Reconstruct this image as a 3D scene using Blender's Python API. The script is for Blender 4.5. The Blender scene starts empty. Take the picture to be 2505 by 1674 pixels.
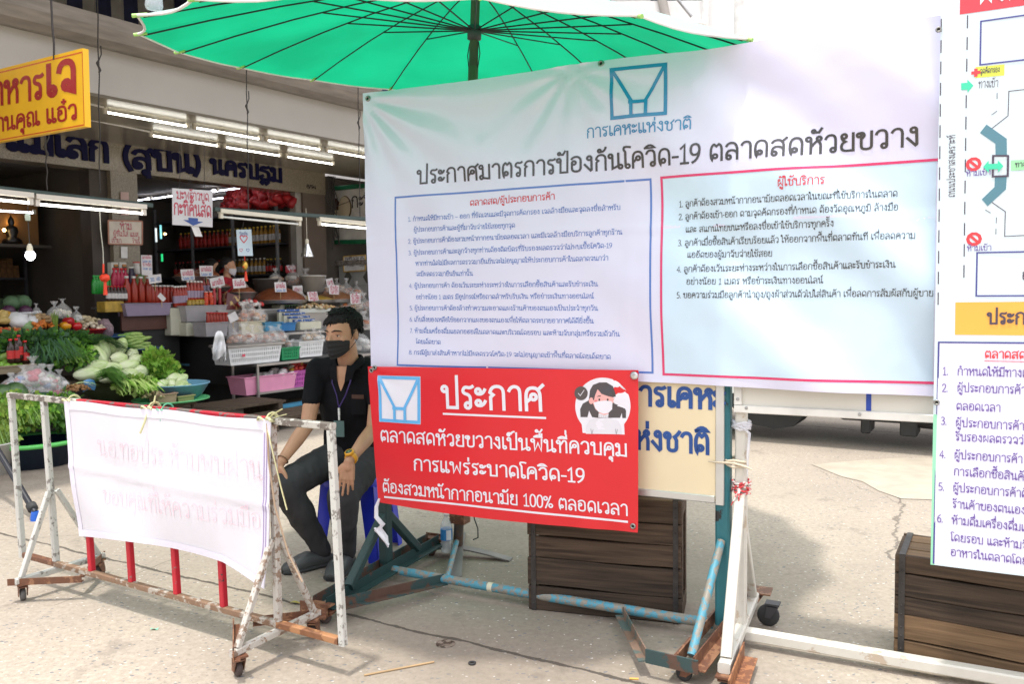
import bpy, math, random
from mathutils import Vector as V, Matrix, noise
from math import sin, cos, pi, radians
random.seed(11)
sc = bpy.context.scene
COL = sc.collection
# ------------------------------------------------------------------ camera
PW, PH, FPX, CH = 2505.0, 1674.0, 2004.0, 1.45
PITCH = math.atan((PH / 2 - 713) / FPX)
ROLL = 0.0133
FW = V((0, cos(PITCH), -sin(PITCH)))
R0 = V((1, 0, 0)); U0 = R0.cross(FW)
RT = R0 * cos(ROLL) - U0 * sin(ROLL)
UP = R0 * sin(ROLL) + U0 * cos(ROLL)
CAM = V((0, 0, CH))
cd = bpy.data.cameras.new('camera'); cam = bpy.data.objects.new('camera', cd); COL.objects.link(cam)
cam.matrix_world = Matrix(((RT.x, UP.x, -FW.x, 0), (RT.y, UP.y, -FW.y, 0), (RT.z, UP.z, -FW.z, CH), (0, 0, 0, 1)))
cd.sensor_width = 22.3; cd.lens = 22.3 * FPX / PW; cd.clip_end = 400; cd.clip_start = .05
cd.dof.use_dof = True; cd.dof.focus_distance = 3.7; cd.dof.aperture_fstop = 4.0
sc.camera = cam
# ------------------------------------------------------------------ sky, sun, exposure
SUN = V((-.130, -.140, 1)).normalized()
w = bpy.data.worlds.new('World'); sc.world = w; w.use_nodes = True
nt = w.node_tree; bg = nt.nodes['Background']
sky = nt.nodes.new('ShaderNodeTexSky'); sky.sky_type = 'NISHITA'; sky.sun_disc = False
sky.sun_elevation = math.asin(SUN.z); sky.sun_rotation = math.atan2(SUN.x, SUN.y)
sky.air_density = 1.0; sky.dust_density = 6.0; sky.ozone_density = 1.0
mxs = nt.nodes.new('ShaderNodeMix'); mxs.data_type = 'RGBA'
mxs.inputs[0].default_value = .75                      # a bright thin overcast in front of the blue
tcw = nt.nodes.new('ShaderNodeTexCoord'); sxw = nt.nodes.new('ShaderNodeSeparateXYZ'); nt.links.new(tcw.outputs['Generated'], sxw.inputs[0])
grw = nt.nodes.new('ShaderNodeMapRange'); nt.links.new(sxw.outputs[2], grw.inputs[0])     # an overcast sky is three times brighter overhead than at the horizon
grw.inputs[1].default_value = 0; grw.inputs[2].default_value = 1; grw.inputs[3].default_value = .27; grw.inputs[4].default_value = 1
ovc = nt.nodes.new('ShaderNodeMix'); ovc.data_type = 'RGBA'; ovc.inputs[6].default_value = (0, 0, 0, 1); ovc.inputs[7].default_value = (23.5, 23.6, 24.8, 1)
nt.links.new(grw.outputs[0], ovc.inputs[0]); nt.links.new(ovc.outputs[2], mxs.inputs[7])
nt.links.new(sky.outputs[0], mxs.inputs[6]); nt.links.new(mxs.outputs[2], bg.inputs[0])
bg.inputs[1].default_value = .125
sl = bpy.data.lights.new('sun', 'SUN'); sl.energy = 2.7; sl.angle = radians(2.6); sl.color = (1, .95, .87)
so = bpy.data.objects.new('sun', sl); COL.objects.link(so)
so.rotation_euler = (-SUN).to_track_quat('-Z', 'Y').to_euler(); so.location = (0, 0, 12)
sc.view_settings.view_transform = 'Standard'; sc.view_settings.look = 'None'
sc.view_settings.exposure = .30; sc.view_settings.gamma = 1
sc.cycles.use_denoising = True; sc.cycles.max_bounces = 8; sc.cycles.transparent_max_bounces = 16
sc.cycles.sample_clamp_indirect = 6
# ------------------------------------------------------------------ from the photograph's pixels to places
def ray(x, y): return FW + RT * ((x - PW / 2) / FPX) - UP * ((y - PH / 2) / FPX)
def gp(x, y, z=0.):
    d = ray(x, y); return CAM + d * ((z - CH) / d.z)
def dp(x, y, Y):
    d = ray(x, y); return CAM + d * (Y / d.y)
def onp(x, y, P, n):
    d = ray(x, y); return CAM + d * ((P - CAM).dot(n) / d.dot(n))
SP = V((-.616, 4.02, 0)); SE = V((.894, -.448, 0)).normalized(); SN = V((-.448, -.894, 0)).normalized(); Z = V((0, 0, 1))
def S(u, z, off=0.): return SP + SE * u + Z * z + SN * off
def suv(x, y, off=0.):
    P = onp(x, y, SP + SN * off, SN) - SP
    return P.dot(SE), P.z
MP = V((-5.2, 11, 0)); ME = V((.576, .817, 0)).normalized(); MQ = V((.817, -.576, 0)).normalized()
def M(a, b, z): return MP + ME * a + MQ * b + Z * z
def maz(x, y, b):
    P = onp(x, y, MP + MQ * b, MQ) - MP
    return P.dot(ME), P.z
def mp(x, y, b): return onp(x, y, MP + MQ * b, MQ)
def pxs(P): return (P - CAM).dot(FW) / FPX          # metres per photograph pixel at P
MROT = math.atan2(ME.y, ME.x)
SROT = math.atan2(SE.y, SE.x)
# ------------------------------------------------------------------ mesh builder
class MB:
    def __init__(s, o=(0, 0, 0)):
        s.o = V(o); s.v = []; s.f = []; s.m = []; s.s = []
    def add(s, vs, fs, mi=0, sm=False):
        n = len(s.v); s.v += [V(a) - s.o for a in vs]
        for f in fs: s.f.append([i + n for i in f]); s.m.append(mi); s.s.append(sm)
        return s
    def hexa(s, c, ax, ay, az, mi=0):
        c, ax, ay, az = V(c), V(ax), V(ay), V(az)
        vs = [c + ax * i + ay * j + az * k for k in (-1, 1) for j in (-1, 1) for i in (-1, 1)]
        return s.add(vs, [(0, 2, 3, 1), (4, 5, 7, 6), (0, 1, 5, 4), (2, 6, 7, 3), (0, 4, 6, 2), (1, 3, 7, 5)], mi)
    def box(s, c, size, rz=0., mi=0):
        x, y, z = size; return s.hexa(c, V((cos(rz), sin(rz), 0)) * x / 2, V((-sin(rz), cos(rz), 0)) * y / 2, Z * z / 2, mi)
    def bbox(s, c, size, b=.006, rz=0., mi=0):
        """box with its vertical and horizontal edges taken off"""
        x, y, z = size[0] / 2, size[1] / 2, size[2] / 2; b = min(b, x * .5, y * .5, z * .5)
        X = V((cos(rz), sin(rz), 0)); Y = V((-sin(rz), cos(rz), 0)); c = V(c)
        def ring(ex, ey, zz):
            p = [(ex, -ey + b), (ex, ey - b), (ex - b, ey), (-ex + b, ey), (-ex, ey - b), (-ex, -ey + b), (-ex + b, -ey), (ex - b, -ey)]
            return [c + X * q[0] + Y * q[1] + Z * zz for q in p]
        r = [ring(x - b, y - b, -z), ring(x, y, -z + b), ring(x, y, z - b), ring(x - b, y - b, z)]
        vs = sum(r, []); fs = [tuple(range(7, -1, -1)), tuple(range(24, 32))]
        for k in range(3):
            for i in range(8): j = (i + 1) % 8; fs.append((k * 8 + i, k * 8 + j, k * 8 + 8 + j, k * 8 + 8 + i))
        return s.add(vs, fs, mi)
    def bar(s, p0, p1, w, h=None, up=(0, 0, 1), mi=0, ext=0.):
        p0, p1 = V(p0), V(p1); h = h or w; d = (p1 - p0); L = d.length; d = d / L
        a = d.cross(V(up))
        if a.length < 1e-3: a = d.cross(V((0, 1, 0)))
        a.normalize(); b = a.cross(d)
        c = min(w, h) * .14; hl = L / 2 + ext; m = (p0 + p1) / 2; w2, h2 = w / 2, h / 2
        q = [(w2, -h2 + c), (w2, h2 - c), (w2 - c, h2), (-w2 + c, h2), (-w2, h2 - c), (-w2, -h2 + c), (-w2 + c, -h2), (w2 - c, -h2)]
        vs = [m + d * k * hl + a * x + b * y for k in (-1, 1) for x, y in q]
        fs = [tuple(range(7, -1, -1)), tuple(range(8, 16))] + [(i, (i + 1) % 8, 8 + (i + 1) % 8, 8 + i) for i in range(8)]
        fs[0] = tuple(reversed(fs[0])); fs[1] = tuple(reversed(fs[1])); fs[2:] = [tuple(reversed(f)) for f in fs[2:]]
        return s.add(vs, fs, mi)
    def angle(s, p0, p1, w, t=.005, up=(0, 0, 1), side=1, mi=0):
        """an L-section iron: one leg flat, one leg upright"""
        p0, p1 = V(p0), V(p1); d = (p1 - p0).normalized(); a = d.cross(V(up)).normalized() * side; b = V(up)
        s.hexa((p0 + p1) / 2 + a * w / 2 + b * t / 2, d * (p1 - p0).length / 2, a * w / 2, b * t / 2, mi)
        return s.hexa((p0 + p1) / 2 + a * t / 2 + b * (w / 2 + t), d * (p1 - p0).length / 2, a * t / 2, b * w / 2, mi)
    def tube(s, pts, r, seg=8, mi=0, cap=True, sm=True, flat=1.):
        pts = [V(p) for p in pts]; n = len(pts); rs = r if isinstance(r, (list, tuple)) else [r] * n
        vs = []; ref = None
        for i, p in enumerate(pts):
            t = (pts[min(i + 1, n - 1)] - pts[max(i - 1, 0)]).normalized()
            if ref is None: ref = t.cross(V((.31, .17, .93)))
            ref = (ref - t * ref.dot(t))
            if ref.length < 1e-4: ref = t.cross(V((1, 0, 0)))
            ref.normalize(); b = t.cross(ref)
            vs += [p + (ref * cos(2 * pi * j / seg) + b * sin(2 * pi * j / seg) * flat) * rs[i] for j in range(seg)]
        fs = [(i * seg + j, i * seg + (j + 1) % seg, (i + 1) * seg + (j + 1) % seg, (i + 1) * seg + j) for i in range(n - 1) for j in range(seg)]
        s.add(vs, fs, mi, sm)
        if cap: s.add(vs[:seg], [tuple(range(seg - 1, -1, -1))], mi); s.add(vs[-seg:], [tuple(range(seg))], mi)
        return s
    def lathe(s, c, prof, seg=16, mi=0, ax=Z, sm=True, xs=1., ys=1., rz=0.):
        c = V(c); ax = V(ax).normalized(); e = ax.cross(V((cos(rz + pi / 2), sin(rz + pi / 2), 0)))
        e = (V((cos(rz), sin(rz), 0)) - ax * ax.dot(V((cos(rz), sin(rz), 0))))
        if e.length < .1: e = V((0, 1, 0)) - ax * ax.y
        e.normalize(); g = ax.cross(e); n = len(prof)
        vs = [c + ax * z + (e * cos(2 * pi * j / seg) * xs + g * sin(2 * pi * j / seg) * ys) * r for r, z in prof for j in range(seg)]
        fs = [(i * seg + j, i * seg + (j + 1) % seg, (i + 1) * seg + (j + 1) % seg, (i + 1) * seg + j) for i in range(n - 1) for j in range(seg)]
        s.add(vs, fs, mi, sm)
        if prof[0][0] > 1e-4: s.add(vs[:seg], [tuple(range(seg - 1, -1, -1))], mi)
        if prof[-1][0] > 1e-4: s.add(vs[-seg:], [tuple(range(seg))], mi)
        return s
    def ell(s, c, r, seg=14, rings=9, mi=0, R=None, amp=0., fr=3., seed=0.):
        c = V(c); r = (r, r, r) if not isinstance(r, (tuple, list)) else r; vs = []
        for i in range(rings + 1):
            th = pi * i / rings
            for j in range(seg):
                ph = 2 * pi * j / seg; d = V((sin(th) * cos(ph), sin(th) * sin(ph), cos(th)))
                k = 1 + (amp * noise.noise(d * fr + V((seed, seed * 1.7, 0))) if amp else 0)
                p = V((d.x * r[0], d.y * r[1], d.z * r[2])) * k
                vs.append(c + (R @ p if R is not None else p))
        fs = [(i * seg + j, (i + 1) * seg + j, (i + 1) * seg + (j + 1) % seg, i * seg + (j + 1) % seg) for i in range(rings) for j in range(seg)]
        return s.add(vs, fs, mi, True)
    def loft(s, secs, seg=20, mi=0, cap=True):
        """secs: (centre, half-axis x, half-axis y[, exponent])"""
        vs = []
        for q in secs:
            c, ax, ay = V(q[0]), V(q[1]), V(q[2]); e = q[3] if len(q) > 3 else 1.
            for j in range(seg):
                t = 2 * pi * j / seg; a, b = cos(t), sin(t)
                vs.append(c + ax * math.copysign(abs(a) ** e, a) + ay * math.copysign(abs(b) ** e, b))
        n = len(secs)
        fs = [(i * seg + j, i * seg + (j + 1) % seg, (i + 1) * seg + (j + 1) % seg, (i + 1) * seg + j) for i in range(n - 1) for j in range(seg)]
        s.add(vs, fs, mi, True)
        if cap: s.add(vs[:seg], [tuple(range(seg - 1, -1, -1))], mi, True); s.add(vs[-seg:], [tuple(range(seg))], mi, True)
        return s
    def surf(s, fn, nu, nv, mi=0, sm=True, th=0.):
        g = [[V(fn(i / nu, j / nv)) for j in range(nv + 1)] for i in range(nu + 1)]
        vs = [p for r in g for p in r]; k = nv + 1
        fs = [(i * k + j, (i + 1) * k + j, (i + 1) * k + j + 1, i * k + j + 1) for i in range(nu) for j in range(nv)]
        s.add(vs, fs, mi, sm)
        if th:
            bk = []
            for i in range(nu + 1):
                for j in range(nv + 1):
                    n = (g[min(i + 1, nu)][j] - g[max(i - 1, 0)][j]).cross(g[i][min(j + 1, nv)] - g[i][max(j - 1, 0)])
                    bk.append(g[i][j] - n.normalized() * th)
            s.add(bk, [tuple(reversed(f)) for f in fs], mi, sm)
            ed = [i * k for i in range(nu + 1)] + [nu * k + j for j in range(1, k)] + [i * k + nv for i in range(nu - 1, -1, -1)] + [j for j in range(nv - 1, 0, -1)]
            n = len(ed); s.add([vs[i] for i in ed] + [bk[i] for i in ed], [(i, n + i, n + (i + 1) % n, (i + 1) % n) for i in range(n)], mi)
        return s
    def poly(s, pts, mi=0): return s.add(pts, [tuple(range(len(pts)))], mi)
    def slabp(s, pts, d, mi=0):
        """flat outline pts pushed along d"""
        pts = [V(p) for p in pts]; n = len(pts); q = [p + V(d) for p in pts]
        return s.add(pts + q, [tuple(range(n - 1, -1, -1)), tuple(range(n, 2 * n))] + [(i, (i + 1) % n, n + (i + 1) % n, n + i) for i in range(n)], mi)
    def build(s, name, mats, par=None, fix=False):
        me = bpy.data.meshes.new(name); me.from_pydata([tuple(a) for a in s.v], [], s.f)
        for m in (mats if isinstance(mats, (list, tuple)) else [mats]): me.materials.append(m)
        me.polygons.foreach_set('material_index', s.m); me.polygons.foreach_set('use_smooth', s.s)
        me.update()
        o = bpy.data.objects.new(name, me); COL.objects.link(o)
        if par is not None: o.parent = par
        else: o.location = s.o
        return o
def tag(o, label, cat, group=None):
    o['label'] = label; o['category'] = cat
    if group: o['group'] = group
    return o
def struct(o, kind='structure'): o['kind'] = kind; return o
def thing(name, label, cat, loc=(0, 0, 0), rz=0., group=None, rot=None):
    o = bpy.data.objects.new(name, None); COL.objects.link(o); o.location = loc; o.empty_display_size = .1
    o.rotation_euler = rot if rot is not None else (0, 0, rz)
    return tag(o, label, cat, group)
def copy_tree_reg(o, par):
    c = o.copy(); COL.objects.link(c); c.parent = par
    for ch in list(o.children): copy_tree_reg(ch, c)
    return c
def dup(o, loc, rz=None, label=None, sc_=None, rot=None):
    c = o.copy(); COL.objects.link(c); c.location = loc
    if rz is not None: c.rotation_euler = (0, 0, rz)
    if rot is not None: c.rotation_euler = rot
    if sc_ is not None: c.scale = (sc_,) * 3 if not isinstance(sc_, (tuple, list)) else sc_
    if label: c['label'] = label
    for ch in list(o.children): copy_tree_reg(ch, c)
    return c
# ------------------------------------------------------------------ materials
_mc = {}
def mat(name, col, rough=.6, metal=0., var=.14, scale=6., bump=0., bs=60., alpha=1., emit=0., spec=.5, col2=None, thr=None, trans=0., sub=None, detail=4., stretch=None):
    if name in _mc: return _mc[name]
    m = bpy.data.materials.new(name); m.use_nodes = True; n = m.node_tree.nodes; l = m.node_tree.links
    b = n['Principled BSDF']; b.inputs['Roughness'].default_value = rough; b.inputs['Metallic'].default_value = metal
    b.inputs['Specular IOR Level'].default_value = spec; b.inputs['Alpha'].default_value = alpha
    tc = n.new('ShaderNodeTexCoord'); mpn = n.new('ShaderNodeMapping'); l.new(tc.outputs['Object'], mpn.inputs[0])
    if stretch: mpn.inputs['Scale'].default_value = stretch
    nz = n.new('ShaderNodeTexNoise'); nz.inputs['Scale'].default_value = scale; nz.inputs['Detail'].default_value = detail
    l.new(mpn.outputs[0], nz.inputs['Vector'])
    rp = n.new('ShaderNodeValToRGB'); l.new(nz.outputs['Fac'], rp.inputs[0])
    if col2 is None:
        c1 = [min(1, c * (1 - var)) for c in col]; c2 = [min(1, c * (1 + var)) for c in col]
        rp.color_ramp.elements[0].position = .3; rp.color_ramp.elements[1].position = .7
    else:
        c1, c2 = col, col2
        t = thr or (.45, .55); rp.color_ramp.elements[0].position = t[0]; rp.color_ramp.elements[1].position = t[1]
    rp.color_ramp.elements[0].color = (*c1, 1); rp.color_ramp.elements[1].color = (*c2, 1)
    l.new(rp.outputs[0], b.inputs['Base Color'])
    if bump:
        nb = n.new('ShaderNodeTexNoise'); nb.inputs['Scale'].default_value = bs; nb.inputs['Detail'].default_value = 3
        l.new(mpn.outputs[0], nb.inputs['Vector']); bp = n.new('ShaderNodeBump'); bp.inputs['Strength'].default_value = bump; bp.inputs['Distance'].default_value = .01
        l.new(nb.outputs['Fac'], bp.inputs['Height']); l.new(bp.outputs[0], b.inputs['Normal'])
    if emit: b.inputs['Emission Color'].default_value = (*col, 1); b.inputs['Emission Strength'].default_value = emit
    if trans: b.inputs['Transmission Weight'].default_value = trans
    _mc[name] = m; return m
def cloth(name, col, tr, rough=.7, spec=.3, var=.05, bump=.15, bs=300, coat=0.):
    """thin sheet that lets part of the light through"""
    m = mat(name, col, rough, var=var, spec=spec, bump=bump, bs=bs, scale=3); n = m.node_tree.nodes; l = m.node_tree.links
    b = n['Principled BSDF']; t = n.new('ShaderNodeBsdfTranslucent'); t.inputs[0].default_value = (*col, 1)
    if coat: b.inputs['Coat Weight'].default_value = coat; b.inputs['Coat Roughness'].default_value = .12
    mx = n.new('ShaderNodeMixShader'); mx.inputs[0].default_value = tr
    l.new(b.outputs[0], mx.inputs[1]); l.new(t.outputs[0], mx.inputs[2]); l.new(mx.outputs[0], n['Material Output'].inputs[0])
    return m
def chipped(name, paint, under, amt=.5, scale=14., rough=.5, under2=None, metal=0., bump=.3):
    """old paint flaking off rusty metal: two scales of noise decide where paint is left"""
    if name in _mc: return _mc[name]
    m = bpy.data.materials.new(name); m.use_nodes = True; n = m.node_tree.nodes; l = m.node_tree.links; b = n['Principled BSDF']
    tc = n.new('ShaderNodeTexCoord')
    a = n.new('ShaderNodeTexNoise'); a.inputs['Scale'].default_value = scale; a.inputs['Detail'].default_value = 6; a.inputs['Roughness'].default_value = .65
    l.new(tc.outputs['Object'], a.inputs['Vector'])
    r = n.new('ShaderNodeValToRGB'); r.color_ramp.elements[0].position = amt - .02; r.color_ramp.elements[1].position = amt + .02; l.new(a.outputs['Fac'], r.inputs[0])
    d = n.new('ShaderNodeTexNoise'); d.inputs['Scale'].default_value = scale * 2.3; d.inputs['Detail'].default_value = 5; l.new(tc.outputs['Object'], d.inputs['Vector'])
    u = n.new('ShaderNodeMix'); u.data_type = 'RGBA'; u.inputs[6].default_value = (*under, 1); u.inputs[7].default_value = (*(under2 or [c * .5 for c in under]), 1); l.new(d.outputs['Fac'], u.inputs[0])
    p = n.new('ShaderNodeMix'); p.data_type = 'RGBA'; p.inputs[6].default_value = (*[c * .82 for c in paint], 1); p.inputs[7].default_value = (*paint, 1); l.new(d.outputs['Fac'], p.inputs[0])
    x = n.new('ShaderNodeMix'); x.data_type = 'RGBA'; l.new(r.outputs[0], x.inputs[0]); l.new(u.outputs[2], x.inputs[6]); l.new(p.outputs[2], x.inputs[7])
    l.new(x.outputs[2], b.inputs['Base Color']); b.inputs['Roughness'].default_value = rough; b.inputs['Metallic'].default_value = metal
    bp = n.new('ShaderNodeBump'); bp.inputs['Strength'].default_value = bump; bp.inputs['Distance'].default_value = .003; l.new(r.outputs[0], bp.inputs['Height']); l.new(bp.outputs[0], b.inputs['Normal'])
    _mc[name] = m; return m
def wood(name, c1, c2, scale=(1.2, 26, 26), rough=.75, bump=.5):
    m = mat(name, c1, rough, col2=c2, thr=(.3, .68), scale=2.2, detail=8, stretch=scale, spec=.25)
    n = m.node_tree.nodes; l = m.node_tree.links; b = n['Principled BSDF']
    nz = [q for q in n if q.type == 'TEX_NOISE'][0]; bp = n.new('ShaderNodeBump'); bp.inputs['Strength'].default_value = bump; bp.inputs['Distance'].default_value = .004
    nz.inputs['Distortion'].default_value = .6
    l.new(nz.outputs['Fac'], bp.inputs['Height']); l.new(bp.outputs[0], b.inputs['Normal']); return m
def plastic(name, col, rough=.35, alpha=1.): return mat(name, col, rough, var=.06, alpha=alpha, scale=9)
RUST = (.20, .075, .035); RUST2 = (.09, .045, .03)
WHITEPAINT = chipped('white_chipped_paint', (.60, .60, .56), (.33, .31, .28), .41, 26, under2=(.13, .12, .11))
RUSTY = chipped('rusty_steel', (.30, .15, .08), RUST, .55, 20, under2=RUST2)
MIXRUST = chipped('white_paint_over_rust', (.56, .53, .48), (.36, .28, .21), .46, 40, under2=(.17, .10, .07))
REDPAINT = chipped('red_chipped_paint', (.55, .012, .03), (.30, .22, .2), .36, 22)
GREENPAINT = chipped('dark_green_paint', (.014, .045, .045), (.10, .06, .05), .38, 9)
TEALPAINT = chipped('teal_paint', (.025, .16, .19), (.03, .03, .03), .36, 14)
BLUEPIPE = chipped('blue_paint_on_dirty_pipe', (.08, .30, .40), (.27, .26, .22), .50, 26, under2=(.2, .17, .14))
DIRTYWHITE = chipped('dirty_white_paint', (.66, .63, .56), (.45, .36, .27), .42, 9, under2=(.5, .42, .33))
STEEL = mat('worn_steel', (.45, .45, .45), .35, .85, var=.2, scale=10)
ALU = mat('aluminium', (.62, .62, .60), .38, .7, var=.08)
BLACKRUB = mat('black_rubber', (.035, .035, .036), .7)
DARKMETAL = mat('dark_metal', (.06, .06, .065), .5, .3)
# ---------- looped Thai stroke lettering (centre lines, 100 = consonant height) ----------
GL={}
def _g(c,adv,p): GL[c]=(adv,p)
_A='Q18 98 42 98 Q70 98 70 68 L70 0'
for c,adv,p in [
('ก',84,'M14 0 L14 52 L25 62 L12 72 '+_A),
('ข',84,'O14 82 10 M16 92 Q36 98 38 80 Q38 70 24 60 L24 22 Q24 3 48 3 Q72 3 72 22 L72 98'),
('ค',86,'M14 0 L14 58 Q14 98 43 98 Q72 98 72 58 L72 0 O45 58 12 M34 53 Q26 42 14 34'),
('ง',68,'O38 84 13 M51 86 L53 8 L47 3 L10 44'),
('จ',80,'M12 72 Q16 98 40 98 Q66 98 66 64 L66 4 L44 12 O40 25 12'),
('ช',86,'O18 81 12 M20 93 Q34 92 34 78 Q34 68 26 62 L26 22 Q26 3 46 3 Q68 3 68 22 L68 58 L58 74 Q70 82 84 102'),
('ซ',86,'O16 78 11 M16 90 L27 84 L36 92 L36 74 Q34 68 26 62 L26 22 Q26 3 46 3 Q68 3 68 22 L68 58 L58 74 Q70 82 84 102'),
('ญ',112,'O26 14 12 M14 14 L14 52 L25 62 L12 72 Q18 98 38 98 Q60 98 60 68 L60 8 M60 16 Q76 -6 98 8 L98 98 M58 -16 Q78 -30 98 -14 L84 -30'),
('ฐ',84,'M14 70 Q18 97 40 92 Q56 86 70 98 M14 70 Q40 66 58 60 Q70 54 70 36 L70 4 L28 4 Q12 4 14 24 L26 30 M66 -14 L50 -28 L36 -14 L22 -28 L12 -18'),
('ณ',114,'O26 14 12 M14 14 L14 52 L25 62 L12 72 Q18 98 38 98 Q60 98 60 68 L60 4 L84 20 O96 14 11 M84 16 L84 98'),
('ด',86,'O36 27 12 M25 30 L21 2 Q12 22 13 52 Q14 98 43 98 Q72 98 72 58 L72 0'),
('ต',86,'O36 27 12 M25 30 L21 2 Q12 22 13 52 Q13 92 30 98 L43 86 L56 98 Q72 94 72 58 L72 0'),
('ถ',84,'O26 14 12 M14 14 L14 52 L25 62 L12 72 '+_A),
('ท',88,'O17 84 12 M29 84 L29 0 M29 56 L52 92 Q62 100 70 92 Q75 86 75 74 L75 0'),
('ธ',80,'O28 60 0.1 M14 74 Q20 98 42 92 Q54 88 66 98 M14 74 Q36 62 56 62 Q68 60 68 40 L68 14 Q68 3 52 3 L14 3 L14 40'),
('น',94,'O17 84 12 M29 84 L29 4 L64 20 O77 14 12 M65 16 L65 98'),
('บ',88,'O17 84 12 M29 84 L29 3 L74 3 L74 98'),
('ป',88,'O17 84 12 M29 84 L29 3 L74 3 L74 140'),
('ผ',88,'O27 82 12 M15 82 L15 3 L44 48 L73 3 L73 98'),
('ฝ',88,'O27 82 12 M15 82 L15 3 L44 48 L73 3 L73 140'),
('พ',98,'O16 84 12 M28 84 L31 3 L56 66 L80 3 L84 98'),
('ฟ',98,'O16 84 12 M28 84 L31 3 L56 66 L80 3 L84 140'),
('ภ',90,'O14 14 12 M26 14 L26 52 L36 62 L22 72 Q28 98 50 98 Q76 98 76 68 L76 0'),
('ม',88,'O17 84 12 M29 84 L29 16 O19 14 12 M29 8 L74 3 L74 98'),
('ย',84,'O27 84 12 M15 84 Q15 62 34 54 Q14 48 14 24 Q14 3 40 3 L70 3 L70 98'),
('ร',66,'O34 14 12 M46 14 L46 42 Q46 60 26 64 Q12 68 14 80 Q18 96 34 92 Q46 88 58 97'),
('ล',84,'O24 14 12 M13 18 Q10 54 38 54 Q62 54 70 34 M70 0 L70 60 Q66 98 40 98 Q20 98 12 80'),
('ว',72,'M10 78 Q16 98 36 98 Q58 98 58 66 L58 14 O46 14 12'),
('ศ',90,'M14 0 L14 58 Q14 94 43 94 Q72 94 72 58 L72 0 O45 56 12 M34 51 Q26 42 14 34 M62 84 L86 106'),
('ษ',98,'O17 84 12 M29 84 L29 3 L70 3 L70 98 O56 52 11 M66 48 L92 56'),
('ส',88,'O24 14 12 M13 18 Q10 54 38 54 Q62 54 70 34 M70 0 L70 60 Q66 94 40 94 Q20 94 12 78 M60 82 L84 106'),
('ห',90,'O17 84 12 M29 84 L29 0 M29 36 Q44 60 60 74 O68 85 11 M60 74 Q76 62 76 44 L76 0'),
('ฬ',96,'O17 84 12 M29 84 L29 3 L52 40 L74 3 L74 84 O86 90 9'),
('อ',84,'O28 60 12 M16 58 L16 26 Q16 3 43 3 Q70 3 70 28 L70 66 Q70 98 42 98 Q22 98 13 84'),
('ฮ',88,'O30 46 12 M18 44 L18 24 Q18 3 44 3 Q70 3 70 28 L70 56 L40 74 M13 78 Q22 96 44 88 L82 102'),
('ฯ',60,'O18 60 11 M18 72 Q46 74 46 0'),
('ะ',56,'O16 76 11 M14 65 Q36 60 46 84 O16 26 11 M14 15 Q36 10 46 34'),
('า',68,'M10 80 Q18 98 34 98 Q56 98 56 70 L56 0'),
('เ',42,'O26 14 12 M14 14 L14 98'),
('แ',80,'O26 14 12 M14 14 L14 98 O64 14 12 M52 14 L52 98'),
('โ',44,'O26 14 12 M14 14 L14 102 Q-2 120 8 132 Q24 136 44 130'),
('ไ',44,'O28 14 12 M16 14 L16 112 Q16 138 0 134 L-6 116'),
('ใ',44,'O28 14 12 M16 14 L16 112 Q18 140 4 140 Q-10 140 -8 124 O0 122 8'),
('ๆ',70,'O18 80 12 M14 70 Q20 50 40 52 M20 94 Q58 104 58 70 L58 -30'),
('1',58,'M10 90 L31 112 L31 0 M10 0 L52 0'),
('2',62,'M10 88 Q12 112 32 112 Q54 112 54 86 Q54 62 10 0 L56 0'),
('3',62,'M10 104 Q32 118 46 104 Q60 80 26 60 Q64 56 54 20 Q42 -8 8 8'),
('4',66,'M46 0 L46 112 L6 34 L62 34'),
('5',62,'M52 112 L16 112 L12 64 Q56 74 56 36 Q54 -6 8 4'),
('6',62,'M50 112 Q8 90 10 36 Q12 0 34 0 Q56 2 56 34 Q56 64 34 64 Q14 62 10 36'),
('7',62,'M8 112 L56 112 L26 0'),
('8',62,'O32 86 25 O32 30 30'),
('9',62,'M56 76 Q56 112 32 112 Q8 112 8 78 Q8 46 30 46 Q54 48 56 76 Q56 20 18 0'),
('0',64,'M32 112 Q8 112 8 56 Q8 0 32 0 Q56 0 56 56 Q56 112 32 112'),
('-',42,'M6 42 L36 42'),('–',64,'M6 42 L58 42'),('/',44,'M4 -10 L40 118'),('.',26,'M12 0 L12 11'),
('%',86,'O20 88 16 O66 24 16 M66 112 L20 0'),
('(',40,'M34 122 Q-4 54 34 -14'),(')',40,'M6 122 Q44 54 6 -14'),(' ',44,'')]:
    _g(c,adv,p)
MK={'ิ':'M-58 114 Q-30 146 0 114 L-58 114','ี':'M-58 114 Q-30 142 0 114 L-58 114 M0 112 L0 142',
'ึ':'M-58 114 Q-30 142 0 114 L-58 114 O-2 136 8','ื':'M-58 114 Q-30 142 0 114 L-58 114 M0 112 L0 142 M-15 124 L-15 142',
'ั':'O-38 124 9 M-30 117 Q-8 114 2 142','็':'O-40 120 8 M-49 120 Q-50 142 -26 136 L-20 130 L-14 140 Q-4 150 4 148',
'ํ':'O-26 126 10','์':'O-20 122 9 M-14 130 Q-6 132 2 146'}
TN={'่':'M-4 0 L-4 28','้':'O-36 14 8 M-30 8 L-10 6 L4 28','๊':'O-40 12 7 M-40 20 L-28 26 L-20 14 L-12 26 L0 26 L-2 4','๋':'M-14 0 L-14 28 M-28 14 L0 14'}
BL={'ุ':'O-18 -20 9 M-9 -20 L-9 -44','ู':'O-30 -20 9 M-21 -20 L-21 -40 L-4 -40 L-4 -14'}
_pc={}
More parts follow.
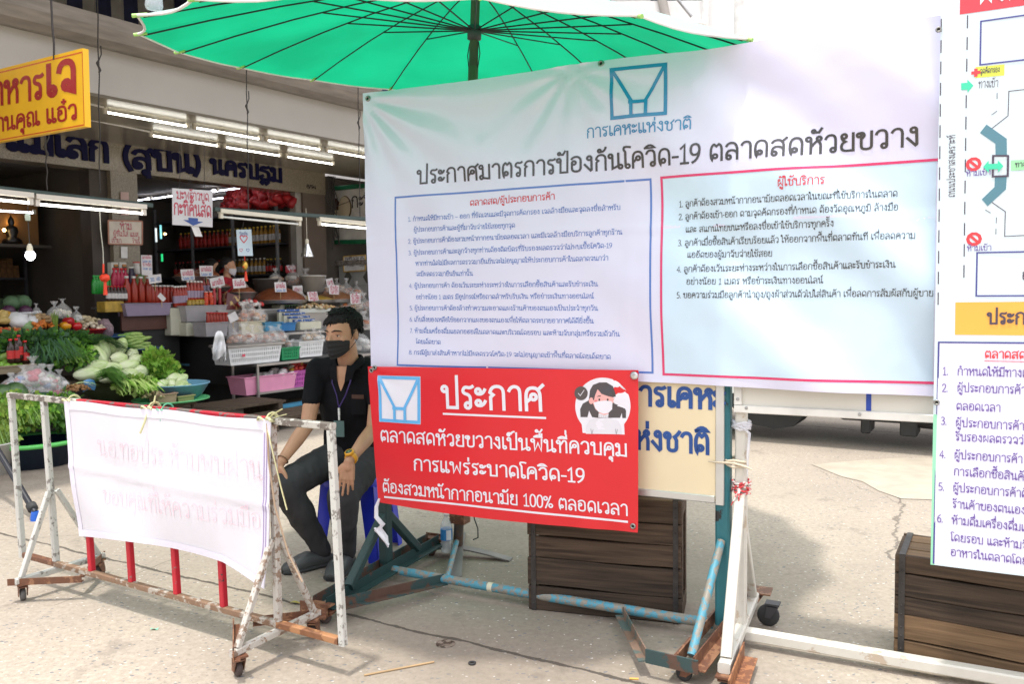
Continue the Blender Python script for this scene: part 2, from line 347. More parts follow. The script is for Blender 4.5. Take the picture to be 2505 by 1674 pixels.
def gpath(p):
    if p in _pc: return _pc[p]
    t=p.split(); out=[]; cur=None; i=0
    while i<len(t):
        k=t[i][0]; a=float(t[i][1:]); b=float(t[i+1]); i+=2
        if k=='M': cur=[(a,b)]; out.append(cur)
        elif k=='L': cur.append((a,b))
        elif k=='Q':
            x,y=float(t[i]),float(t[i+1]); i+=2; x0,y0=cur[-1]
            for j in range(1,6):
                u=j/5; cur.append(((1-u)**2*x0+2*u*(1-u)*a+u*u*x,(1-u)**2*y0+2*u*(1-u)*b+u*u*y))
        elif k=='O':
            r=float(t[i]); i+=1; n=10
            out.append([(a+r*math.cos(2*math.pi*j/n),b+r*math.sin(2*math.pi*j/n)) for j in range(n)]+['C'])
    _pc[p]=out; return out
def layout(s):
    """strokes of a line of text, in glyph units, and its width"""
    x=0; st=[]; right=0; up=False; prev=''
    for c in s:
        if c in MK or c in TN or c in BL:
            dx=right-(20 if prev in 'ปฝฟ' and c not in BL else 0)
            if c in TN:
                y=150 if up else 114
                P=[[(q if q=='C' else (q[0]+dx,q[1]+y)) for q in s_] for s_ in gpath(TN[c])]
            else:
                P=[[(q if q=='C' else (q[0]+dx,q[1])) for q in s_] for s_ in gpath(MK.get(c) or BL[c])]
                if c in MK: up=True
            st+=P; continue
        if c=='ำ':
            st+=[[(q if q=='C' else (q[0]+right,q[1])) for q in s_] for s_ in gpath(MK['ํ'])]
            c='า'
        adv,p=GL.get(c,(50,''))
        st+=[[(q if q=='C' else (q[0]+x,q[1])) for q in s_] for s_ in gpath(p)]
        x+=adv; right=x-13; up=False; prev=c
    return st,x
def ribbons(st,w):
    """quads (2-D) of strokes of width w: list of (verts, quads)"""
    out=[]
    for s in st:
        closed=s[-1]=='C'; p=s[:-1] if closed else s
        q=[p[0]]
        for a in p[1:]:
            if abs(a[0]-q[-1][0])+abs(a[1]-q[-1][1])>.01: q.append(a)
        p=q; n=len(p)
        if n<2: continue
        vs=[]
        for i in range(n):
            a=p[i-1] if (i or closed) else None; b=p[(i+1)%n] if (i<n-1 or closed) else None
            def nrm(u,v):
                dx,dy=v[0]-u[0],v[1]-u[1]; l=math.hypot(dx,dy) or 1; return dx/l,dy/l
            d0=nrm(a,p[i]) if a else None; d1=nrm(p[i],b) if b else None
            if d0 is None: d0=d1
            if d1 is None: d1=d0
            tx,ty=d0[0]+d1[0],d0[1]+d1[1]; l=math.hypot(tx,ty)
            if l<.2: tx,ty,l=d1[0],d1[1],1
            tx,ty=tx/l,ty/l
            k=1/max(.55,abs(tx*d1[0]+ty*d1[1]))
            e=0 if (a and b) else w*.35*(-1 if b else 1)
            X,Y=p[i][0]+tx*e,p[i][1]+ty*e
            vs+= [(X-ty*w/2*k,Y+tx*w/2*k),(X+ty*w/2*k,Y-tx*w/2*k)]
        qs=[]
        for i in range(n if closed else n-1):
            j=(i+1)%n; qs.append((2*i,2*i+1,2*j+1,2*j))
        out.append((vs,qs))
    return out
# ------------------------------------------------------------------ lettering on surfaces
def sgroup(mb, st, fn, o, ex, ey, sx, sy, w, mi=0, d0=.0012):
    """strokes st (glyph units) -> ribbons at o + ex*x*sx + ey*y*sy on the surface fn(a, b, lift)"""
    k = 0
    for vs, qs in ribbons(st, w):
        lift = d0 + (k % 7) * .00022; k += 1
        mb.add([fn(o[0] + ex[0] * x * sx + ey[0] * y * sy, o[1] + ex[1] * x * sx + ey[1] * y * sy, lift) for x, y in vs], qs, mi)
def line(mb, s, fn, a, b, size, w=11, mi=0, d0=.0012, stretch=1., mirror=False):
    """one line of text from baseline point a to b (b None: natural width), consonants of height size"""
    st, wd = layout(s)
    if b is None: b = (a[0] + wd / 100 * size * stretch, a[1])
    if isinstance(b, str): b = None
    dx, dy = b[0] - a[0], b[1] - a[1]; L = math.hypot(dx, dy); ex = (dx / L, dy / L); ey = (-ex[1], ex[0])
    if ey[1] < 0 and not mirror: pass
    sgroup(mb, st, fn, a, ex, ey, L / wd, size / 100, w * 1.0, mi, d0)
def pline(mb, s, fn, uvf, p0, p1, size, w=11, mi=0, d0=.0012, slope=None):
    a = uvf(*p0)
    if p1 is None:
        st, wd = layout(s); L = wd / 100 * size; t = slope or 0; b = (a[0] + L, a[1] + t * L)
    else: b = uvf(*p1)
    line(mb, s, fn, a, b, size, w, mi, d0)
def stripe(mb, fn, pts, w, mi=0, lift=.0008, closed=False, n=1):
    """a printed line of real width along surface points pts (a, b), cut into n pieces a side so that it follows folds"""
    P = []
    for i in range(len(pts) - (0 if closed else 1)):
        p, q = pts[i], pts[(i + 1) % len(pts)]
        for k in range(n): P.append((p[0] + (q[0] - p[0]) * k / n, p[1] + (q[1] - p[1]) * k / n))
    if not closed: P.append(pts[-1])
    if closed: P.append('C')
    for vs, qs in ribbons([P], w): mb.add([fn(x, y, lift) for x, y in vs], qs, mi)
def patch(mb, fn, pts, mi=0, lift=.0006, nu=1, nv=1):
    """a printed four-cornered patch (corners in order) divided so that it follows the surface"""
    a, b, c, d = pts
    def f(i, j):
        x = (a[0] * (1 - i) + b[0] * i) * (1 - j) + (d[0] * (1 - i) + c[0] * i) * j
        y = (a[1] * (1 - i) + b[1] * i) * (1 - j) + (d[1] * (1 - i) + c[1] * i) * j
        return fn(x, y, lift)
    mb.surf(f, nu, nv, mi)
def blob(mb, fn, pts, mi=0, lift=.001, n=3):
    """a printed outline cut into small triangles so that it follows the surface"""
    from mathutils.geometry import tessellate_polygon
    P = [V((x, y, 0)) for x, y in pts]
    if sum(P[i - 1].x * P[i].y - P[i].x * P[i - 1].y for i in range(len(P))) < 0: P.reverse()
    for t in tessellate_polygon([P]):
        a, b, c = [P[i] for i in t]
        if (b - a).cross(c - a).z < 0: b, c = c, b
        vs, fs, ix = [], [], {}
        for i in range(n + 1):
            for j in range(n + 1 - i): ix[i, j] = len(vs); q = a + (b - a) * i / n + (c - a) * j / n; vs.append(fn(q.x, q.y, lift))
        for i in range(n):
            for j in range(n - i):
                fs.append((ix[i, j], ix[i + 1, j], ix[i, j + 1]))
                if i + j < n - 1: fs.append((ix[i + 1, j], ix[i + 1, j + 1], ix[i, j + 1]))
        mb.add(vs, fs, mi, True)
def circ(cx, cy, rx, ry=None, n=24, a0=0, a1=2 * pi):
    ry = ry or rx; return [(cx + rx * cos(a0 + (a1 - a0) * i / n), cy + ry * sin(a0 + (a1 - a0) * i / n)) for i in range(n if abs(a1 - a0 - 2 * pi) < 1e-6 else n + 1)]
# ------------------------------------------------------------------ ground
def ground_material():
    m = bpy.data.materials.new('old_concrete'); m.use_nodes = True; n = m.node_tree.nodes; l = m.node_tree.links; b = n['Principled BSDF']
    tc = n.new('ShaderNodeTexCoord'); P = tc.outputs['Object']
    def N(t, **k):
        q = n.new(t)
        for a, v in k.items(): setattr(q, a, v)
        return q
    def noise_(sc_, det=4, rough=.55):
        q = N('ShaderNodeTexNoise'); q.inputs['Scale'].default_value = sc_; q.inputs['Detail'].default_value = det; q.inputs['Roughness'].default_value = rough; l.new(P, q.inputs['Vector']); return q.outputs['Fac']
    def ramp(f, *st):
        r = N('ShaderNodeValToRGB'); e = r.color_ramp.elements
        while len(e) < len(st): e.new(.5)
        for i, (p, c) in enumerate(st): e[i].position = p; e[i].color = (*c, 1) if len(c) == 3 else c
        l.new(f, r.inputs[0]); return r.outputs[0]
    def mix(f, a, c):
        x = N('ShaderNodeMix', data_type='RGBA'); l.new(f, x.inputs[0]) if not isinstance(f, float) else setattr(x.inputs[0], 'default_value', f)
        for s_, i in ((a, 6), (c, 7)):
            if isinstance(s_, tuple): x.inputs[i].default_value = (*s_, 1)
            else: l.new(s_, x.inputs[i])
        return x.outputs[2]
    def math_(op, a, c=None):
        q = N('ShaderNodeMath', operation=op)
        for s_, i in ((a, 0), (c, 1)):
            if s_ is None: continue
            if isinstance(s_, (int, float)): q.inputs[i].default_value = s_
            else: l.new(s_, q.inputs[i])
        return q.outputs[0]
    g = (0, 0, 0); wv = (1, 1, 1)
    base = ramp(noise_(1.1, 6, .6), (.3, (.35, .30, .245)), (.52, (.41, .355, .29)), (.75, (.465, .41, .34)))
    fine = ramp(noise_(38, 5, .7), (.32, (.24, .205, .165)), (.55, (.41, .355, .29)), (.78, (.56, .50, .42)))
    base = mix(.55, base, fine)
    dirt = ramp(noise_(.55, 5, .6), (.46, g), (.62, wv)); base = mix(math_('MULTIPLY', dirt, .5), base, (.25, .215, .18))
    xyz = N('ShaderNodeSeparateXYZ'); l.new(P, xyz.inputs[0])
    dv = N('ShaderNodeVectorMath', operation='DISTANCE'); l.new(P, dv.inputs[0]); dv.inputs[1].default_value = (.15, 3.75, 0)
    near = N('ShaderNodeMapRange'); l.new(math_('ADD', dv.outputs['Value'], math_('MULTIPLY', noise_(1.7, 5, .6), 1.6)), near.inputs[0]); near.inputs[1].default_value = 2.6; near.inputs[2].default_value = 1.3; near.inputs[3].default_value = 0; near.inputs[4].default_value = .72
    base = mix(near.outputs[0], base, mix(noise_(30, 5, .7), (.12, .10, .08), (.31, .265, .215)))  # gritty dirt round the signs, its colour deepened to paint in the shade there
    # pebbles laid bare where the skin of the concrete has worn off
    worn = ramp(noise_(.9, 3, .5), (.36, g), (.5, wv))
    for sc_, keep, rad, c1, c2 in ((44, .85, .28, (.12, .13, .15), (.27, .265, .27)), (62, .80, .28, (.22, .19, .16), (.36, .31, .26)), (58, .93, .25, (.58, .56, .53), (.68, .66, .62))):
        vo = N('ShaderNodeTexVoronoi'); vo.inputs['Scale'].default_value = sc_; mpn = N('ShaderNodeMapping'); mpn.inputs['Rotation'].default_value = (0, 0, .5 + sc_); mpn.inputs['Scale'].default_value = (1, 1.7, 1)
        wob = N('ShaderNodeTexNoise'); wob.inputs['Scale'].default_value = 70; l.new(P, wob.inputs['Vector'])
        va = N('ShaderNodeVectorMath', operation='MULTIPLY_ADD'); l.new(wob.outputs['Color'], va.inputs[0]); va.inputs[1].default_value = (.012,) * 3; l.new(P, va.inputs[2])
        l.new(va.outputs[0], mpn.inputs[0]); l.new(mpn.outputs[0], vo.inputs['Vector'])
        sep = N('ShaderNodeSeparateColor'); l.new(vo.outputs['Color'], sep.inputs[0])
        inside = math_('LESS_THAN', vo.outputs['Distance'], math_('MULTIPLY_ADD', sep.outputs[1], .22))
        inside.node.inputs[1].links[0].from_node.inputs[2].default_value = rad - .1
        on = math_('MULTIPLY', math_('MULTIPLY', inside, math_('GREATER_THAN', sep.outputs[0], keep)), worn)
        base = mix(on, base, mix(sep.outputs[2], c1, c2))
    # joints and cracks: distance to a line, made ragged
    rag = noise_(3.5, 6, .65)
    def crack(p, q, wd, amp, depth):
        d = (q - p); L = d.length; d = d / L; nn = V((-d.y, d.x, 0)); c = p.dot(nn); c2 = p.dot(d)
        f = math_('ADD', math_('MULTIPLY', xyz.outputs[0], nn.x), math_('MULTIPLY', xyz.outputs[1], nn.y))
        f = math_('ABSOLUTE', math_('ADD', math_('SUBTRACT', f, c), math_('MULTIPLY', math_('SUBTRACT', rag, .5), amp)))
        t = math_('SUBTRACT', math_('ADD', math_('MULTIPLY', xyz.outputs[0], d.x), math_('MULTIPLY', xyz.outputs[1], d.y)), c2)
        on = math_('MULTIPLY', math_('GREATER_THAN', t, 0), math_('LESS_THAN', t, L))
        ww = math_('MULTIPLY', noise_(9, 4), wd * 2)
        e = math_('MULTIPLY', math_('LESS_THAN', f, ww), on)
        return math_('MULTIPLY', e, depth)
    cr = None
    for p, q, wd, am, dp_ in ((gp(-400, 1212), gp(1700, 1705), .009, .07, .8), (gp(134, 1482), gp(447, 1360), .003, .04, .5), (gp(447, 1360), gp(900, 1190), .003, .04, .5),
                              (gp(2000, 1150), gp(2220, 1240), .003, .25, .55), (gp(2180, 1370), gp(2230, 1120), .010, .3, .55), (gp(1600, 1015), gp(2330, 1070), .012, .25, .6), (gp(500, 1290), gp(-200, 1335), .003, .05, .45)):
        k = crack(p, q, wd, am, dp_); cr = k if cr is None else math_('MAXIMUM', cr, k)
    base = mix(cr, base, (.05, .042, .036))
    # the wet brown dirt under the vegetable stall
    bb = math_('ADD', math_('MULTIPLY', math_('SUBTRACT', xyz.outputs[0], MP.x), MQ.x), math_('MULTIPLY', math_('SUBTRACT', xyz.outputs[1], MP.y), MQ.y))
    wet = math_('LESS_THAN', math_('ADD', bb, math_('MULTIPLY', rag, 1.2)), 4.45)
    wn = N('ShaderNodeMapRange'); l.new(math_('ADD', bb, math_('MULTIPLY', rag, 1.4)), wn.inputs[0]); wn.inputs[1].default_value = 5.0; wn.inputs[2].default_value = 4.0; wn.inputs[3].default_value = 0; wn.inputs[4].default_value = .7
    base = mix(wn.outputs[0], base, (.13, .10, .08))
    spot = ramp(noise_(2.6, 6, .7), (.60, g), (.66, wv)); base = mix(math_('MULTIPLY', spot, .38), base, (.17, .145, .12))
    spot = ramp(noise_(11, 3, .6), (.70, g), (.74, wv)); base = mix(math_('MULTIPLY', spot, .35), base, (.12, .10, .085))
    l.new(base, b.inputs['Base Color']); b.inputs['Roughness'].default_value = .85; b.inputs['Specular IOR Level'].default_value = .25
    h = math_('SUBTRACT', math_('ADD', math_('MULTIPLY', noise_(55, 5, .7), .6), math_('MULTIPLY', noise_(7, 3), .8)), math_('MULTIPLY', cr, 1.5))
    bp = N('ShaderNodeBump'); bp.inputs['Strength'].default_value = .45; bp.inputs['Distance'].default_value = .006; l.new(h, bp.inputs['Height']); l.new(bp.outputs[0], b.inputs['Normal'])
    return m
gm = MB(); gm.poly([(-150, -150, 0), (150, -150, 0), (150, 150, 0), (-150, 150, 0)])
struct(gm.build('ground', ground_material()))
# smoother patch of newer concrete on the lane behind the signs
pm = MB(); pts = [gp(1985, 1138), gp(2060, 1168), gp(2110, 1180), gp(2150, 1203), gp(2205, 1222), gp(2330, 1226), gp(2480, 1190), gp(2500, 1120), gp(2350, 1122), gp(2200, 1122), gp(2100, 1128)]
pm.poly([p + Z * .004 for p in pts]); struct(pm.build('pavement', mat('newer_concrete', (.405, .355, .285), .85, var=.12, scale=5, bump=.2, bs=30)))
# rusty pipe end sunk in the concrete
hole = MB(gp(1090, 1577)); c0 = gp(1090, 1577)
hole.lathe(c0, [(.040, .001), (.039, .004), (.032, .005), (.028, .002), (.0001, .0015)], 20)
tag(hole.build('drain_pipe', [chipped('rusty_ring', (.24, .19, .15), (.07, .045, .03), .5, 30)]), 'rusty round pipe end sunk flush in the concrete below the blue pipe', 'pipe')
# small litter
def litter(name, label, cat, p, q, r, m, bend=.0):
    mb = MB(p); mid = (p + q) / 2 + Z * bend
    mb.tube([p + Z * r, mid + Z * r, q + Z * r], r, 6); return tag(mb.build(name, m), label, cat)
litter('bamboo_stick', 'thin flat tan bamboo stick lying on the concrete in front of the signs', 'stick', gp(891, 1656), gp(1062, 1623), .004, mat('bamboo', (.45, .30, .16), .7, var=.2))
litter('cigarette_butt', 'orange and white cigarette butt on the concrete by the rusty foot', 'cigarette butt', gp(1540, 1664), gp(1562, 1665), .004, mat('cork', (.75, .42, .1), .8))
rb = MB(gp(1155, 1626)); rb.tube([gp(1155, 1626) + V((.012 * cos(t), .012 * sin(t), .005)) for t in [2 * pi * i / 12 for i in range(13)]], .004, 6)
tag(rb.build('rubber_ring', BLACKRUB), 'tiny black rubber ring lying on the concrete', 'ring')
lf = MB(gp(723, 1478)); c0 = gp(723, 1478) + Z * .006
lf.surf(lambda i, j: c0 + V(((i - .5) * .055, (j - .5) * .02 * sin(pi * i) + (i - .5) * .02, .006 * sin(i * 5))), 8, 2)
tag(lf.build('dry_leaf', mat('yellow_leaf', (.42, .34, .08), .7)), 'small yellow dry leaf on the concrete by the seated man', 'leaf')
pp = MB(gp(378, 1542)); c0 = gp(378, 1542) + Z * .005
pp.surf(lambda i, j: c0 + V(((i - .5) * .03, (j - .5) * .016, .004 * sin(i * 4 + j * 3))), 4, 3)
tag(pp.build('plastic_scrap', mat('mint_plastic', (.25, .60, .42), .5)), 'scrap of mint green plastic on the sunlit concrete', 'scrap')
# ------------------------------------------------------------------ wheeled barrier at the front
def caster(par, p, d, m_wheel, m_fork, r=.036, name='caster'):
    """a swivel wheel under point p (top plate) rolling along d"""
    p = V(p); d = V((d[0], d[1], 0)).normalized(); s = V((-d.y, d.x, 0)); c = V((p.x, p.y, r)) - d * .018
    f = MB(par.location); f.hexa(p - Z * .004, d * .03, s * .026, Z * .004); f.tube([p - Z * .008, p - Z * .02], .014, 8)
    for k in (-1, 1): f.slabp([p + d * .022 - Z * .016 + s * .017 * k, p - d * .024 - Z * .016 + s * .017 * k, c - d * .012 - Z * .008 + s * .017 * k, c + d * .012 - Z * .008 + s * .017 * k], s * .003 * k)
    f.hexa(p - Z * .0175, d * .023, s * .019, Z * .0025)
    cs = f.build(name, m_fork, par)
    wh = MB(par.location); wh.lathe(c - s * .012, [(.008, 0), (r - .006, 0), (r, .004), (r, .020), (r - .006, .024), (.008, .024)], 18, ax=s); wh.build('wheel', m_wheel, cs)
    return cs
BA = V((-2.526, 4.131, 0)); BB = V((-.664, 3.028, 0)); BE = (BB - BA).normalized(); BN = V((BE.y, -BE.x, 0)).normalized()
if BN.y > 0: BN = -BN
def bpt(t, z, off=0.): return BA + BE * t + Z * z + BN * off
BL_ = (BB - BA).length
barrier = thing('crowd_barrier', 'white paint chipped steel barrier on casters carrying a white cloth sheet', 'barrier', bpt(BL_ / 2, 0)); BO = bpt(BL_ / 2, 0)
RZ, TZ, TB = .135, .955, .028
def bpart(name, p0, p1, m, w=TB): mb = MB(BO); mb.bar(p0, p1, w, w, up=BN if abs((V(p1) - V(p0)).normalized().z) > .5 else (0, 0, 1), ext=0); return mb.build(name, m, barrier)
t2, t3 = .30, BL_ - .33
bpart('top_rail', bpt(-.05, TZ), bpt(t2 + .25, TZ), chipped('bare_rail', (.52, .50, .45), (.20, .17, .145), .52, 20))
bpart('top_rail', bpt(t2 + .25, TZ), bpt(t3 - .02, TZ), chipped('red_and_bare_rail', (.5, .012, .03), (.20, .17, .15), .5, 16))
bpart('top_rail', bpt(t3 - .02, TZ), bpt(BL_ - .006, TZ), chipped('bare_rail', (.52, .50, .45), (.20, .17, .145), .52, 20))
bpart('end_post', bpt(-.03, TZ - TB / 2), bpt(0, RZ - TB / 2), WHITEPAINT); bpart('end_post', bpt(BL_ - .02, TZ - TB / 2), bpt(BL_ + .012, RZ - TB / 2), WHITEPAINT)
bpart('post', bpt(t2 - .04, TZ - TB / 2), bpt(t2, RZ + TB / 2), WHITEPAINT); bpart('post', bpt(t3, TZ - TB / 2), bpt(t3, RZ + TB / 2), MIXRUST)
bpart('bottom_rail', bpt(.02, RZ), bpt(t2, RZ), RUSTY); bpart('bottom_rail', bpt(t2, RZ), bpt(t3, RZ), chipped('rusty_grey_rail', (.46, .42, .36), (.30, .18, .11), .54, 16)); bpart('bottom_rail', bpt(t3, RZ), bpt(BL_ - .006, RZ), chipped('rail_rust', (.45, .22, .10), (.30, .13, .06), .5, 12))
for (x, y) in ((231, 1394), (330, 1420), (437, 1451)):
    t = (gp(x, y, .15) - BA).dot(BE); bpart('baluster', bpt(t - .03, TZ - TB / 2), bpt(t, RZ + TB / 2), REDPAINT, .027)
t = (gp(555, 1480, .15) - BA).dot(BE); bpart('baluster', bpt(t - .02, TZ - TB / 2), bpt(t, RZ + TB / 2), chipped('red_and_black_paint', (.5, .012, .03), (.05, .055, .05), .42, 12), .027)
for tt, ff, fb, jz, m in ((t2, .20, .25, .50, WHITEPAINT), (t3, .235, .225, .485, MIXRUST)):
    z1 = RZ - TB - .002
    bpart('foot', bpt(tt, z1, ff), bpt(tt, z1, -fb), m)
    bpart('brace', bpt(tt, jz, .02), bpt(tt, z1 + TB / 2, ff - .03), m, .024); bpart('brace', bpt(tt, jz, -.02), bpt(tt, z1 + TB / 2, -fb + .03), m, .024)
    mb = MB(BO); sgn = 1 if tt < 1 else -1
    mb.angle(bpt(tt - .03 * sgn, z1 - TB / 2 - .004, ff + .020), bpt(tt + .24 * sgn, z1 - TB / 2 - .004, .022), .027, .005, side=-sgn); mb.build('corner_iron', RUSTY, barrier)
    mb = MB(BO); mb.angle(bpt(tt - .02 * sgn, z1 - TB / 2 - .004, -fb - .02), bpt(tt + .18 * sgn, z1 - TB / 2 - .004, -.03), .027, .005, side=sgn); mb.build('corner_iron', RUSTY, barrier)
    caster(barrier, bpt(tt, z1 - TB / 2, ff - .035) - Z * .001, BE + BN * .4, mat('grey_wheel', (.11, .105, .10), .7) if tt < 1 else mat('brown_wheel', (.07, .05, .045), .75), RUSTY, .030)
    caster(barrier, bpt(tt, z1 - TB / 2, -fb + .035) - Z * .001, BE * .4 + BN, mat('brown_wheel', (.07, .05, .045), .75), RUSTY, .030)
# white cloth sheet hung on it
CW = cloth('white_sheet_cloth', (.86, .85, .90), .30, .85, .15, bump=.1)
sh = thing('cloth_sheet', 'white cloth sheet with faint red handwriting tied over the wheeled barrier', 'cloth sheet', bpt(1.1, .65, .03))
SU0, SU1, SZ1, SZ0 = (gp(183, 981, .955) - BA).dot(BE), t3 + .035, .962, .315
def buv(x, y, off=.045):
    P = onp(x, y, BA + BN * off, BN) - BA; return P.dot(BE), P.z
def sheetfn(u, z, k=0.):
    a = (u - SU0) / (SU1 - SU0); b = (SZ1 - z) / (SZ1 - SZ0)
    off = .036 + .012 * sin(b * pi) * sin(a * pi) + .006 * sin(a * 9 + b * 5) * b + .007 * sin((a - b * .8) * 11) * (1 - a) * b + .02 * max(0, a - .85) * b * 3
    off += .005 * math.exp(-((b - .47 - .05 * a) / .02) ** 2) + .004 * math.exp(-((a - .42) / .012) ** 2)
    return bpt(u, z, off + k)
def edge(i, j):
    b = 1 - j; uL = SU0 + .055 * b; uR = SU1 - .03 * sin(b * pi * .5) - .05 * max(0, b - .75) * 2
    zb = SZ0 + .02 * i + .04 * sin(i * pi) - .055 * max(0, i - .8) * 4; zt = SZ1 + .004 * sin(i * 14)
    return uL + (uR - uL) * i, zb + (zt - zb) * j
o = MB(bpt(1.1, .65, .03)); o.surf(lambda i, j: sheetfn(*edge(i, j)), 60, 34, th=.0015); o.build('cloth', CW, sh)
hm = MB(bpt(1.1, .65, .03))
for i0, i1, j0, j1 in ((0, 1, .935, 1), (0, 1, 0, .05), (0, .028, .05, .935), (.972, 1, .05, .935)):
    hm.surf(lambda i, j: sheetfn(*edge(i0 + (i1 - i0) * i, j0 + (j1 - j0) * j), .0025), 60 if i1 - i0 > .5 else 3, 30 if j1 - j0 > .5 else 3)
hm.build('hem', cloth('white_hem_cloth', (.80, .78, .88), .12, .85, .15), sh)
st_ = MB(bpt(1.1, .65, .03))
for k in (.978, .988):
    for (ia, ib, jj) in ((0, 1, None),):
        stripe(st_, lambda a, b, q: sheetfn(*edge(a, b), .003 + q), [(k, .06 + .86 * t / 20) for t in range(21)], .004)
st_.build('selvedge_stripe', mat('mauve_thread', (.36, .28, .50), .8), sh)
hw = MB(bpt(1.1, .65, .03)); zz = lambda x, y: (180 + x * .21304, 1000 + y * .21304)
f_ = lambda u, z, k: sheetfn(u, z, .002 + k)
pline(hw, 'นอ.ทอประ.ห้ามพบผ่าน', f_, buv, zz(270, 540), zz(2170, 830), .076, 4.5); pline(hw, 'ขอบคุณที่ให้ความร่วมมือ', f_, buv, zz(330, 1090), zz(2150, 1400), .066, 4.5)
hw.build('handwriting', mat('faded_red_marker', (.87, .64, .72), .9), sh)
# yellow plastic ties
YT = mat('yellow_plastic_strip', (.66, .64, .36), .4, alpha=.9)
def tie(label, p, tails, s=1., m=YT, extra=None):
    mb = MB(p); p = V(p)
    mb.tube([p + (BN * cos(t) + Z * sin(t)) * .030 for t in [2 * pi * i / 12 for i in range(13)]], .008 * s, 6, flat=.5)
    for k in (-1, 1): mb.tube([p + BN * .03, p + BN * .04 + BE * .03 * k * s + Z * .02 * s, p + BN * .035 + BE * .05 * k * s + Z * .005, p + BN * .03], [.006, .014 * s, .012 * s, .004], 6, flat=.4)
    for a in tails: mb.tube([p + BN * .03] + [p + V(q) for q in a], .006 * s, 5, flat=.35)
    return tag(mb.build('plastic_tie', m), label, 'tie')
P1 = bpt(t3 + .0, TZ); P2 = bpt((SU0 + SU1) / 2 - .07, TZ); P3 = bpt(SU0 + .02, TZ)
tie('yellow plastic strip knotted at the sheet corner beside the seated man, long tails hanging', P1, [[BE * .05 + BN * .05 - Z * .1, BE * .09 + BN * .05 - Z * .24, BE * .12 + BN * .05 - Z * .33], [BE * .04 + Z * .02, BE * .08 + Z * .03], [BE * .03 + Z * .03 + BN * .02, BE * .06 + Z * .05]], .85)
tie('yellow plastic strip knotted at the middle of the sheet top', P2, [[BN * .05 - Z * .05, BN * .06 - Z * .10 - BE * .02], [Z * .03, Z * .06 + BE * .01]], .8)
tie('pale yellow plastic strip at the sheet corner nearest the vegetables', P3, [[BE * .04 + Z * .01 + BN * .02, BE * .07 + BN * .02]], .7)
tie('small green plastic strip on the red top rail', P2 + BE * .09, [[BN * .03 - Z * .02, BN * .04 - Z * .04]], .5, mat('green_strip', (.15, .55, .35), .4))
lc = MB(P1); lc.tube([P1 + BE * .01 + BN * .035, P1 + BE * .03 + BN * .05 - Z * .15, P1 + BE * .055 + BN * .05 - Z * .32, P1 + BE * .12 + BN * .05 - Z * .50, P1 + BE * .19 + BN * .05 - Z * .60], .004, 5)
tag(lc.build('cord', mat('tan_cord', (.40, .29, .2), .8)), 'thin tan cord hanging from the barrier in front of the seated man', 'cord')
# ------------------------------------------------------------------ the two wheeled signboards that carry the banners
SO = S(.8, 0); stand = thing('wheeled_signboard', 'cream agency signboard on a wheeled stand with a blue pipe rail and teal posts', 'signboard', SO)
def spart(par, base, name, p0, p1, m, w=.05, h=None, up=None):
    mb = MB(base); p0, p1 = V(p0), V(p1)
    mb.bar(p0, p1, w, h, up=up or (SN if abs((p1 - p0).normalized().z) > .5 else (0, 0, 1))); return mb.build(name, m, par)
def stube(par, base, name, pts, r, m, seg=12): mb = MB(base); mb.tube(pts, r, seg); return mb.build(name, m, par)
PZ = .068
stube(stand, SO, 'bottom_pipe', [S(-.06, PZ), S(.8, PZ - .006), S(1.6, PZ)], .021, BLUEPIPE)
tp = MB(SO); tp.tube([S(.548, PZ - .0045), S(.573, PZ - .0045)], .0216, 12); tp.build('tape_band', mat('cream_tape', (.62, .58, .44), .7), stand)
spart(stand, SO, 'post', S(-.034, .075), S(-.034, 2.32), GREENPAINT, .055)
spart(stand, SO, 'post', S(1.642, .075), S(1.642, 2.32), TEALPAINT, .058)
Ff, Fb = gp(797, 1480, .085), gp(1072, 1322, .085)
fd = (Fb - Ff).normalized(); fs_ = V((fd.y, -fd.x, 0))
mb = MB(SO); mb.angle(Ff + fs_ * .0 - Z * .02, Fb + fs_ * .0 - Z * .02, .045, .005, side=1); mb.build('foot_iron', GREENPAINT, stand)
mb = MB(SO); mb.angle(Ff - fs_ * .065 - Z * .02, Fb - fs_ * .065 - Z * .02, .045, .005, side=-1); mb.build('foot_iron', chipped('green_and_rust', (.035, .07, .07), (.13, .07, .05), .5, 9), stand)
for P, sg in ((Ff, -1), (Fb, 1)):
    mb = MB(SO); mb.hexa(P - fs_ * .03 + Z * .005 + fd * sg * .018, fs_ * .072, fd * .028, Z * .003); mb.hexa(P - fs_ * .03 + fd * sg * .046 - Z * .004, fs_ * .072, fd * .003, Z * .024); mb.build('end_plate', RUSTY, stand)
for k in (.012, -.052): caster(stand, Ff + fs_ * k - Z * .021 - fd * .0, fs_ if k > 0 else fd, mat('brown_wheel', (.07, .05, .045), .75), RUSTY, .030)
caster(stand, Fb - fs_ * .03 - Z * .021, fd, mat('rust_wheel', (.10, .055, .04), .75), RUSTY, .030)
mid = Ff + fd * (S(-.034, 0) - Ff).dot(fd)
spart(stand, SO, 'brace', S(-.034, .34, .02), Ff + fd * .17 + Z * .02, GREENPAINT, .042, .042, up=SE)
spart(stand, SO, 'brace', S(-.034, .34, -.02), Fb - fd * .22 + Z * .02, GREENPAINT, .042, .042, up=SE)
kn = S(.32, PZ); mb = MB(SO); mb.angle(Ff + fs_ * .045 - Z * .02 + fd * .03, kn - Z * .024 - SE * .02, .04, .005, side=1); mb.build('knee_iron', chipped('green_and_rust', (.035, .07, .07), (.13, .07, .05), .5, 9), stand)
stube(stand, SO, 'knee_pipe', [gp(1118, 1322, .09), kn], .014, BLUEPIPE)
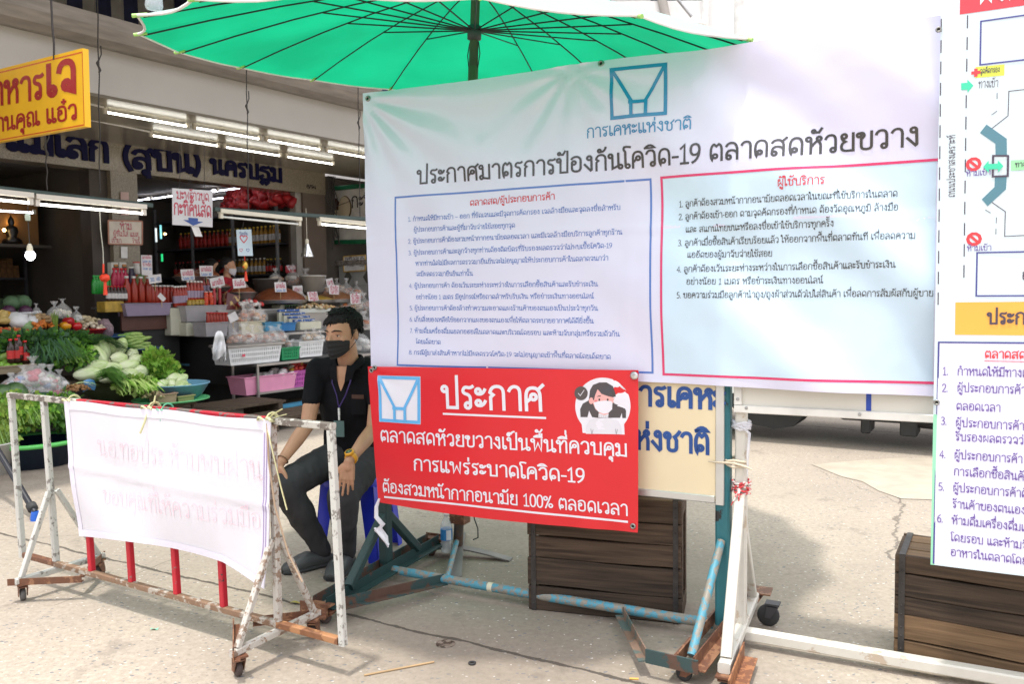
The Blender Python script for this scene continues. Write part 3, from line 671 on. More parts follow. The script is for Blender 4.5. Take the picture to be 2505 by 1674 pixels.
# right end of this stand
Gf, Gb = S(1.60, .085, .44), S(1.66, .085, -.42); gd = (Gb - Gf).normalized(); gs = V((gd.y, -gd.x, 0))
mb = MB(SO); mb.angle(Gf + gs * .028 - Z * .02, Gb + gs * .028 - Z * .02, .045, .005, side=1); mb.build('foot_iron', RUSTY, stand)
mb = MB(SO); mb.angle(Gf - gs * .028 - Z * .02, Gb - gs * .028 - Z * .02, .045, .005, side=-1); mb.build('foot_iron', RUSTY, stand)
mb = MB(SO); mb.hexa(Gf - gd * .01 - gs * .05 + Z * .0, gs * .10, gd * .004, Z * .026); mb.build('end_plate', chipped('green_and_rust', (.035, .07, .07), (.13, .07, .05), .5, 9), stand)
for k, P in ((0, Gf + gd * .04), (0, Gb - gd * .04)): caster(stand, P - Z * .021, gs, BLACKRUB, RUSTY, .030)
stube(stand, SO, 'brace', [S(1.640, .43, .035), S(1.612, .10, .40)], .017, BLUEPIPE)
stube(stand, SO, 'brace', [S(1.642, .43, -.03), S(1.655, .10, -.38)], .017, BLUEPIPE)
mb = MB(SO); k2 = S(1.22, PZ); mb.angle(k2 - Z * .024 + SN * .02, Gf - gs * .145 - Z * .026 + gd * .0, .036, .005, side=1); mb.build('knee_iron', chipped('green_and_rust2', (.10, .14, .13), (.28, .19, .14), .5, 9), stand)
# its cream panel
CREAM = mat('cream_panel_paint', (.78, .66, .44), .45, var=.05, scale=2)
mb = MB(SO); mb.hexa(S(.80, 1.45, .034), SE * .82, SN * .006, Z * .86); pan = mb.build('sign_panel', CREAM, stand)
for a, b in ((S(-.035, .600, .036), S(1.615, .600, .036)), (S(-.035, 2.32, .036), S(1.615, 2.32, .036))): spart(stand, SO, 'frame_rail', a, b, ALU, .022, .03)
for u in (-.026, 1.635): spart(stand, SO, 'frame_stile', S(u, .58, .036), S(u, 2.34, .036), ALU, .034, .022)
mb = MB(SO); cuv = lambda x, y: suv(x, y, .041); cfn = lambda u, z, k: S(u, z, .0405 + k)
z7 = lambda x, y: (1500 + x * .46164, 950 + y * .46164)
a = cuv(*z7(598, 108)); b = cuv(*z7(515, 350)); h1 = .115
LW = 26
def rline(s, pr, h, w, wd):
    st, W_ = layout(s); line(mb, s, cfn, (pr[0] - wd, pr[1]), (pr[0], pr[1]), h, w)
rline('การเคหะ', (a[0], a[1] - .004), .080, 19, .435); rline('แห่งชาติ', (b[0], b[1]), .080, 19, .385)
rline('ตลาดสดห้วยขวาง', (1.45, 1.45), .10, 18, 1.3)
mb.build('lettering', mat('blue_sign_paint', (.015, .07, .27), .5), stand)
# white signboard beside it
WO = S(2.3, 0); ws = thing('wheeled_signboard', 'white painted signboard on a white wheeled frame behind the right half of the banner', 'signboard', WO)
spart(ws, WO, 'post', S(1.712, .07, .0), S(1.712, 2.34, .0), DIRTYWHITE, .044); spart(ws, WO, 'post', S(3.05, .07, .0), S(3.05, 2.34, .0), DIRTYWHITE, .044)
spart(ws, WO, 'bottom_rail', S(1.735, .05), S(3.03, .05), DIRTYWHITE, .05, .045)
mb = MB(WO); mb.hexa(S(2.38, 1.66, .018), SE * .69, SN * .006, Z * .68); mb.build('sign_panel', mat('white_sign_panel', (.74, .72, .64), .4, var=.05, scale=3), ws)
spart(ws, WO, 'frame_rail', S(1.69, .973, .030), S(3.07, .973, .030), mat('white_frame_metal', (.78, .77, .72), .35), .020, .030); spart(ws, WO, 'frame_rail', S(1.69, 2.34, .030), S(3.07, 2.34, .030), mat('white_frame_metal', (.78, .77, .72), .35), .020, .030)
spart(ws, WO, 'frame_stile', S(1.704, .99, .030), S(1.704, 2.32, .030), mat('white_frame_metal', (.78, .77, .72), .35), .030, .020)
mb = MB(WO)
for u, z in ((1.705, 1.012), (1.738, .978), (2.15, .976), (2.6, .976)): mb.lathe(S(u, z, .040), [(.0065, 0), (.0065, .002), (.0035, .0035), (.0001, .002)], 10, ax=SN)
mb.build('screw', STEEL, ws)
u0, zz0 = suv(2125, 985, .026); mb = MB(WO); patch(mb, lambda u, z, k: S(u, z, .0245 + k), [(u0 - .009, .989), (u0 + .009, .989), (u0 + .009, 1.3), (u0 - .009, 1.3)]); mb.build('blue_stripe', mat('blue_sign_paint2', (.02, .07, .42), .5), ws)
Hf, Hb = S(1.73, .075, .40), S(1.70, .075, -.36); hd = (Hb - Hf).normalized(); hs = V((hd.y, -hd.x, 0))
spart(ws, WO, 'foot', Hf, Hb, DIRTYWHITE, .045, .04); spart(ws, WO, 'brace', S(1.712, .62, .022), Hf + hd * .05 + Z * .02, DIRTYWHITE, .040, .03); spart(ws, WO, 'brace', S(1.712, .50, -.022), Hb - hd * .05 + Z * .02, DIRTYWHITE, .038, .03)
mb = MB(WO); mb.angle(Hf + hs * .034 - Z * .045 - hd * .12, Hf + hs * .034 - Z * .045 + hd * .22, .055, .006, side=1); mb.build('corner_iron', chipped('orange_rust', (.36, .15, .06), (.24, .09, .04), .5, 30), ws)
mb = MB(WO); mb.hexa(Hb + hd * .05 + hs * .02 + Z * .012, hs * .05, hd * .05, Z * .003); mb.build('end_plate', RUSTY, ws)
wc = gp(1890, 1533); caster(ws, V((wc.x, wc.y, .104)), SE, BLACKRUB, DARKMETAL, .046)
caster(ws, Hf - Z * .021, SN, BLACKRUB, RUSTY, .026)
spart(ws, WO, 'foot', S(3.05, .075, .40), S(3.05, .075, -.36), DIRTYWHITE, .045, .04)
# ties round the posts
def wrap(label, name, c, r, turns, h, m, tails=(), rad=.0045):
    mb = MB(c); c = V(c); n = turns * 12
    mb.tube([c + (SE * cos(2 * pi * i / 12) + SN * sin(2 * pi * i / 12)) * (r + .003 * sin(i * 2.3)) + Z * (h * (i / n - .5) + .004 * sin(i * 1.7)) for i in range(n + 1)], rad, 6)
    for t in tails: mb.tube([c + SN * r] + [c + V(q) for q in t], [rad] * len(t) + [rad * .4], 5)
    return tag(mb.build(name, m), label, 'string')
pc = S(1.712, .655); wrap('red and white frayed twine wound round the white post', 'twine', pc, .034, 4, .055, mat('red_white_twine', (.62, .06, .07), .9, col2=(.75, .70, .66), thr=(.48, .56), scale=55), [[SN * .05 - Z * .03 - SE * .01, SN * .05 - Z * .07 - SE * .03], [SN * .05 - Z * .02, SN * .05 - Z * .05], [SE * .03 + SN * .03 + Z * .02, SE * .045 + SN * .03 + Z * .03]])
wrap('beige string binding the white post to the teal post', 'string', S(1.690, .755), .045, 3, .03, mat('beige_string', (.58, .50, .38), .9), [[SN * .05 + SE * .05 - Z * .01, SE * .075 + SN * .05 - Z * .02], [SN * .05 - SE * .06, SN * .05 - SE * .10]], .005)
wrap('clear plastic wrap wound round the white post below the sign', 'plastic_wrap', S(1.712, .905), .033, 4, .03, mat('clear_wrap', (.80, .80, .85), .2, alpha=.5), [[SE * .035 + SN * .02 - Z * .03, SE * .03 + SN * .03 - Z * .12, SE * .03 + SN * .03 - Z * .2]], .006)
# ------------------------------------------------------------------ big white banner
BU0, BU1, BZ1, BZ0 = -.055, 2.62, 2.405, 1.088
def ss(a, b, x): t = min(1, max(0, (x - a) / (b - a))); return t * t * (3 - 2 * t)
def bfold(u, z):
    a = (u - BU0); d = (BZ1 - .02 - z); r = math.hypot(a, d); th = math.atan2(d, a + .02)
    f = .010 * math.exp(-r / .62) * sin(th * 15 + .4) * ss(.02, .15, r)
    q = u * .80 + (z - 1.1) * 1.05                                      # broad slanting folds of the right half
    f += ss(.9, 1.7, u) * (.017 * sin(q * 9.5 + 1.2 * sin(u * 2.2)) + .005 * sin(q * 17 + u * 3))
    f += .006 * sin(u * 3.1 + 1) * sin((z - 1.1) * 2.4) + .004 * sin(u * 7 - z * 6) + .012 * ss(1.32, 1.09, z) * sin(u * 4.3 + .5)
    b2, d2 = u - 1.02, 2.375 - z; r2 = math.hypot(b2, d2); f += .006 * math.exp(-r2 / .35) * sin(math.atan2(d2, b2 + .001) * 13)
    f += .0030 * math.exp(-abs(u - 1.26 - .01 * sin(z * 9)) / .008) + .0028 * math.exp(-abs(z - 1.70 - .008 * sin(u * 7)) / .008) + .0022 * math.exp(-abs(u - .60) / .007)
    f += .0022 * noise.noise(V((u * 7, z * 7, 1.3))) + .0012 * noise.noise(V((u * 19, z * 15, 4)))
    return f
def bfn(u, z, k=0.): return S(u, z, .075 + bfold(u, z) + k)
BO_ = S(1.2, 1.75, .075); ban = thing('vinyl_banner', 'large white vinyl banner with a blue roof logo and two printed lists', 'banner', BO_)
VIN = cloth('white_vinyl', (.75, .74, .93), .10, .28, .9, bump=.0, var=.02, coat=1.)
mb = MB(BO_)
def bedge(i, j):
    u = BU0 + .012 * (1 - j) + (BU1 - BU0) * i; zb = BZ0 - .035 * i; zt = BZ1 - .022 * i - .010 * sin(i * pi * 2.3) ** 2; return u, zb + (zt - zb) * j
mb.surf(lambda i, j: bfn(*bedge(i, j)), 150, 84, th=.0012); mb.build('sheet', VIN, ban)
buvb = lambda x, y: suv(x, y, .08)
def ink(name, c, rough=.26): return mat(name, c, rough, var=.03, spec=1.)
BLUEINK, REDINK, BLACKINK, TEALINK, PINKINK = ink('blue_ink', (.07, .17, .52)), ink('red_ink', (.62, .03, .05)), ink('black_ink', (.02, .018, .018), .22), ink('logo_blue_ink', (.02, .22, .46)), ink('crimson_ink', (.68, .015, .13))
z5 = lambda x, y: (850 + x * .54201, 100 + y * .54201)
z6 = lambda x, y: (1550 + x * .44647, 300 + y * .44647)
z8 = lambda x, y: (300 + x * .68172, y * .68172)
def logo(mb, fn, uvf, pts, w):
    P = [uvf(*p) for p in pts]; a, b, c, d = P                  # corners TL TR BR BL
    L = lambda x, y: (a[0] + (b[0] - a[0]) * x + (d[0] - a[0]) * y + (c[0] - b[0] - d[0] + a[0]) * x * y, a[1] + (b[1] - a[1]) * x + (d[1] - a[1]) * y + (c[1] - b[1] - d[1] + a[1]) * x * y)
    stripe(mb, fn, [L(.04, .04), L(.96, .04), L(.96, .96), L(.04, .96)], w, closed=True, n=24, lift=.0016)
    for k, q in enumerate(([(.05, .05), (.40, .69)], [(.95, .05), (.62, .69)], [(.36, .69), (.66, .69)], [(.385, .69), (.385, .95)], [(.635, .69), (.635, .95)])): stripe(mb, fn, [L(*t) for t in q], w * .95, lift=.0020 + k * .0003, n=16)
mb = MB(BO_); logo(mb, bfn, buvb, [z8(1745, 243), z8(1955, 220), z8(1955, 412), z8(1748, 432)], .0145); mb.build('logo', TEALINK, ban)
mb = MB(BO_); pline(mb, 'การเคหะแห่งชาติ', bfn, buvb, z5(1075, 437), (1692, 314), .040, 12); mb.build('logo_lettering', TEALINK, ban)
mb = MB(BO_); pline(mb, 'ประกาศมาตรการป้องกันโควิด-19 ตลาดสดห้วยขวาง', bfn, buvb, z5(316, 647), (2251, 354), .064, 13.5); mb.build('title_lettering', BLACKINK, ban)
mb = MB(BO_); stripe(mb, bfn, [buvb(*z5(*p)) for p in ((217, 707), (1361, 622), (1372, 1500), (230, 1463))], .0085, closed=True, n=24); mb.build('blue_border', BLUEINK, ban)
mb = MB(BO_); q = [buvb(*z6(*p)) for p in ((146, 299), (1660, 200), (1640, 1427), (158, 1382))]; patch(mb, bfn, q, nu=60, nv=50, lift=.0004); mb.build('pale_blue_panel', ink('pale_blue_ink', (.57, .73, .87)), ban)
mb = MB(BO_); q2 = [buvb(*z6(2300, 160)), q[0], q[3], buvb(*z6(2300, 1455))]; stripe(mb, bfn, q2, .0095, n=40, lift=.0014); mb.build('crimson_border', PINKINK, ban)
mb = MB(BO_); pline(mb, 'ตลาดสด/ผู้ประกอบการค้า', bfn, buvb, z5(548, 744), z5(935, 714), .0235, 13); pline(mb, 'ผู้ใช้บริการ', bfn, buvb, z6(790, 352), z6(1050, 336), .0265, 13, d0=.002); mb.build('heading_lettering', REDINK, ban)
mb = MB(BO_)
for s_, x0, y0, x1, y1 in (('1. กำหนดให้มีทางเข้า – ออก ที่ชัดเจนและมีจุดการคัดกรอง เจลล้างมือและจุดลงชื่อสำหรับ', 273, 815, 1227, 760), ('ผู้ประกอบการค้าและผู้ที่มาจับจ่ายใช้สอยทุกจุด', 297, 862, 757, 842),
    ('2. ผู้ประกอบการค้าต้องสวมหน้ากากอนามัยตลอดเวลา และมีเจลล้างมือบริการลูกค้าทุกร้าน', 273, 915, 1236, 872), ('3. ผู้ประกอบการค้าและลูกจ้างทุกท่านต้องติดบัตรที่รับรองผลตรวจว่าไม่พบเชื้อโควิด-19', 274, 967, 1190, 933),
    ('หากท่านใดไม่มีผลการตรวจมายืนยันจะไม่อนุญาตให้ประกอบการค้าในตลาดจนกว่า', 304, 1015, 1175, 990), ('จะมีผลตรวจมายืนยันเท่านั้น', 306, 1062, 568, 1060), ('4. ผู้ประกอบการค้า ต้องเว้นระยะห่างระหว่างในการเลือกซื้อสินค้าและรับชำระเงิน', 277, 1115, 1127, 1108),
    ('อย่างน้อย 1 เมตร มีอุปกรณ์หรือถาดสำหรับรับเงิน หรือชำระเงินทางออนไลน์', 308, 1166, 1108, 1163), ('5. ผู้ประกอบการค้าต้องล้างทำความสะอาดแผงร้านค้าของตนเองเป็นประจำทุกวัน', 280, 1216, 1127, 1218),
    ('6. เก็บสิ่งของเหลือใช้ออกจากแผงของตนเองเพื่อให้ตลาดระบายอากาศได้ดียิ่งขึ้น', 280, 1267, 1108, 1276), ('7. ห้ามดื่มเครื่องดื่มแอลกอฮอล์ในตลาดและบริเวณโดยรอบ และห้ามจับกลุ่มหรือรวมตัวกัน', 282, 1318, 1225, 1335),
    ('โดยเด็ดขาด', 313, 1366, 424, 1370), ('8. กรณีผู้มาส่งสินค้าหากไม่มีผลตรวจโควิด-19 จะไม่อนุญาตเข้าพื้นที่ตลาดโดยเด็ดขาด', 283, 1415, 1186, 1438)):
    pline(mb, s_, bfn, buvb, z5(x0, y0), z5(x1, y1), .0175, 11)
mb.build('blue_lettering', BLUEINK, ban)
mb = MB(BO_)
for s_, x0, y0, x1, y1 in (('1. ลูกค้าต้องสวมหน้ากากอนามัยตลอดเวลาในขณะที่ใช้บริการในตลาด', 240, 460, 1447, 402), ('2. ลูกค้าต้องเข้า-ออก ตามจุดคัดกรองที่กำหนด ต้องวัดอุณหภูมิ ล้างมือ', 237, 530, 1450, 478), ('และ สแกนไทยชนะหรือลงชื่อเข้าใช้บริการทุกครั้ง', 276, 600, 1100, 570),
    ('3. ลูกค้าเมื่อซื้อสินค้าเรียบร้อยแล้ว ให้ออกจากพื้นที่ตลาดทันที เพื่อลดความ', 238, 675, 1545, 635), ('แออัดของผู้มาจับจ่ายใช้สอย', 291, 740, 757, 733), ('4. ลูกค้าต้องเว้นระยะห่างระหว่างในการเลือกซื้อสินค้าและรับชำระเงิน', 238, 820, 1437, 795),
    ('อย่างน้อย 1 เมตร หรือชำระเงินทางออนไลน์', 291, 888, 1037, 880), ('5. ขอความร่วมมือลูกค้านำถุง/ถุงผ้าส่วนตัวไปใส่สินค้า เพื่อลดการสัมผัสกับผู้ขาย', 239, 962, 1643, 952)):
    pline(mb, s_, bfn, buvb, z6(x0, y0), z6(x1, y1), .0205, 11, d0=.002)
mb.build('black_lettering', BLACKINK, ban)
def grommet(par, base, c, n=SN, r=.014):
    mb = MB(base); mb.lathe(c, [(r * .45, .001), (r * .5, .004), (r * .8, .005), (r, .002), (r, -.002)], 16, ax=n); mb.lathe(V(c) + n * .0012, [(r * .46, 0), (.0001, .0002)], 12, ax=n, mi=1)
    return mb.build('grommet', [mat('grommet_metal', (.32, .32, .30), .3, .9), mat('dark_hole', (.02, .02, .02), .9)], par)
for x, y in ((898, 240), (1469, 154)): grommet(ban, BO_, bfn(*buvb(x, y), .002))
# ------------------------------------------------------------------ red banner
RO = S(.65, .77, .105); red = thing('vinyl_banner', 'red vinyl banner with white lettering and a drawing of a masked girl', 'banner', RO)
ruv = lambda x, y: suv(x, y, .11)
RC = [ruv(900, 897), ruv(1562, 906), ruv(1560, 1304), ruv(926, 1229)]
def rfold(u, z):
    a, d = u - RC[0][0], RC[0][1] - z; e, d2 = RC[1][0] - u, RC[1][1] - z
    f = .004 * math.exp(-math.hypot(a, d) / .22) * sin(math.atan2(d, a + .01) * 10) + .004 * math.exp(-math.hypot(e, d2) / .22) * sin(math.atan2(d2, e + .01) * 11)
    return f + .007 * sin(u * 4.2) * ss(1.1, .45, z) + .003 * sin(u * 30) * ss(.50, .44, z) * ss(.6, 1.2, u) + .0012 * noise.noise(V((u * 9, z * 9, 0)))
def rfn(u, z, k=0.): return S(u, z, .112 + rfold(u, z) + k)
def rq(i, j):
    a, b, c, d = RC; x = (a[0] * (1 - i) + b[0] * i) * (1 - j) + (d[0] * (1 - i) + c[0] * i) * j; y = (a[1] * (1 - i) + b[1] * i) * (1 - j) + (d[1] * (1 - i) + c[1] * i) * j
    return x, y - .016 * sin(pi * i) * j + .006 * sin(pi * i) * (1 - j) * 0
mb = MB(RO); mb.surf(lambda i, j: rfn(*rq(i, j)), 70, 40, th=-.0012); mb.build('sheet', cloth('red_vinyl', (.74, .018, .028), .06, .33, .45, bump=0, var=.03, coat=.2), red)
zr = lambda x, y: (890 + x * .28974, 880 + y * .28974); ru = lambda x, y: ruv(*zr(x, y))
WINK, SKYINK = ink('white_ink', (.80, .78, .86)), ink('sky_blue_ink', (.13, .45, .82))
mb = MB(RO); patch(mb, rfn, [ru(118, 133), ru(482, 143), ru(485, 548), ru(133, 525)], nu=20, nv=20); mb.build('logo_ground', WINK, red)
mb = MB(RO); logo(mb, lambda u, z, k: rfn(u, z, k + .0006), ruv, [zr(118, 133), zr(482, 143), zr(485, 548), zr(133, 525)], .0155); mb.build('logo', SKYINK, red)
mb = MB(RO); pline(mb, 'ประกาศ', rfn, ruv, zr(660, 408), zr(1532, 432), .105, 14); stripe(mb, rfn, [ru(675, 458), ru(1535, 494)], .009, n=10)
pline(mb, 'ตลาดสดห้วยขวางเป็นพื้นที่ควบคุม', rfn, ruv, zr(142, 690), zr(2232, 820), .0535, 13.5); pline(mb, 'การแพร่ระบาดโควิด-19', rfn, ruv, zr(425, 930), zr(1864, 1042), .0525, 13.5)
pline(mb, 'ต้องสวมหน้ากากอนามัย 100% ตลอดเวลา', rfn, ruv, zr(162, 1117), zr(2232, 1322), .047, 13.5); stripe(mb, rfn, [ru(180, 1160), ru(760, 1215), ru(1400, 1290), ru(2222, 1374)], .009, n=12)
mb.build('lettering', WINK, red)
E_ = lambda x, y: ru(x, y)
mb = MB(RO)
mats_ = [WINK, ink('drawn_hair_ink', (.045, .035, .045)), ink('drawn_skin_ink', (.86, .40, .38)), ink('badge_ink', (.06, .045, .05)), ink('drawn_grey_ink', (.45, .43, .46)), ink('blush_ink', (.75, .18, .2)), ink('jumper_ink', (.72, .70, .77))]
R_ = lambda pts, mi, lf: blob(mb, rfn, [E_(*p) for p in pts], mi, lf)
cc = circ(2020, 392, 234, 240, 40); body = [p for p in cc if p[1] < 560]
R_(sorted([], key=0) + [(1848, 620)] + [p for p in circ(2020, 392, 234, 240, 40, radians(140), radians(400)) if True] + [(2204, 634)], 0, .0006)
R_([(1875, 628), (1880, 560), (1905, 515), (1960, 492), (2085, 494), (2150, 520), (2175, 570), (2180, 632)], 6, .0009)
R_([(1832, 486), (1828, 420), (1850, 372), (1900, 345), (1910, 260), (1935, 215), (1990, 193), (2050, 193), (2105, 225), (2128, 290), (2135, 345), (2185, 372), (2215, 430), (2216, 494), (2185, 494), (2180, 450), (2165, 492), (2060, 494), (1985, 494), (1930, 486), (1905, 430), (1890, 486)], 1, .0012)
R_(circ(1922, 348, 20, 28, 14), 2, .0014); R_(circ(2122, 350, 20, 28, 14), 2, .0014)
R_([(1982, 490), (1985, 455), (2068, 458), (2064, 494)], 6, .0014); R_([(1985, 450), (2000, 430), (2060, 430), (2068, 458), (2030, 470)], 2, .0015)
R_([(1935, 330), (1950, 290), (1975, 250), (2010, 290), (2070, 310), (2108, 318), (2108, 370), (2085, 430), (2045, 460), (2005, 456), (1960, 420), (1938, 370)], 2, .0016)
R_([(1935, 335), (1948, 292), (1962, 258), (1988, 218), (2060, 220), (2100, 262), (2112, 318), (2060, 304), (2010, 282), (1975, 252), (1955, 300), (1945, 345)], 1, .0019)
R_([(1944, 362), (1985, 352), (2040, 345), (2090, 350), (2102, 360), (2098, 420), (2065, 452), (2025, 458), (1985, 442), (1955, 405)], 0, .0021)
for x in (1992, 2063): R_(circ(x, 338, 8, 11, 10), 1, .0021)
R_([(1968, 316), (1985, 304), (2005, 304), (2003, 312), (1986, 312)], 1, .0021)
R_(circ(1962, 348, 14, 8, 10), 5, .0019)
for k, x in enumerate((1993, 2010, 2028, 2046)): stripe(mb, rfn, [E_(x, 470), E_(x - 3, 494)], .0012, 4, .0022)
for x in (1925, 2132): stripe(mb, rfn, [E_(x - 8, 585), E_(x + 2, 630)], .0012, 3, .0022); stripe(mb, rfn, [E_(x + 12, 590), E_(x + 2, 625)], .0012, 3, .0024)
R_(circ(1836, 285, 56, 59, 22), 3, .0023); stripe(mb, rfn, [E_(1812, 285), E_(1830, 305), E_(1862, 258)], .0024, 0, .0028)
mb.build('drawing', mats_, red)
SILV = None
for x, y in ((66, 92), (98, 68), (2272, 1409)): grommet(red, RO, rfn(*ru(x, y), .002), r=.0125)
mb = MB(RO); mb.lathe(rfn(*ru(2288, 135), .002), [(.017, 0), (.017, .004), (.011, .008), (.0001, .006)], 16, ax=SN); mb.build('grommet', mat('silver_foil', (.6, .6, .6), .3, .9, var=.4, scale=60), red)
ws_ = MB(rfn(*ru(140, 1175))); c = rfn(*ru(138, 1172), .004)
ws_.tube([c, c - Z * .04 - SE * .012 + SN * .01, c - Z * .09 - SE * .014 + SN * .01, c - Z * .125 + SE * .02 + SN * .005, c - Z * .15 - SE * .005 + SN * .01, c - Z * .19 + SE * .03, c - Z * .235 + SE * .045], [.006, .010, .012, .014, .022, .016, .004], 7, flat=.35)
ws_.tube([c - Z * .145 + SN * .012 - SE * .02, c - Z * .17 + SE * .02 + SN * .02, c - Z * .22 + SE * .055 + SN * .01], [.012, .022, .012], 7, flat=.4)
tag(ws_.build('cloth_strip', mat('white_plastic_strip', (.76, .73, .78), .5)), 'white strip tying the red banner corner to the green post', 'strip')
# ------------------------------------------------------------------ information board at the right edge
IO = S(2.75, 1.6, .13); inf = thing('notice_board', 'pale printed notice board with market plan and purple rules list at the right edge', 'notice board', IO)
iuv = lambda x, y: suv(x, y, .14)
def ifn(u, z, k=0.): return S(u, z, .14 + .004 * sin(u * 5 + z * 2) + k)
IU0, IU1, IZ0, IZ1 = 2.392, 3.35, .472, 2.95
mb = MB(IO); mb.surf(lambda i, j: ifn(IU0 + (IU1 - IU0) * i, IZ0 + (IZ1 - IZ0) * j - .0 * i), 12, 24, th=.0016); mb.build('sheet', cloth('pale_board_vinyl', (.68, .79, .84), .08, .32, .5, bump=0, var=.02, coat=.2), inf)
IPX = lambda x, y: iuv(x, y)
zt = lambda x, y: iuv(2230 + x * .26777, y * .26777)
zs = lambda x, y: iuv(1550 + x * .44647, 300 + y * .44647)
zb = lambda x, y: iuv(1500 + x * .46164, 950 + y * .46164)
def rt(p, q, u=3.33):
    """the line p-q carried on to the board's right edge"""
    t = (u - p[0]) / (q[0] - p[0]); return (u, p[1] + (q[1] - p[1]) * t)
NAVY = ink('navy_ink', (.05, .05, .26)); DARKINK = ink('dark_ink', (.05, .03, .06)); GREENINK = ink('green_ink', (.03, .62, .36)); TEALBLOCK = ink('slate_teal_ink', (.07, .21, .27)); PURPLE = ink('purple_ink', (.10, .03, .30))
mb = MB(IO); a = zt(440, 128); b = zt(1027, 45); mb2 = [(a[0], a[1]), rt(a, b), (3.33, 2.93), (a[0], 2.93)]; patch(mb, ifn, mb2, nu=6, nv=4); mb.build('red_title_block', ink('title_red_ink', (.66, .03, .05)), inf)
mb = MB(IO); a = zt(610, 30); line(mb, 'ผังตลาดสดห้วยขวาง', ifn, a, None, .050, 15, d0=.002); mb.build('title_lettering', WINK, inf)
def dashdot(mb, p, q, w, dash=.040, gap=.014):
    L = math.hypot(q[0] - p[0], q[1] - p[1]); d = ((q[0] - p[0]) / L, (q[1] - p[1]) / L); t = 0
    while t + dash < L:
        stripe(mb, ifn, [(p[0] + d[0] * t, p[1] + d[1] * t), (p[0] + d[0] * (t + dash), p[1] + d[1] * (t + dash))], w); t += dash + gap
        stripe(mb, ifn, [(p[0] + d[0] * t, p[1] + d[1] * t), (p[0] + d[0] * (t + .003), p[1] + d[1] * (t + .003))], w); t += .003 + gap
mb = MB(IO)
dashdot(mb, zt(272, 170), zs(1668, 1010), .0035); dashdot(mb, zt(512, 138), zt(503, 690), .0035); dashdot(mb, zt(500, 870), zs(1808, 950), .0035)
dashdot(mb, zt(782, 848), zt(780, 1000), .002, .018, .008); dashdot(mb, zt(780, 1012), zt(672, 1090), .002, .018, .008); dashdot(mb, zs(1928, 478), zs(1990, 515), .002, .018, .008); dashdot(mb, zs(1988, 520), zs(1984, 628), .002, .018, .008)
p = zt(890, 830); stripe(mb, ifn, [rt(p, zt(1027, 815)), p, zt(882, 1055), zt(735, 1170)], .0025); p = zs(2033, 623); stripe(mb, ifn, [zs(1965, 437), zs(2037, 487), p, rt(p, zs(2139, 618))], .0025)
stripe(mb, ifn, [zs(1970, 181), zs(2052, 181), zs(2050, 292), zs(1968, 295)], .006, closed=True, lift=.0026)
mb.build('plan_lines', DARKINK, inf)
mb = MB(IO); p, q = zt(634, 190), zt(627, 588); stripe(mb, ifn, [rt(p, zt(1027, 135)), p, q, rt(q, zt(1027, 543))], .005); p, q = zs(1882, 713), zs(1877, 950); stripe(mb, ifn, [rt(p, zs(2139, 708)), p, q, rt(q, zs(2139, 949))], .005); mb.build('plan_boxes', NAVY, inf)
mb = MB(IO); mb.poly([ifn(*zt(*p_), .001) for p_ in ((685, 1135), (625, 1212), (766, 1310), (768, 1416), (872, 1416), (870, 1265))][::-1]); mb.poly([ifn(*zs(*p_), .001) for p_ in ((1980, 295), (1978, 352), (1908, 420), (1940, 457), (2040, 365), (2045, 295))][::-1]); mb.build('plan_block', TEALBLOCK, inf)
mb = MB(IO)
mb.poly([ifn(*zt(*p_), .001) for p_ in ((453, 757), (510, 752), (510, 724), (565, 778), (512, 842), (510, 816), (454, 820))])
mb.poly([ifn(*zs(*p_), .003) for p_ in ((1915, 243), (1945, 208), (1945, 226), (1996, 224), (1996, 206), (2026, 237), (1998, 272), (1998, 254), (1946, 256), (1946, 274))]); mb.build('arrow', GREENINK, inf)
mb = MB(IO); patch(mb, ifn, [zt(585, 608), zt(850, 583), zt(848, 685), zt(583, 709)]); mb.build('yellow_tag', ink('yellow_ink', (.70, .78, .06)), inf)
mb = MB(IO); patch(mb, ifn, [zs(2068, 206), rt(zs(2068, 206), zs(2139, 202)), rt(zs(2068, 262), zs(2139, 258)), zs(2068, 262)]); mb.build('green_tag', ink('pale_green_ink', (.32, .74, .38)), inf)
mb = MB(IO)
for c_ in ((1863, 227), (1865, 638)):
    c = zs(*c_); r = .0185; stripe(mb, ifn, [(c[0] + r * cos(2 * pi * i / 20), c[1] + r * sin(2 * pi * i / 20)) for i in range(20)], .010, closed=True); stripe(mb, ifn, [(c[0] - r * .7, c[1] + r * .7), (c[0] + r * .7, c[1] - r * .7)], .009, lift=.0012)
for dx, dy in ((.010, 0), (0, .010)):
    c = zt(588, 660); stripe(mb, ifn, [(c[0] - dx, c[1] - dy), (c[0] + dx, c[1] + dy)], .010, lift=.0016 + dx * .03)
c = zs(1922, 1290); line(mb, 'ตลาดสด/ผู้ประกอบการค้า', ifn, c, None, .024, 16, d0=.003); stripe(mb, ifn, [(c[0], c[1] - .010), (3.3, c[1] - .010)], .002, lift=.003)
mb.build('red_marks', ink('bright_red_ink', (.75, .03, .04)), inf)
mb = MB(IO); p, q = zs(1763, 985), zs(1760, 1163); patch(mb, ifn, [p, rt(p, zs(2139, 982)), rt(q, zs(2139, 1167)), q], nu=4); mb.build('orange_block', ink('orange_ink', (.88, .42, .05)), inf)
mb = MB(IO); p, q = zs(1672, 1204), (iuv(2279, 1376)[0] + .006, .478); patch(mb, ifn, [p, rt(p, zs(2139, 1208)), (3.33, .478), q], nu=4, nv=6); mb.build('rules_panel', ink('lavender_ink', (.72, .74, .88)), inf)
mb = MB(IO); stripe(mb, ifn, [rt(p, zs(2139, 1208)), p, q], .0055, lift=.0012); mb.build('rules_border', NAVY, inf)
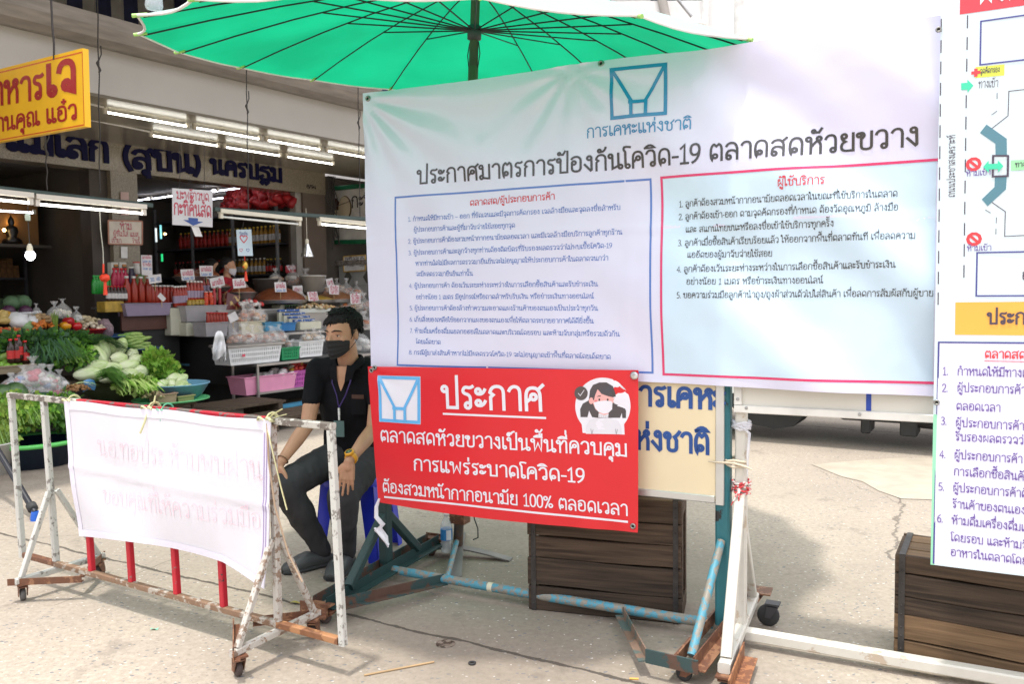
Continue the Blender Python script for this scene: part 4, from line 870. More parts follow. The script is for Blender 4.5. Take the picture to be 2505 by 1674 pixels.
mb = MB(IO); stripe(mb, ifn, [(IU0 + .006, 1.0), (IU0 + .006, IZ0 + .004)], .012, lift=.0006); mb.build('mint_edge', ink('mint_ink', (.28, .70, .46)), inf)
mb = MB(IO)
line(mb, 'จุดคัดกรอง', ifn, zt(624, 672), zt(806, 655), .0155, 15, d0=.003); line(mb, 'ทางเข้า', ifn, zt(608, 803), zt(792, 790), .022, 10)
line(mb, 'ถนนประชาสงเคราะห์', ifn, zs(1760, 408), zs(1762, 64), .018, 11); line(mb, 'ทางเข้า', ifn, zs(2090, 243), None, .0135, 16, d0=.003)
line(mb, 'อาคารพาณิชย์', ifn, zs(2126, 862), None, .027, 14); line(mb, 'ประกาศมาตรการ', ifn, zs(1935, 1103), None, .038, 17, d0=.003); mb.build('black_lettering', DARKINK, inf)
mb = MB(IO)
for s_, P in (('ห้ามเข้า', zs(1820, 294)), ('ห้ามเข้า', zs(1825, 704))): line(mb, s_, ifn, P, None, .0165, 11)
for s_, P in (('1.', zs(1692, 1382)), ('กำหนดให้มีทางเข้า – ออก', zs(1772, 1384)), ('2.', zs(1688, 1474)), ('ผู้ประกอบการค้าต้องสวม', zs(1770, 1474)), ('ตลอดเวลา', zb(1816, 114)), ('3.', zb(1735, 192)), ('ผู้ประกอบการค้าและลูกจ้าง', zb(1812, 202)), ('รับรองผลตรวจว่าไม่พบเชื้อ', zb(1812, 276)),
    ('4.', zb(1728, 368)), ('ผู้ประกอบการค้า ต้องเว้น', zb(1805, 372)), ('การเลือกซื้อสินค้าและรับ', zb(1803, 460)), ('5.', zb(1722, 540)), ('ผู้ประกอบการค้าต้องล้าง', zb(1798, 546)), ('ร้านค้าของตนเองเป็นประจำ', zb(1796, 632)), ('6.', zb(1715, 708)), ('ห้ามดื่มเครื่องดื่มแอลกอฮอล์', zb(1792, 718)), ('โดยรอบ และห้ามจับกลุ่ม', zb(1788, 808)), ('อาหารในตลาดโดยเด็ดขาด', zb(1786, 887))):
    line(mb, s_, ifn, (P[0], P[1]), None, .0235, 11.5, d0=.003, stretch=.93)
mb.build('purple_lettering', PURPLE, inf)
for x, y in ((2291, 984), (2296, 72)): grommet(inf, IO, ifn(*iuv(x, y), .004), r=.010)
# ------------------------------------------------------------------ old wooden bottle crates
WD = [wood('dark_crate_board_a', (.042, .028, .019), (.115, .076, .050)), wood('dark_crate_board_b', (.028, .020, .015), (.080, .055, .038)), wood('worn_crate_board', (.10, .062, .034), (.215, .135, .075))]
STRAP = mat('rusty_strap', (.055, .05, .047), .55, .5, var=.3, scale=20)
def crate(label, p, rz, W, D, H, cols, slot=True):
    t = thing('wooden_crate', label, 'crate', p, rz); n = 5; rr = random.Random(int(W * 1e4 + H * 99)); hs_ = [rr.uniform(.75, 1.3) for _ in range(n)]; hs_ = [q * H / sum(hs_) for q in hs_]; hz = [sum(hs_[:q]) for q in range(n)]; hb = H / n
    for side, y in ((0, .009), (1, D - .009)):
        for k in range(n):
            h = hs_[k] - .004 - rr.random() * .004; bow, ph_ = rr.uniform(.0015, .004), rr.uniform(0, 3)
            mb = MB(); X0 = rr.uniform(0, .006); X1 = W - rr.uniform(0, .006); zc_ = hz[k] + hs_[k] / 2
            sec = lambda i, c_: V((X0 + (X1 - X0) * i / 14, c_.y + bow * .6 * sin(i * .5 + ph_), c_.z + bow * sin(i * .37 + ph_) + (.0012 * noise.noise(V((i * 1.7, k, ph_))))))
            ring = [V((0, yy, zz_)) for yy, zz_ in ((y - .009, zc_ - h / 2 + .003), (y - .009, zc_ + h / 2 - .003), (y - .006, zc_ + h / 2), (y + .006, zc_ + h / 2), (y + .009, zc_ + h / 2 - .003), (y + .009, zc_ - h / 2 + .003), (y + .006, zc_ - h / 2), (y - .006, zc_ - h / 2))]
            mb.add([sec(i, c_) for i in range(15) for c_ in ring], [(i * 8 + j, (i + 1) * 8 + j, (i + 1) * 8 + (j + 1) % 8, i * 8 + (j + 1) % 8) for i in range(14) for j in range(8)] + [tuple(range(8)), tuple(range(119, 111, -1))])
            mb.build('board', WD[cols[k]], t)
    for x in (.012, W - .012):
        mb = MB()
        for z0, z1 in ((0.006, .075), (H - .085, H - .006)): mb.bbox((x, D / 2, (z0 + z1) / 2), (.022, D - .038, z1 - z0), .003)
        for y in (.05, D - .05): mb.bbox((x, y, H / 2), (.0215, .06, H - .165), .003)
        mb.build('end_panel', WD[0], t)
    for z in (.008, H - .011):
        for k in range(3):
            mb = MB(); mb.bbox((W / 2, D * (k + .5) / 3, z), (W - .05, D / 3 - .012, .014), .002); mb.build('slat', WD[2 if z > .1 else 0], t)
    for x in (.028, W - .028):
        mb = MB(); mb.hexa((x, -.0018, H / 2), (.011, 0, 0), (0, .0012, 0), (0, 0, H / 2)); mb.hexa((x, D / 2, H + .0022), (.011, 0, 0), (0, D / 2, 0), (0, 0, .0012)); mb.hexa((x, D + .0018, H / 2), (.011, 0, 0), (0, .0012, 0), (0, 0, H / 2)); mb.build('metal_strap', STRAP, t)
    mb = MB()
    for x in (.028, W - .028):
        for k in range(n):
            for q in (.3, .7): mb.lathe((x, -.003, hb * (k + q)), [(.004, 0), (.003, .002), (.0001, .0025)], 8, ax=V((0, -1, 0)))
    mb.build('nail', STRAP, t); return t
cL = gp(1292, 1492); crate('dark worn wooden crate under the cream sign with a green basin on top', cL, math.atan2(3.457 - 3.652, .716 - .057), .69, .27, .545, [1, 1, 0, 0, 0])
cR = gp(2181, 1650) - SN * .11; crate('dark wooden crate at the right edge with paler lower boards', cR, radians(-31), .72, .32, .425, [2, 2, 1, 1, 0])
def basin(name, label, p, r, h, m, cat='basin', seg=28, rb=None, lip=.012):
    rb = rb or r * .72; mb = MB(p)
    mb.lathe(p, [(.0001, .004), (rb - .004, .004), (r - .005, h - .003), (r, h), (r + lip, h), (r + lip, h - .010), (r + .002, h - .012), (rb, 0), (.0001, 0)], seg)
    return tag(mb.build(name, m), label, cat)
ca = math.atan2(3.457 - 3.652, .716 - .057); cb = cL + V((cos(ca), sin(ca), 0)) * .37 + V((-sin(ca), cos(ca), 0)) * .135 + Z * .548
basin('plastic_basin', 'round dark green plastic basin on top of the crate behind the red banner', cb, .22, .12, plastic('green_plastic', (.01, .16, .09)))
# ------------------------------------------------------------------ market umbrella
UC = CAM + (V((-.174, 4.048, 2.551)) - CAM) * 1.07; UN = V((.070, -.132, 1)).normalized(); UR = 1.605; UTH = 3.7347; NR = 18
u1 = V((0, 1, 0)).cross(UN).normalized(); u2 = UN.cross(u1); UH = .40
base = gp(1121, 1361)
ubase = V((base.x, base.y, 0))
um = thing('market_umbrella', 'big round green market umbrella with black ribs and white edge over the seated man', 'umbrella', ubase)
def up_(r, th, h): return UC + (u1 * cos(th) + u2 * sin(th)) * r + UN * h
def prof(q): return UH * (1 - q ** 1.35)
def canopy_mat():
    m = bpy.data.materials.new('umbrella_cloth'); m.use_nodes = True; n = m.node_tree.nodes; l = m.node_tree.links; b = n['Principled BSDF']
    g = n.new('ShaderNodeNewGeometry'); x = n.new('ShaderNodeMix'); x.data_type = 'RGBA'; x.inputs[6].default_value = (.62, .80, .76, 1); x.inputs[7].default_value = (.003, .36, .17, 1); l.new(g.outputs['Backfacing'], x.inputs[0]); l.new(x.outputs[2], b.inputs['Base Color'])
    b.inputs['Roughness'].default_value = .6; b.inputs['Specular IOR Level'].default_value = .2
    t = n.new('ShaderNodeBsdfTranslucent')
    tc = n.new('ShaderNodeTexCoord'); nz = n.new('ShaderNodeTexNoise'); nz.inputs['Scale'].default_value = 1.6; nz.inputs['Detail'].default_value = 5; l.new(tc.outputs['Object'], nz.inputs['Vector'])
    rp = n.new('ShaderNodeValToRGB'); rp.color_ramp.elements[0].color = (.003, .27, .125, 1); rp.color_ramp.elements[1].color = (.004, .39, .185, 1); rp.color_ramp.elements[0].position = .35; rp.color_ramp.elements[1].position = .65; l.new(nz.outputs['Fac'], rp.inputs[0]); l.new(rp.outputs[0], t.inputs[0])
    mx = n.new('ShaderNodeMixShader'); mx.inputs[0].default_value = .5; l.new(b.outputs[0], mx.inputs[1]); l.new(t.outputs[0], mx.inputs[2]); l.new(mx.outputs[0], n['Material Output'].inputs[0]); return m
mb = MB(ubase)
def canopy(i, j):
    a = i * NR; k = int(a) % NR; f = a - int(a); th = UTH - 2 * pi * a / NR
    q = .03 + .97 * j; r = UR * q; c = cos(pi / NR) / cos(2 * pi / NR * (f - .5)); sag = sin(pi * f)
    return up_(r * (1 - (1 - c) * 1.0 - .018 * sag * q), th, prof(q) - .016 * sag * q * (1 - .3 * q))
g_ = [canopy(i / (NR * 6), j / 14) for i in range(NR * 6 + 1) for j in range(15)]
fs = [(i * 15 + j, i * 15 + j + 1, (i + 1) * 15 + j + 1, (i + 1) * 15 + j) for i in range(NR * 6) for j in range(14)]
mb.add(g_, fs, 0, True)
can = mb.build('canopy', canopy_mat(), um)
me = can.data; me.update()
if me.polygons[3].normal.dot(UN) < 0: me.flip_normals()
mb = MB(ubase); ed = [canopy(i / (NR * 6), 1.0) for i in range(NR * 6)]; mb.tube(ed + [ed[0]], .006, 6); mb.build('edge_binding', mat('white_binding', (.80, .82, .80), .7), um)
RIB = mat('rib_steel', (.028, .03, .028), .45, .4)
apex = UC + UN * (UH - .03); run = onp(1148, 80, UC, V((0, 1, 0)))
ax0 = ubase + Z * .05; axd = (apex - ax0).normalized()
run = ax0 + axd * ((CAM + ray(1148, 78) * ((UC.y - .0) / ray(1148, 78).y) - ax0).dot(axd))
for k in range(NR):
    th = UTH - 2 * pi * k / NR
    mb = MB(ubase); mb.tube([up_(UR * q, th, prof(q) - .012) for q in (.02, .2, .4, .6, .8, .985)], .0040, 6); rb_ = mb.build('rib', RIB, um)
    mb = MB(ubase); e = up_(UR * .50, th, prof(.5) - .016); mb.tube([run + (u1 * cos(th) + u2 * sin(th)) * .03, e], .0038, 6); mb.build('stretcher', RIB, rb_)
    mb = MB(ubase); mb.tube([up_(UR * .975, th, prof(.975) - .006), up_(UR * 1.012, th, prof(1.0) - .006)], .0085, 7); mb.build('rib_tip', plastic('lime_tip', (.35, .62, .16)), rb_)
stube(um, ubase, 'pole', [ax0 + axd * .02, ax0 + axd * 1.35], .020, chipped('pole_rust', (.06, .055, .05), (.11, .07, .05), .5, 12))
stube(um, ubase, 'pole', [ax0 + axd * 1.30, run - axd * .18], .026, mat('olive_pole', (.07, .10, .05), .5, .3, var=.2))
stube(um, ubase, 'pole', [run - axd * .20, apex + axd * .06], .0235, mat('brown_pole', (.095, .075, .05), .5, .2, var=.3, scale=5))
mb = MB(ubase); mb.lathe(run, [(.024, -.05), (.036, -.045), (.036, .02), (.024, .025)], 16, ax=axd); mb.build('runner', DARKMETAL, um)
for s_ in (-1, 1): stube(um, ubase, 'spring_clip', [run - axd * .06 + SE * .026 * s_, run - axd * .12 + SE * .036 * s_, run - axd * .19 + SE * .026 * s_], .003, DARKMETAL, 5)
# cross-shaped steel foot of the umbrella
usd = thing('umbrella_stand', 'flat grey steel cross stand with a rusty socket holding the umbrella pole', 'stand', ubase)
FLAT = mat('flat_grey_steel', (.20, .195, .185), .5, .4, var=.2)
for k, (P, L) in enumerate(((gp(1250, 1372), 0), (gp(1115, 1418), 0))):
    d = (P - ubase); d.z = 0; L = d.length; d.normalize(); n_ = V((-d.y, d.x, 0))
    mb = MB(); q = [d * L * s_ + Z * (.045 * (1 - abs(s_) ** 1.5) + .004 + k * .008) for s_ in (-1.25, -1, -.6, -.25, 0, .25, .6, 1)]
    for a, b in zip(q, q[1:]): mb.hexa((a + b) / 2, (b - a) / 2 * 1.01, n_ * .030, Z * .004)
    mb.build('foot_bar', FLAT, usd)
mb = MB(); mb.tube([Z * .055, Z * .055 + axd * .32], .027, 14); mb.build('socket', chipped('socket_rust', (.07, .06, .05), (.12, .07, .045), .5, 14), usd)
mb = MB(); mb.hexa(axd * .17 + Z * .05 + SE * .005, SE * .045, SN * .036, Z * .030); mb.build('clamp', RUSTY, usd)
hk = MB(ubase); hp = ubase + axd * .20 + Z * .05 + SE * .04
hk.tube([hp, hp + SE * .03 + Z * .045, hp + SE * .055 + Z * .05, hp + SE * .065 + Z * .03, hp + SE * .05 + Z * .005, hp + SE * .055 - Z * .03, hp + SE * .075 - Z * .08, hp + SE * .075 - Z * .13, hp + SE * .045 - Z * .145], .0035, 6)
tag(hk.build('wire_hook', DARKMETAL), 'bent dark wire hook stuck in the clamp of the umbrella stand', 'hook')
# plastic bottles
CLR = mat('clear_bottle_plastic', (.82, .88, .92), .08, var=.01, alpha=.30, spec=.7)
def pet(label, p, s=1., rz=0., lab=True, tilt=None, cap=True):
    t = thing('water_bottle', label, 'bottle', p, rz, rot=tilt); r = .0325 * s
    mb = MB(); mb.lathe((0, 0, 0), [(.0001, .004), (r * .6, .0), (r * .92, .004), (r, .014)] + [(r * (1 - .04 * (k % 2)), .02 + .012 * k * s) for k in range(10)] + [(r, .15 * s), (r * .85, .17 * s), (r * .5, .19 * s), (r * .36, .197 * s), (r * .36, .212 * s)], 18); mb.build('bottle_body', CLR, t)
    if cap: mb = MB(); mb.lathe((0, 0, .205 * s), [(.0001, 0), (r * .42, 0), (r * .42, .014), (.0001, .015)], 14); mb.build('cap', plastic('white_plastic', (.78, .78, .78)), t)
    if lab:
        mb = MB(); mb.lathe((0, 0, 0), [(r * 1.012, .075 * s), (r * 1.02, .135 * s)], 20); mb.build('label', mat('blue_label', (.03, .22, .52), .4), t)
        mb = MB(); mb.surf(lambda i, j: (r * 1.035 * cos(-pi / 2 + (i - .5) * .9), r * 1.035 * sin(-pi / 2 + (i - .5) * .9), (.078 + .054 * j) * s), 6, 1); mb.build('label_mark', mat('silver_label', (.66, .70, .74), .4), t)
        mb = MB(); mb.lathe((0, 0, 0), [(r * .90, .006), (r * .93, .03 * s), (.0001, .0302 * s)], 16); mb.build('water', mat('water_in_bottle', (.75, .82, .85), .03, var=.01, alpha=.35, spec=.9), t)
    return t
bp_ = gp(1093, 1353, .03); pet('clear water bottle with blue label standing on the umbrella stand', bp_, 1.0, .5)
bt = CAM + ray(361, 18) * (UC.y - .10); tp_ = up_(UR * .955, UTH - .02, prof(.955) + .004)
pet('clear empty plastic bottle standing on the left edge of the umbrella', tp_ + Z * .008, 1.1, 0, lab=False)
# leaning dark pole with a blue end at the far left
p0, p1 = gp(87, 1274), dp(-60, 1010, 5.9)
mb = MB(p0); mb.tube([p0 + Z * .05, p1], .020, 10); t_ = thing('leaning_pole', 'slanted black pole with a blue foot at the left edge behind the barrier', 'pole', p0)
mb.build('shaft', mat('black_pole', (.02, .022, .03), .4), t_)
mb = MB(p0); mb.lathe(p0, [(.030, 0), (.030, .02), (.022, .06)], 12); mb.build('foot', plastic('blue_plastic', (.02, .12, .55)), t_)
mb = MB(p0); d_ = (p1 - p0).normalized(); mb.lathe(p0 + Z * .05 + d_ * .03, [(.021, 0), (.032, .004), (.032, .05), (.021, .054)], 12, ax=d_); mb.build('collar', BLACKRUB, t_)
# ------------------------------------------------------------------ people
def remesh(name, mb, vox, m, par, sm=6, disp=None, sub=None):
    """fuse overlapping closed shapes into one continuous skin"""
    o = mb.build(name, m); o.location = (0, 0, 0)
    r = o.modifiers.new('r', 'REMESH'); r.mode = 'VOXEL'; r.voxel_size = vox; r.use_smooth_shade = True
    if sm: s_ = o.modifiers.new('s', 'SMOOTH'); s_.iterations = sm; s_.factor = .5
    dg = bpy.context.evaluated_depsgraph_get(); me = bpy.data.meshes.new_from_object(o.evaluated_get(dg))
    old = o.data; bpy.data.objects.remove(o); bpy.data.meshes.remove(old)
    if disp:
        nn = [v.normal.copy() for v in me.vertices]
        for v, k in zip(me.vertices, nn): v.co += k * disp(v.co)
    for p in me.polygons: p.use_smooth = True
    me.name = name
    if not me.materials: me.materials.append(m)
    o = bpy.data.objects.new(name, me); COL.objects.link(o); o.parent = par; return o
def caps(mb, pts):
    """chain of tapered capsules: (point, radius)"""
    pts = [(V(p), r) for p, r in pts]
    for p, r in pts: mb.ell(p, r, 14, 10)
    for (p, r), (q, s_) in zip(pts, pts[1:]):
        d = q - p; L = d.length
        if L < 1e-5: continue
        mb.lathe(p, [(r, 0), (s_, L)], 14, ax=d / L)
def hand(mb, wrist, fwd, nrm, side, s=1., curl=.5, spread=.2, curls=None):
    """palm and five bent fingers from the wrist along fwd; nrm = back of the hand; side = towards the thumb"""
    wrist, fwd, nrm, side = V(wrist), V(fwd).normalized(), V(nrm).normalized(), V(side).normalized()
    caps(mb, [(wrist, .023 * s), (wrist + fwd * .03 * s, .024 * s)])
    for k in (-.024, -.008, .008, .024): caps(mb, [(wrist + fwd * .02 * s + side * k * .8 * s, .0155 * s), (wrist + fwd * .085 * s + side * k * 1.15 * s, .0125 * s)])
    for n_, (k, L) in enumerate(((.030, .072), (.010, .082), (-.010, .076), (-.029, .058))):
        c = (curls[n_] if curls else curl); p = wrist + fwd * .088 * s + side * k * s; d = (fwd + side * k * spread * 20).normalized(); pts = [(p, .0082 * s)]
        for j, f in enumerate((.42, .32, .26)):
            d = (d * cos(c * .5) - nrm * sin(c * .5)).normalized() if j or c else d; p = p + d * L * f * s; pts.append((p, (.0076 - .0006 * j) * s))
        caps(mb, pts)
    p = wrist + fwd * .022 * s + side * .026 * s; d = (fwd * .75 + side * .66 - nrm * .15).normalized()
    caps(mb, [(p, .0135 * s), (p + d * .036 * s, .0112 * s), (p + d * .036 * s + (d + fwd * .5).normalized() * .030 * s, .0092 * s), (p + d * .036 * s + (d + fwd * .8).normalized() * .050 * s, .0078 * s)])
SKIN = mat('tan_skin', (.47, .255, .155), .5, var=.10, scale=14, spec=.35, bump=.06, bs=180)
def frame(f, up=Z):
    f = V(f).normalized(); r = f.cross(up).normalized(); u = r.cross(f); return r, f, u      # right (its own left is -r), front, up
def headshape(mb, c, R, s=1.):
    """skull, jaw, nose, brow, ears round c (between the ears); R = (right, front, up)"""
    r, f, u = R; P = lambda x, y, z: c + (r * x + f * y + u * z) * s
    secs = [(-.118, .048, .012, .026), (-.105, .060, .030, .040), (-.085, .056, .048, .056), (-.06, .045, .058, .068), (-.03, .032, .0655, .079), (0, .020, .071, .089), (.03, .012, .0735, .094), (.06, .006, .073, .094), (.085, .0, .066, .086), (.105, -.004, .050, .066), (.118, -.006, .026, .036)]
    mb.loft([(P(0, y, z), r * a * s, f * b * s, .92) for z, y, a, b in secs], 24)
    caps(mb, [(P(0, .108, .012), .009 * s), (P(0, .122, -.018), .0125 * s), (P(0, .116, -.026), .013 * s)])
    for k in (-1, 1):
        caps(mb, [(P(.014 * k, .100, .028), .011 * s), (P(.046 * k, .084, .026), .010 * s)]); mb.ell(P(.046 * k, .070, -.018), (.022 * s,) * 3, 10, 8); mb.ell(P(.011 * k, .112, -.024), .0085 * s, 8, 6)
        E = Matrix((f, u, r)).transposed(); mb.ell(P(.0745 * k, -.006, -.004), (.017 * s, .031 * s, .009 * s), 12, 8, R=E)
    caps(mb, [(P(-.016, .094, -.058), .008 * s), (P(.016, .094, -.058), .008 * s)])
    return P
def person_parts(): pass
# the seated man
mpos = V((-.885, 4.50, 0))
man = thing('person', 'seated man in black polo shirt and black face mask with a yellow wristwatch', 'person', mpos)
J = {k: V(v) for k, v in dict(pel=(-.885, 4.53, .535), waist=(-.885, 4.53, .70), chest=(-.885, 4.49, .93), neck=(-.888, 4.43, 1.075), hipR=(-.965, 4.50, .55), hipL=(-.795, 4.50, .545)).items()}
hc = V((-.898, 4.395, 1.235)); HR = frame((-.50, -.86, -.10))
TR = frame((-.22, -.97, -.10))
shR = V((-1.065, 4.46, 1.035)); shL = V((-.715, 4.46, 1.03))
elR, wrR = V((-1.095, 4.33, .755)), dp(683, 1137, 4.13); elL, wrL = V((-.735, 4.28, .735)), dp(853, 1130, 4.035)
knR, anR = dp(694, 1188, 4.12), dp(793, 1352, 4.30); knL, anL = dp(838, 1216, 4.13), dp(848, 1354, 4.27)
body = MB(mpos)
P = headshape(body, hc, HR, 1.0)
caps(body, [(J['chest'] + Z * .04, .07), (J['neck'], .058), (hc + HR[1] * -.01 - Z * .07, .055)])
body.loft([(J['pel'] - Z * .08, TR[0] * .10, TR[1] * .08), (J['pel'], TR[0] * .165, TR[1] * .115), (J['waist'], TR[0] * .145, TR[1] * .10), (J['chest'] - Z * .04, TR[0] * .165, TR[1] * .105), (J['chest'] + Z * .06, TR[0] * .15, TR[1] * .085), (J['neck'] - Z * .02, TR[0] * .07, TR[1] * .055)], 20)
for s_, e, w_ in ((shR, elR, wrR), (shL, elL, wrL)):
    caps(body, [(J['chest'] + Z * .07, .06), (s_, .052), (s_ * .5 + e * .5, .047), (e, .039), (e * .62 + w_ * .38, .0385), (e * .25 + w_ * .75, .029), (w_, .0245)])
for h_, k_, a_ in ((J['hipR'], knR, anR), (J['hipL'], knL, anL)):
    caps(body, [(h_, .075), (k_, .05), (k_ * .7 + a_ * .3, .048), (a_ + Z * .03, .034), (a_ - Z * .03, .036)])
ftR, ftL = gp(728, 1384, .03), gp(806, 1412, .03)
for a_, t_ in ((anR, ftR), (anL, ftL)): caps(body, [(V((a_.x, a_.y, .05)), .036), (V((a_.x, a_.y, .04)) * .35 + V((t_.x, t_.y, .04)) * .65, .026)])
dR = (knR + V((.0, -.02, .0)) - wrR).normalized()
hand(body, wrR, V((-.02, -.25, -1)), V((-.75, -.6, .2)), V((.75, -.65, .1)), .98, .25)
hand(body, wrL, V((-.12, -.10, -1)), V((.10, -1, .10)), V((-.98, -.10, .1)), 1.0, .28, .16, [.30, .12, .20, .45])
remesh('body', body, .0042, SKIN, man, 3)
def facemask(c, R, s, m, name, par, base, strap=True):
    r, f, u = R; P = lambda x, y, z: c + (r * x + f * y + u * z) * s
    def fn(i, j):
        a = (i - .5) * 2; zt = -.017 - .010 * abs(a) ** 1.6; zb = -.118 + .042 * abs(a) ** 2.2; z = zt + (zb - zt) * j
        wdt = .0745 - .018 * max(0, (-z - .04) / .08); th = a * 1.22
        fr = .108 + .030 * math.exp(-(a / .34) ** 2) * (1 - .35 * j) - .012 * (1 - j) * abs(a) * 0 - .020 * max(0, j - .75) * 4 * .5
        pl = .0022 * sin(j * 26) * (1 - a * a)
        return P(wdt * sin(th) * 1.06, .0 + (fr + pl) * cos(th) ** .72 if cos(th) > 0 else 0, z)
    mb = MB(base); mb.surf(fn, 24, 16, th=-.002); o = mb.build(name, m, par)
    if strap:
        for k in (-1, 1):
            mb = MB(base); mb.tube([P(.073 * k, .036, -.022), P(.080 * k, .006, .020), P(.079 * k, -.020, .012), P(.078 * k, -.022, -.012), P(.076 * k, .004, -.042), P(.066 * k, .040, -.072)], .0020, 5); mb.build('ear_loop', m, o)
    return o
facemask(hc, HR, 1.0, mat('black_mask_cloth', (.010, .010, .011), .7, var=.1), 'face_mask', man, mpos)
DARK = mat('dark_brown_eye', (.02, .012, .008), .25); WHITE = mat('eye_white', (.55, .50, .45), .35); HAIRM = mat('black_hair', (.010, .009, .009), .6, var=.4, scale=40, spec=.22)
for k in (-1, 1):
    mb = MB(mpos); c = P(.031 * k, .0895, .002); E = Matrix((HR[0], HR[1], HR[2])).transposed()
    mb.ell(c, (.0150, .009, .0070), 12, 8, R=E); mb.ell(c + HR[1] * .0058 + HR[0] * (.003 * -1), (.0066, .0045, .0064), 10, 8, mi=1, R=E); mb.build('eye', [WHITE, DARK], man)
    mb = MB(mpos); mb.tube([P(.012 * k, .111, .026), P(.031 * k, .108, .032), P(.050 * k, .096, .030), P(.060 * k, .084, .024)], [.004, .0058, .005, .002], 6, flat=.6); mb.build('eyebrow', HAIRM, man)
    mb = MB(mpos); mb.tube([P(.015 * k, .0985, .0060), P(.031 * k, .1010, .0095), P(.047 * k, .091, .0060)], .0026, 5); mb.build('eyelid', mat('brown_lid', (.20, .10, .06), .5), man)
# hair: a cap with many overlapping locks
hb = MB(mpos)
hb.loft([(P(0, -.036, .0), HR[0] * .072, HR[1] * .060), (P(0, -.024, .035), HR[0] * .077, HR[1] * .082), (P(0, -.010, .068), HR[0] * .077, HR[1] * .096), (P(0, -.010, .096), HR[0] * .068, HR[1] * .087), (P(0, -.012, .118), HR[0] * .046, HR[1] * .060), (P(0, -.014, .129), HR[0] * .020, HR[1] * .026)], 28)
rr = random.Random(5)
for n_ in range(1700):
    a = rr.uniform(-pi, pi); q = rr.random(); low = .076 if abs(a) < 1.0 else (.030 if abs(a) < 1.85 else .0); z = .136 - q * (.136 - low)
    wv = min(1, max(.2, (.146 - z) / .06) ** .55); x, y = sin(a) * .0805 * wv, cos(a) * .101 * wv - .011
    t = V((cos(a) * .6 + .25, -sin(a) * .45 + .15, -.75)) if z < .112 else V((rr.uniform(-.2, .9), rr.uniform(.0, .9), -.1))
    t += V((rr.uniform(-.3, .3), rr.uniform(-.3, .3), rr.uniform(-.3, .4))); out = V((sin(a), cos(a), .25 + .6 * (z > .1)))
    L = rr.uniform(.016, .030) * (1 if z > .05 else .6); p = V((x, y, z))
    if abs(a) < 1.15 and z + t.z * L < .058: continue
    hb.tube([P(*(p * .985)), P(*(p + t * L * .5 + out * .005)), P(*(p + t * L + out * rr.uniform(-.004, .004)))], [.0040, .0036, .0008], 4)
for k in (-1, 1): hb.tube([P(.074 * k, .020, .04), P(.0765 * k, .024, .010), P(.075 * k, .024, -.010)], [.010, .007, .003], 6)
for n_ in range(26): x = rr.uniform(-.066, .060); hb.tube([P(x, .086 - x * x * 7, .092), P(x + .012, .101 - x * x * 8, .074), P(x + .022, .103 - x * x * 8, .074 - rr.uniform(.012, .032))], [.006, .0048, .0008], 4)
hb.build('hair', HAIRM, man)
# clothes
wr_ = lambda sc_, amp, fr: (lambda co: amp * noise.noise(V((co.x * fr, co.y * fr, co.z * fr * .55)) + V((3, 1, 2))) + amp * .5 * noise.noise(V((co.x * fr * 2.6, co.y * fr * 2.6, co.z * fr * 1.4))))
shirt = MB(mpos)
shirt.loft([(J['pel'] - Z * .02, TR[0] * .182, TR[1] * .140), (J['pel'] + Z * .08, TR[0] * .178, TR[1] * .135), (J['waist'], TR[0] * .175, TR[1] * .128), (J['chest'] - Z * .06, TR[0] * .200, TR[1] * .130), (J['chest'] + Z * .03, TR[0] * .194, TR[1] * .118), (J['chest'] + Z * .095, TR[0] * .165, TR[1] * .095), (J['neck'] - Z * .022, TR[0] * .100, TR[1] * .076)], 28)
for s_, e in ((shR, elR), (shL, elL)): caps(shirt, [(J['chest'] + Z * .06 + (s_ - J['chest']) * .3, .085), (s_ + Z * .002, .066), (s_ * .72 + e * .28, .060), (s_ * .44 + e * .56, .055)])
SHIRT = mat('black_polo_cotton', (.010, .010, .0118), .9, var=.15, scale=4, spec=.1, bump=.1, bs=400)
remesh('polo_shirt', shirt, .009, SHIRT, man, 3, wr_(1, .012, 9))
cb = MB(mpos); cf = lambda t, h, o_: J['neck'] + Z * (.018 + h * (1 - .0 * t)) + TR[0] * sin(t) * (.070 + o_) + TR[1] * cos(t) * (.066 + o_) - Z * .055 * max(0, cos(t)) ** 2
cb.surf(lambda i, j: cf(.32 + (2 * pi - .64) * i, .030 - .052 * j if j > .25 else .0172 + 0 * i, .001 + .022 * j), 40, 5, th=.003); cb.build('collar', SHIRT, man)
def front(x, z, k):
    """a point on the shirt's front: x to the wearer's right, z above the chest"""
    st = [(-.3, .140, .18, 0), (-.06, .131, .19, 0), (.03, .120, .186, .2), (.095, .098, .165, .65), (.145, .074, .10, 1)]
    z_ = max(-.299, min(.1449, z)); i = [q for q in range(4) if st[q][0] <= z_][-1]; a, b = st[i], st[i + 1]; t = (z_ - a[0]) / (b[0] - a[0]); dep, wid, mv = [a[q] + (b[q] - a[q]) * t for q in (1, 2, 3)]
    c = J['chest'] + (V((J['neck'].x, J['neck'].y, 0)) - V((J['chest'].x, J['chest'].y, 0))) * mv
    return c + TR[0] * x + Z * z + TR[1] * (math.sqrt(max(.02, 1 - (x / wid) ** 2)) * dep + .006 + k)
pk = MB(mpos); patch(pk, front, [(-.055, -.02), (-.125, -.025), (-.125, -.12), (-.055, -.11)], nu=5, nv=5, lift=.006); pk.build('pocket', SHIRT, man)
ph = MB(mpos); patch(ph, front, [(-.058, -.004), (-.118, -.010), (-.118, -.032), (-.058, -.026)], nu=5, lift=.009); ph.build('pocket_trim', mat('brown_leather', (.06, .022, .012), .5), man)
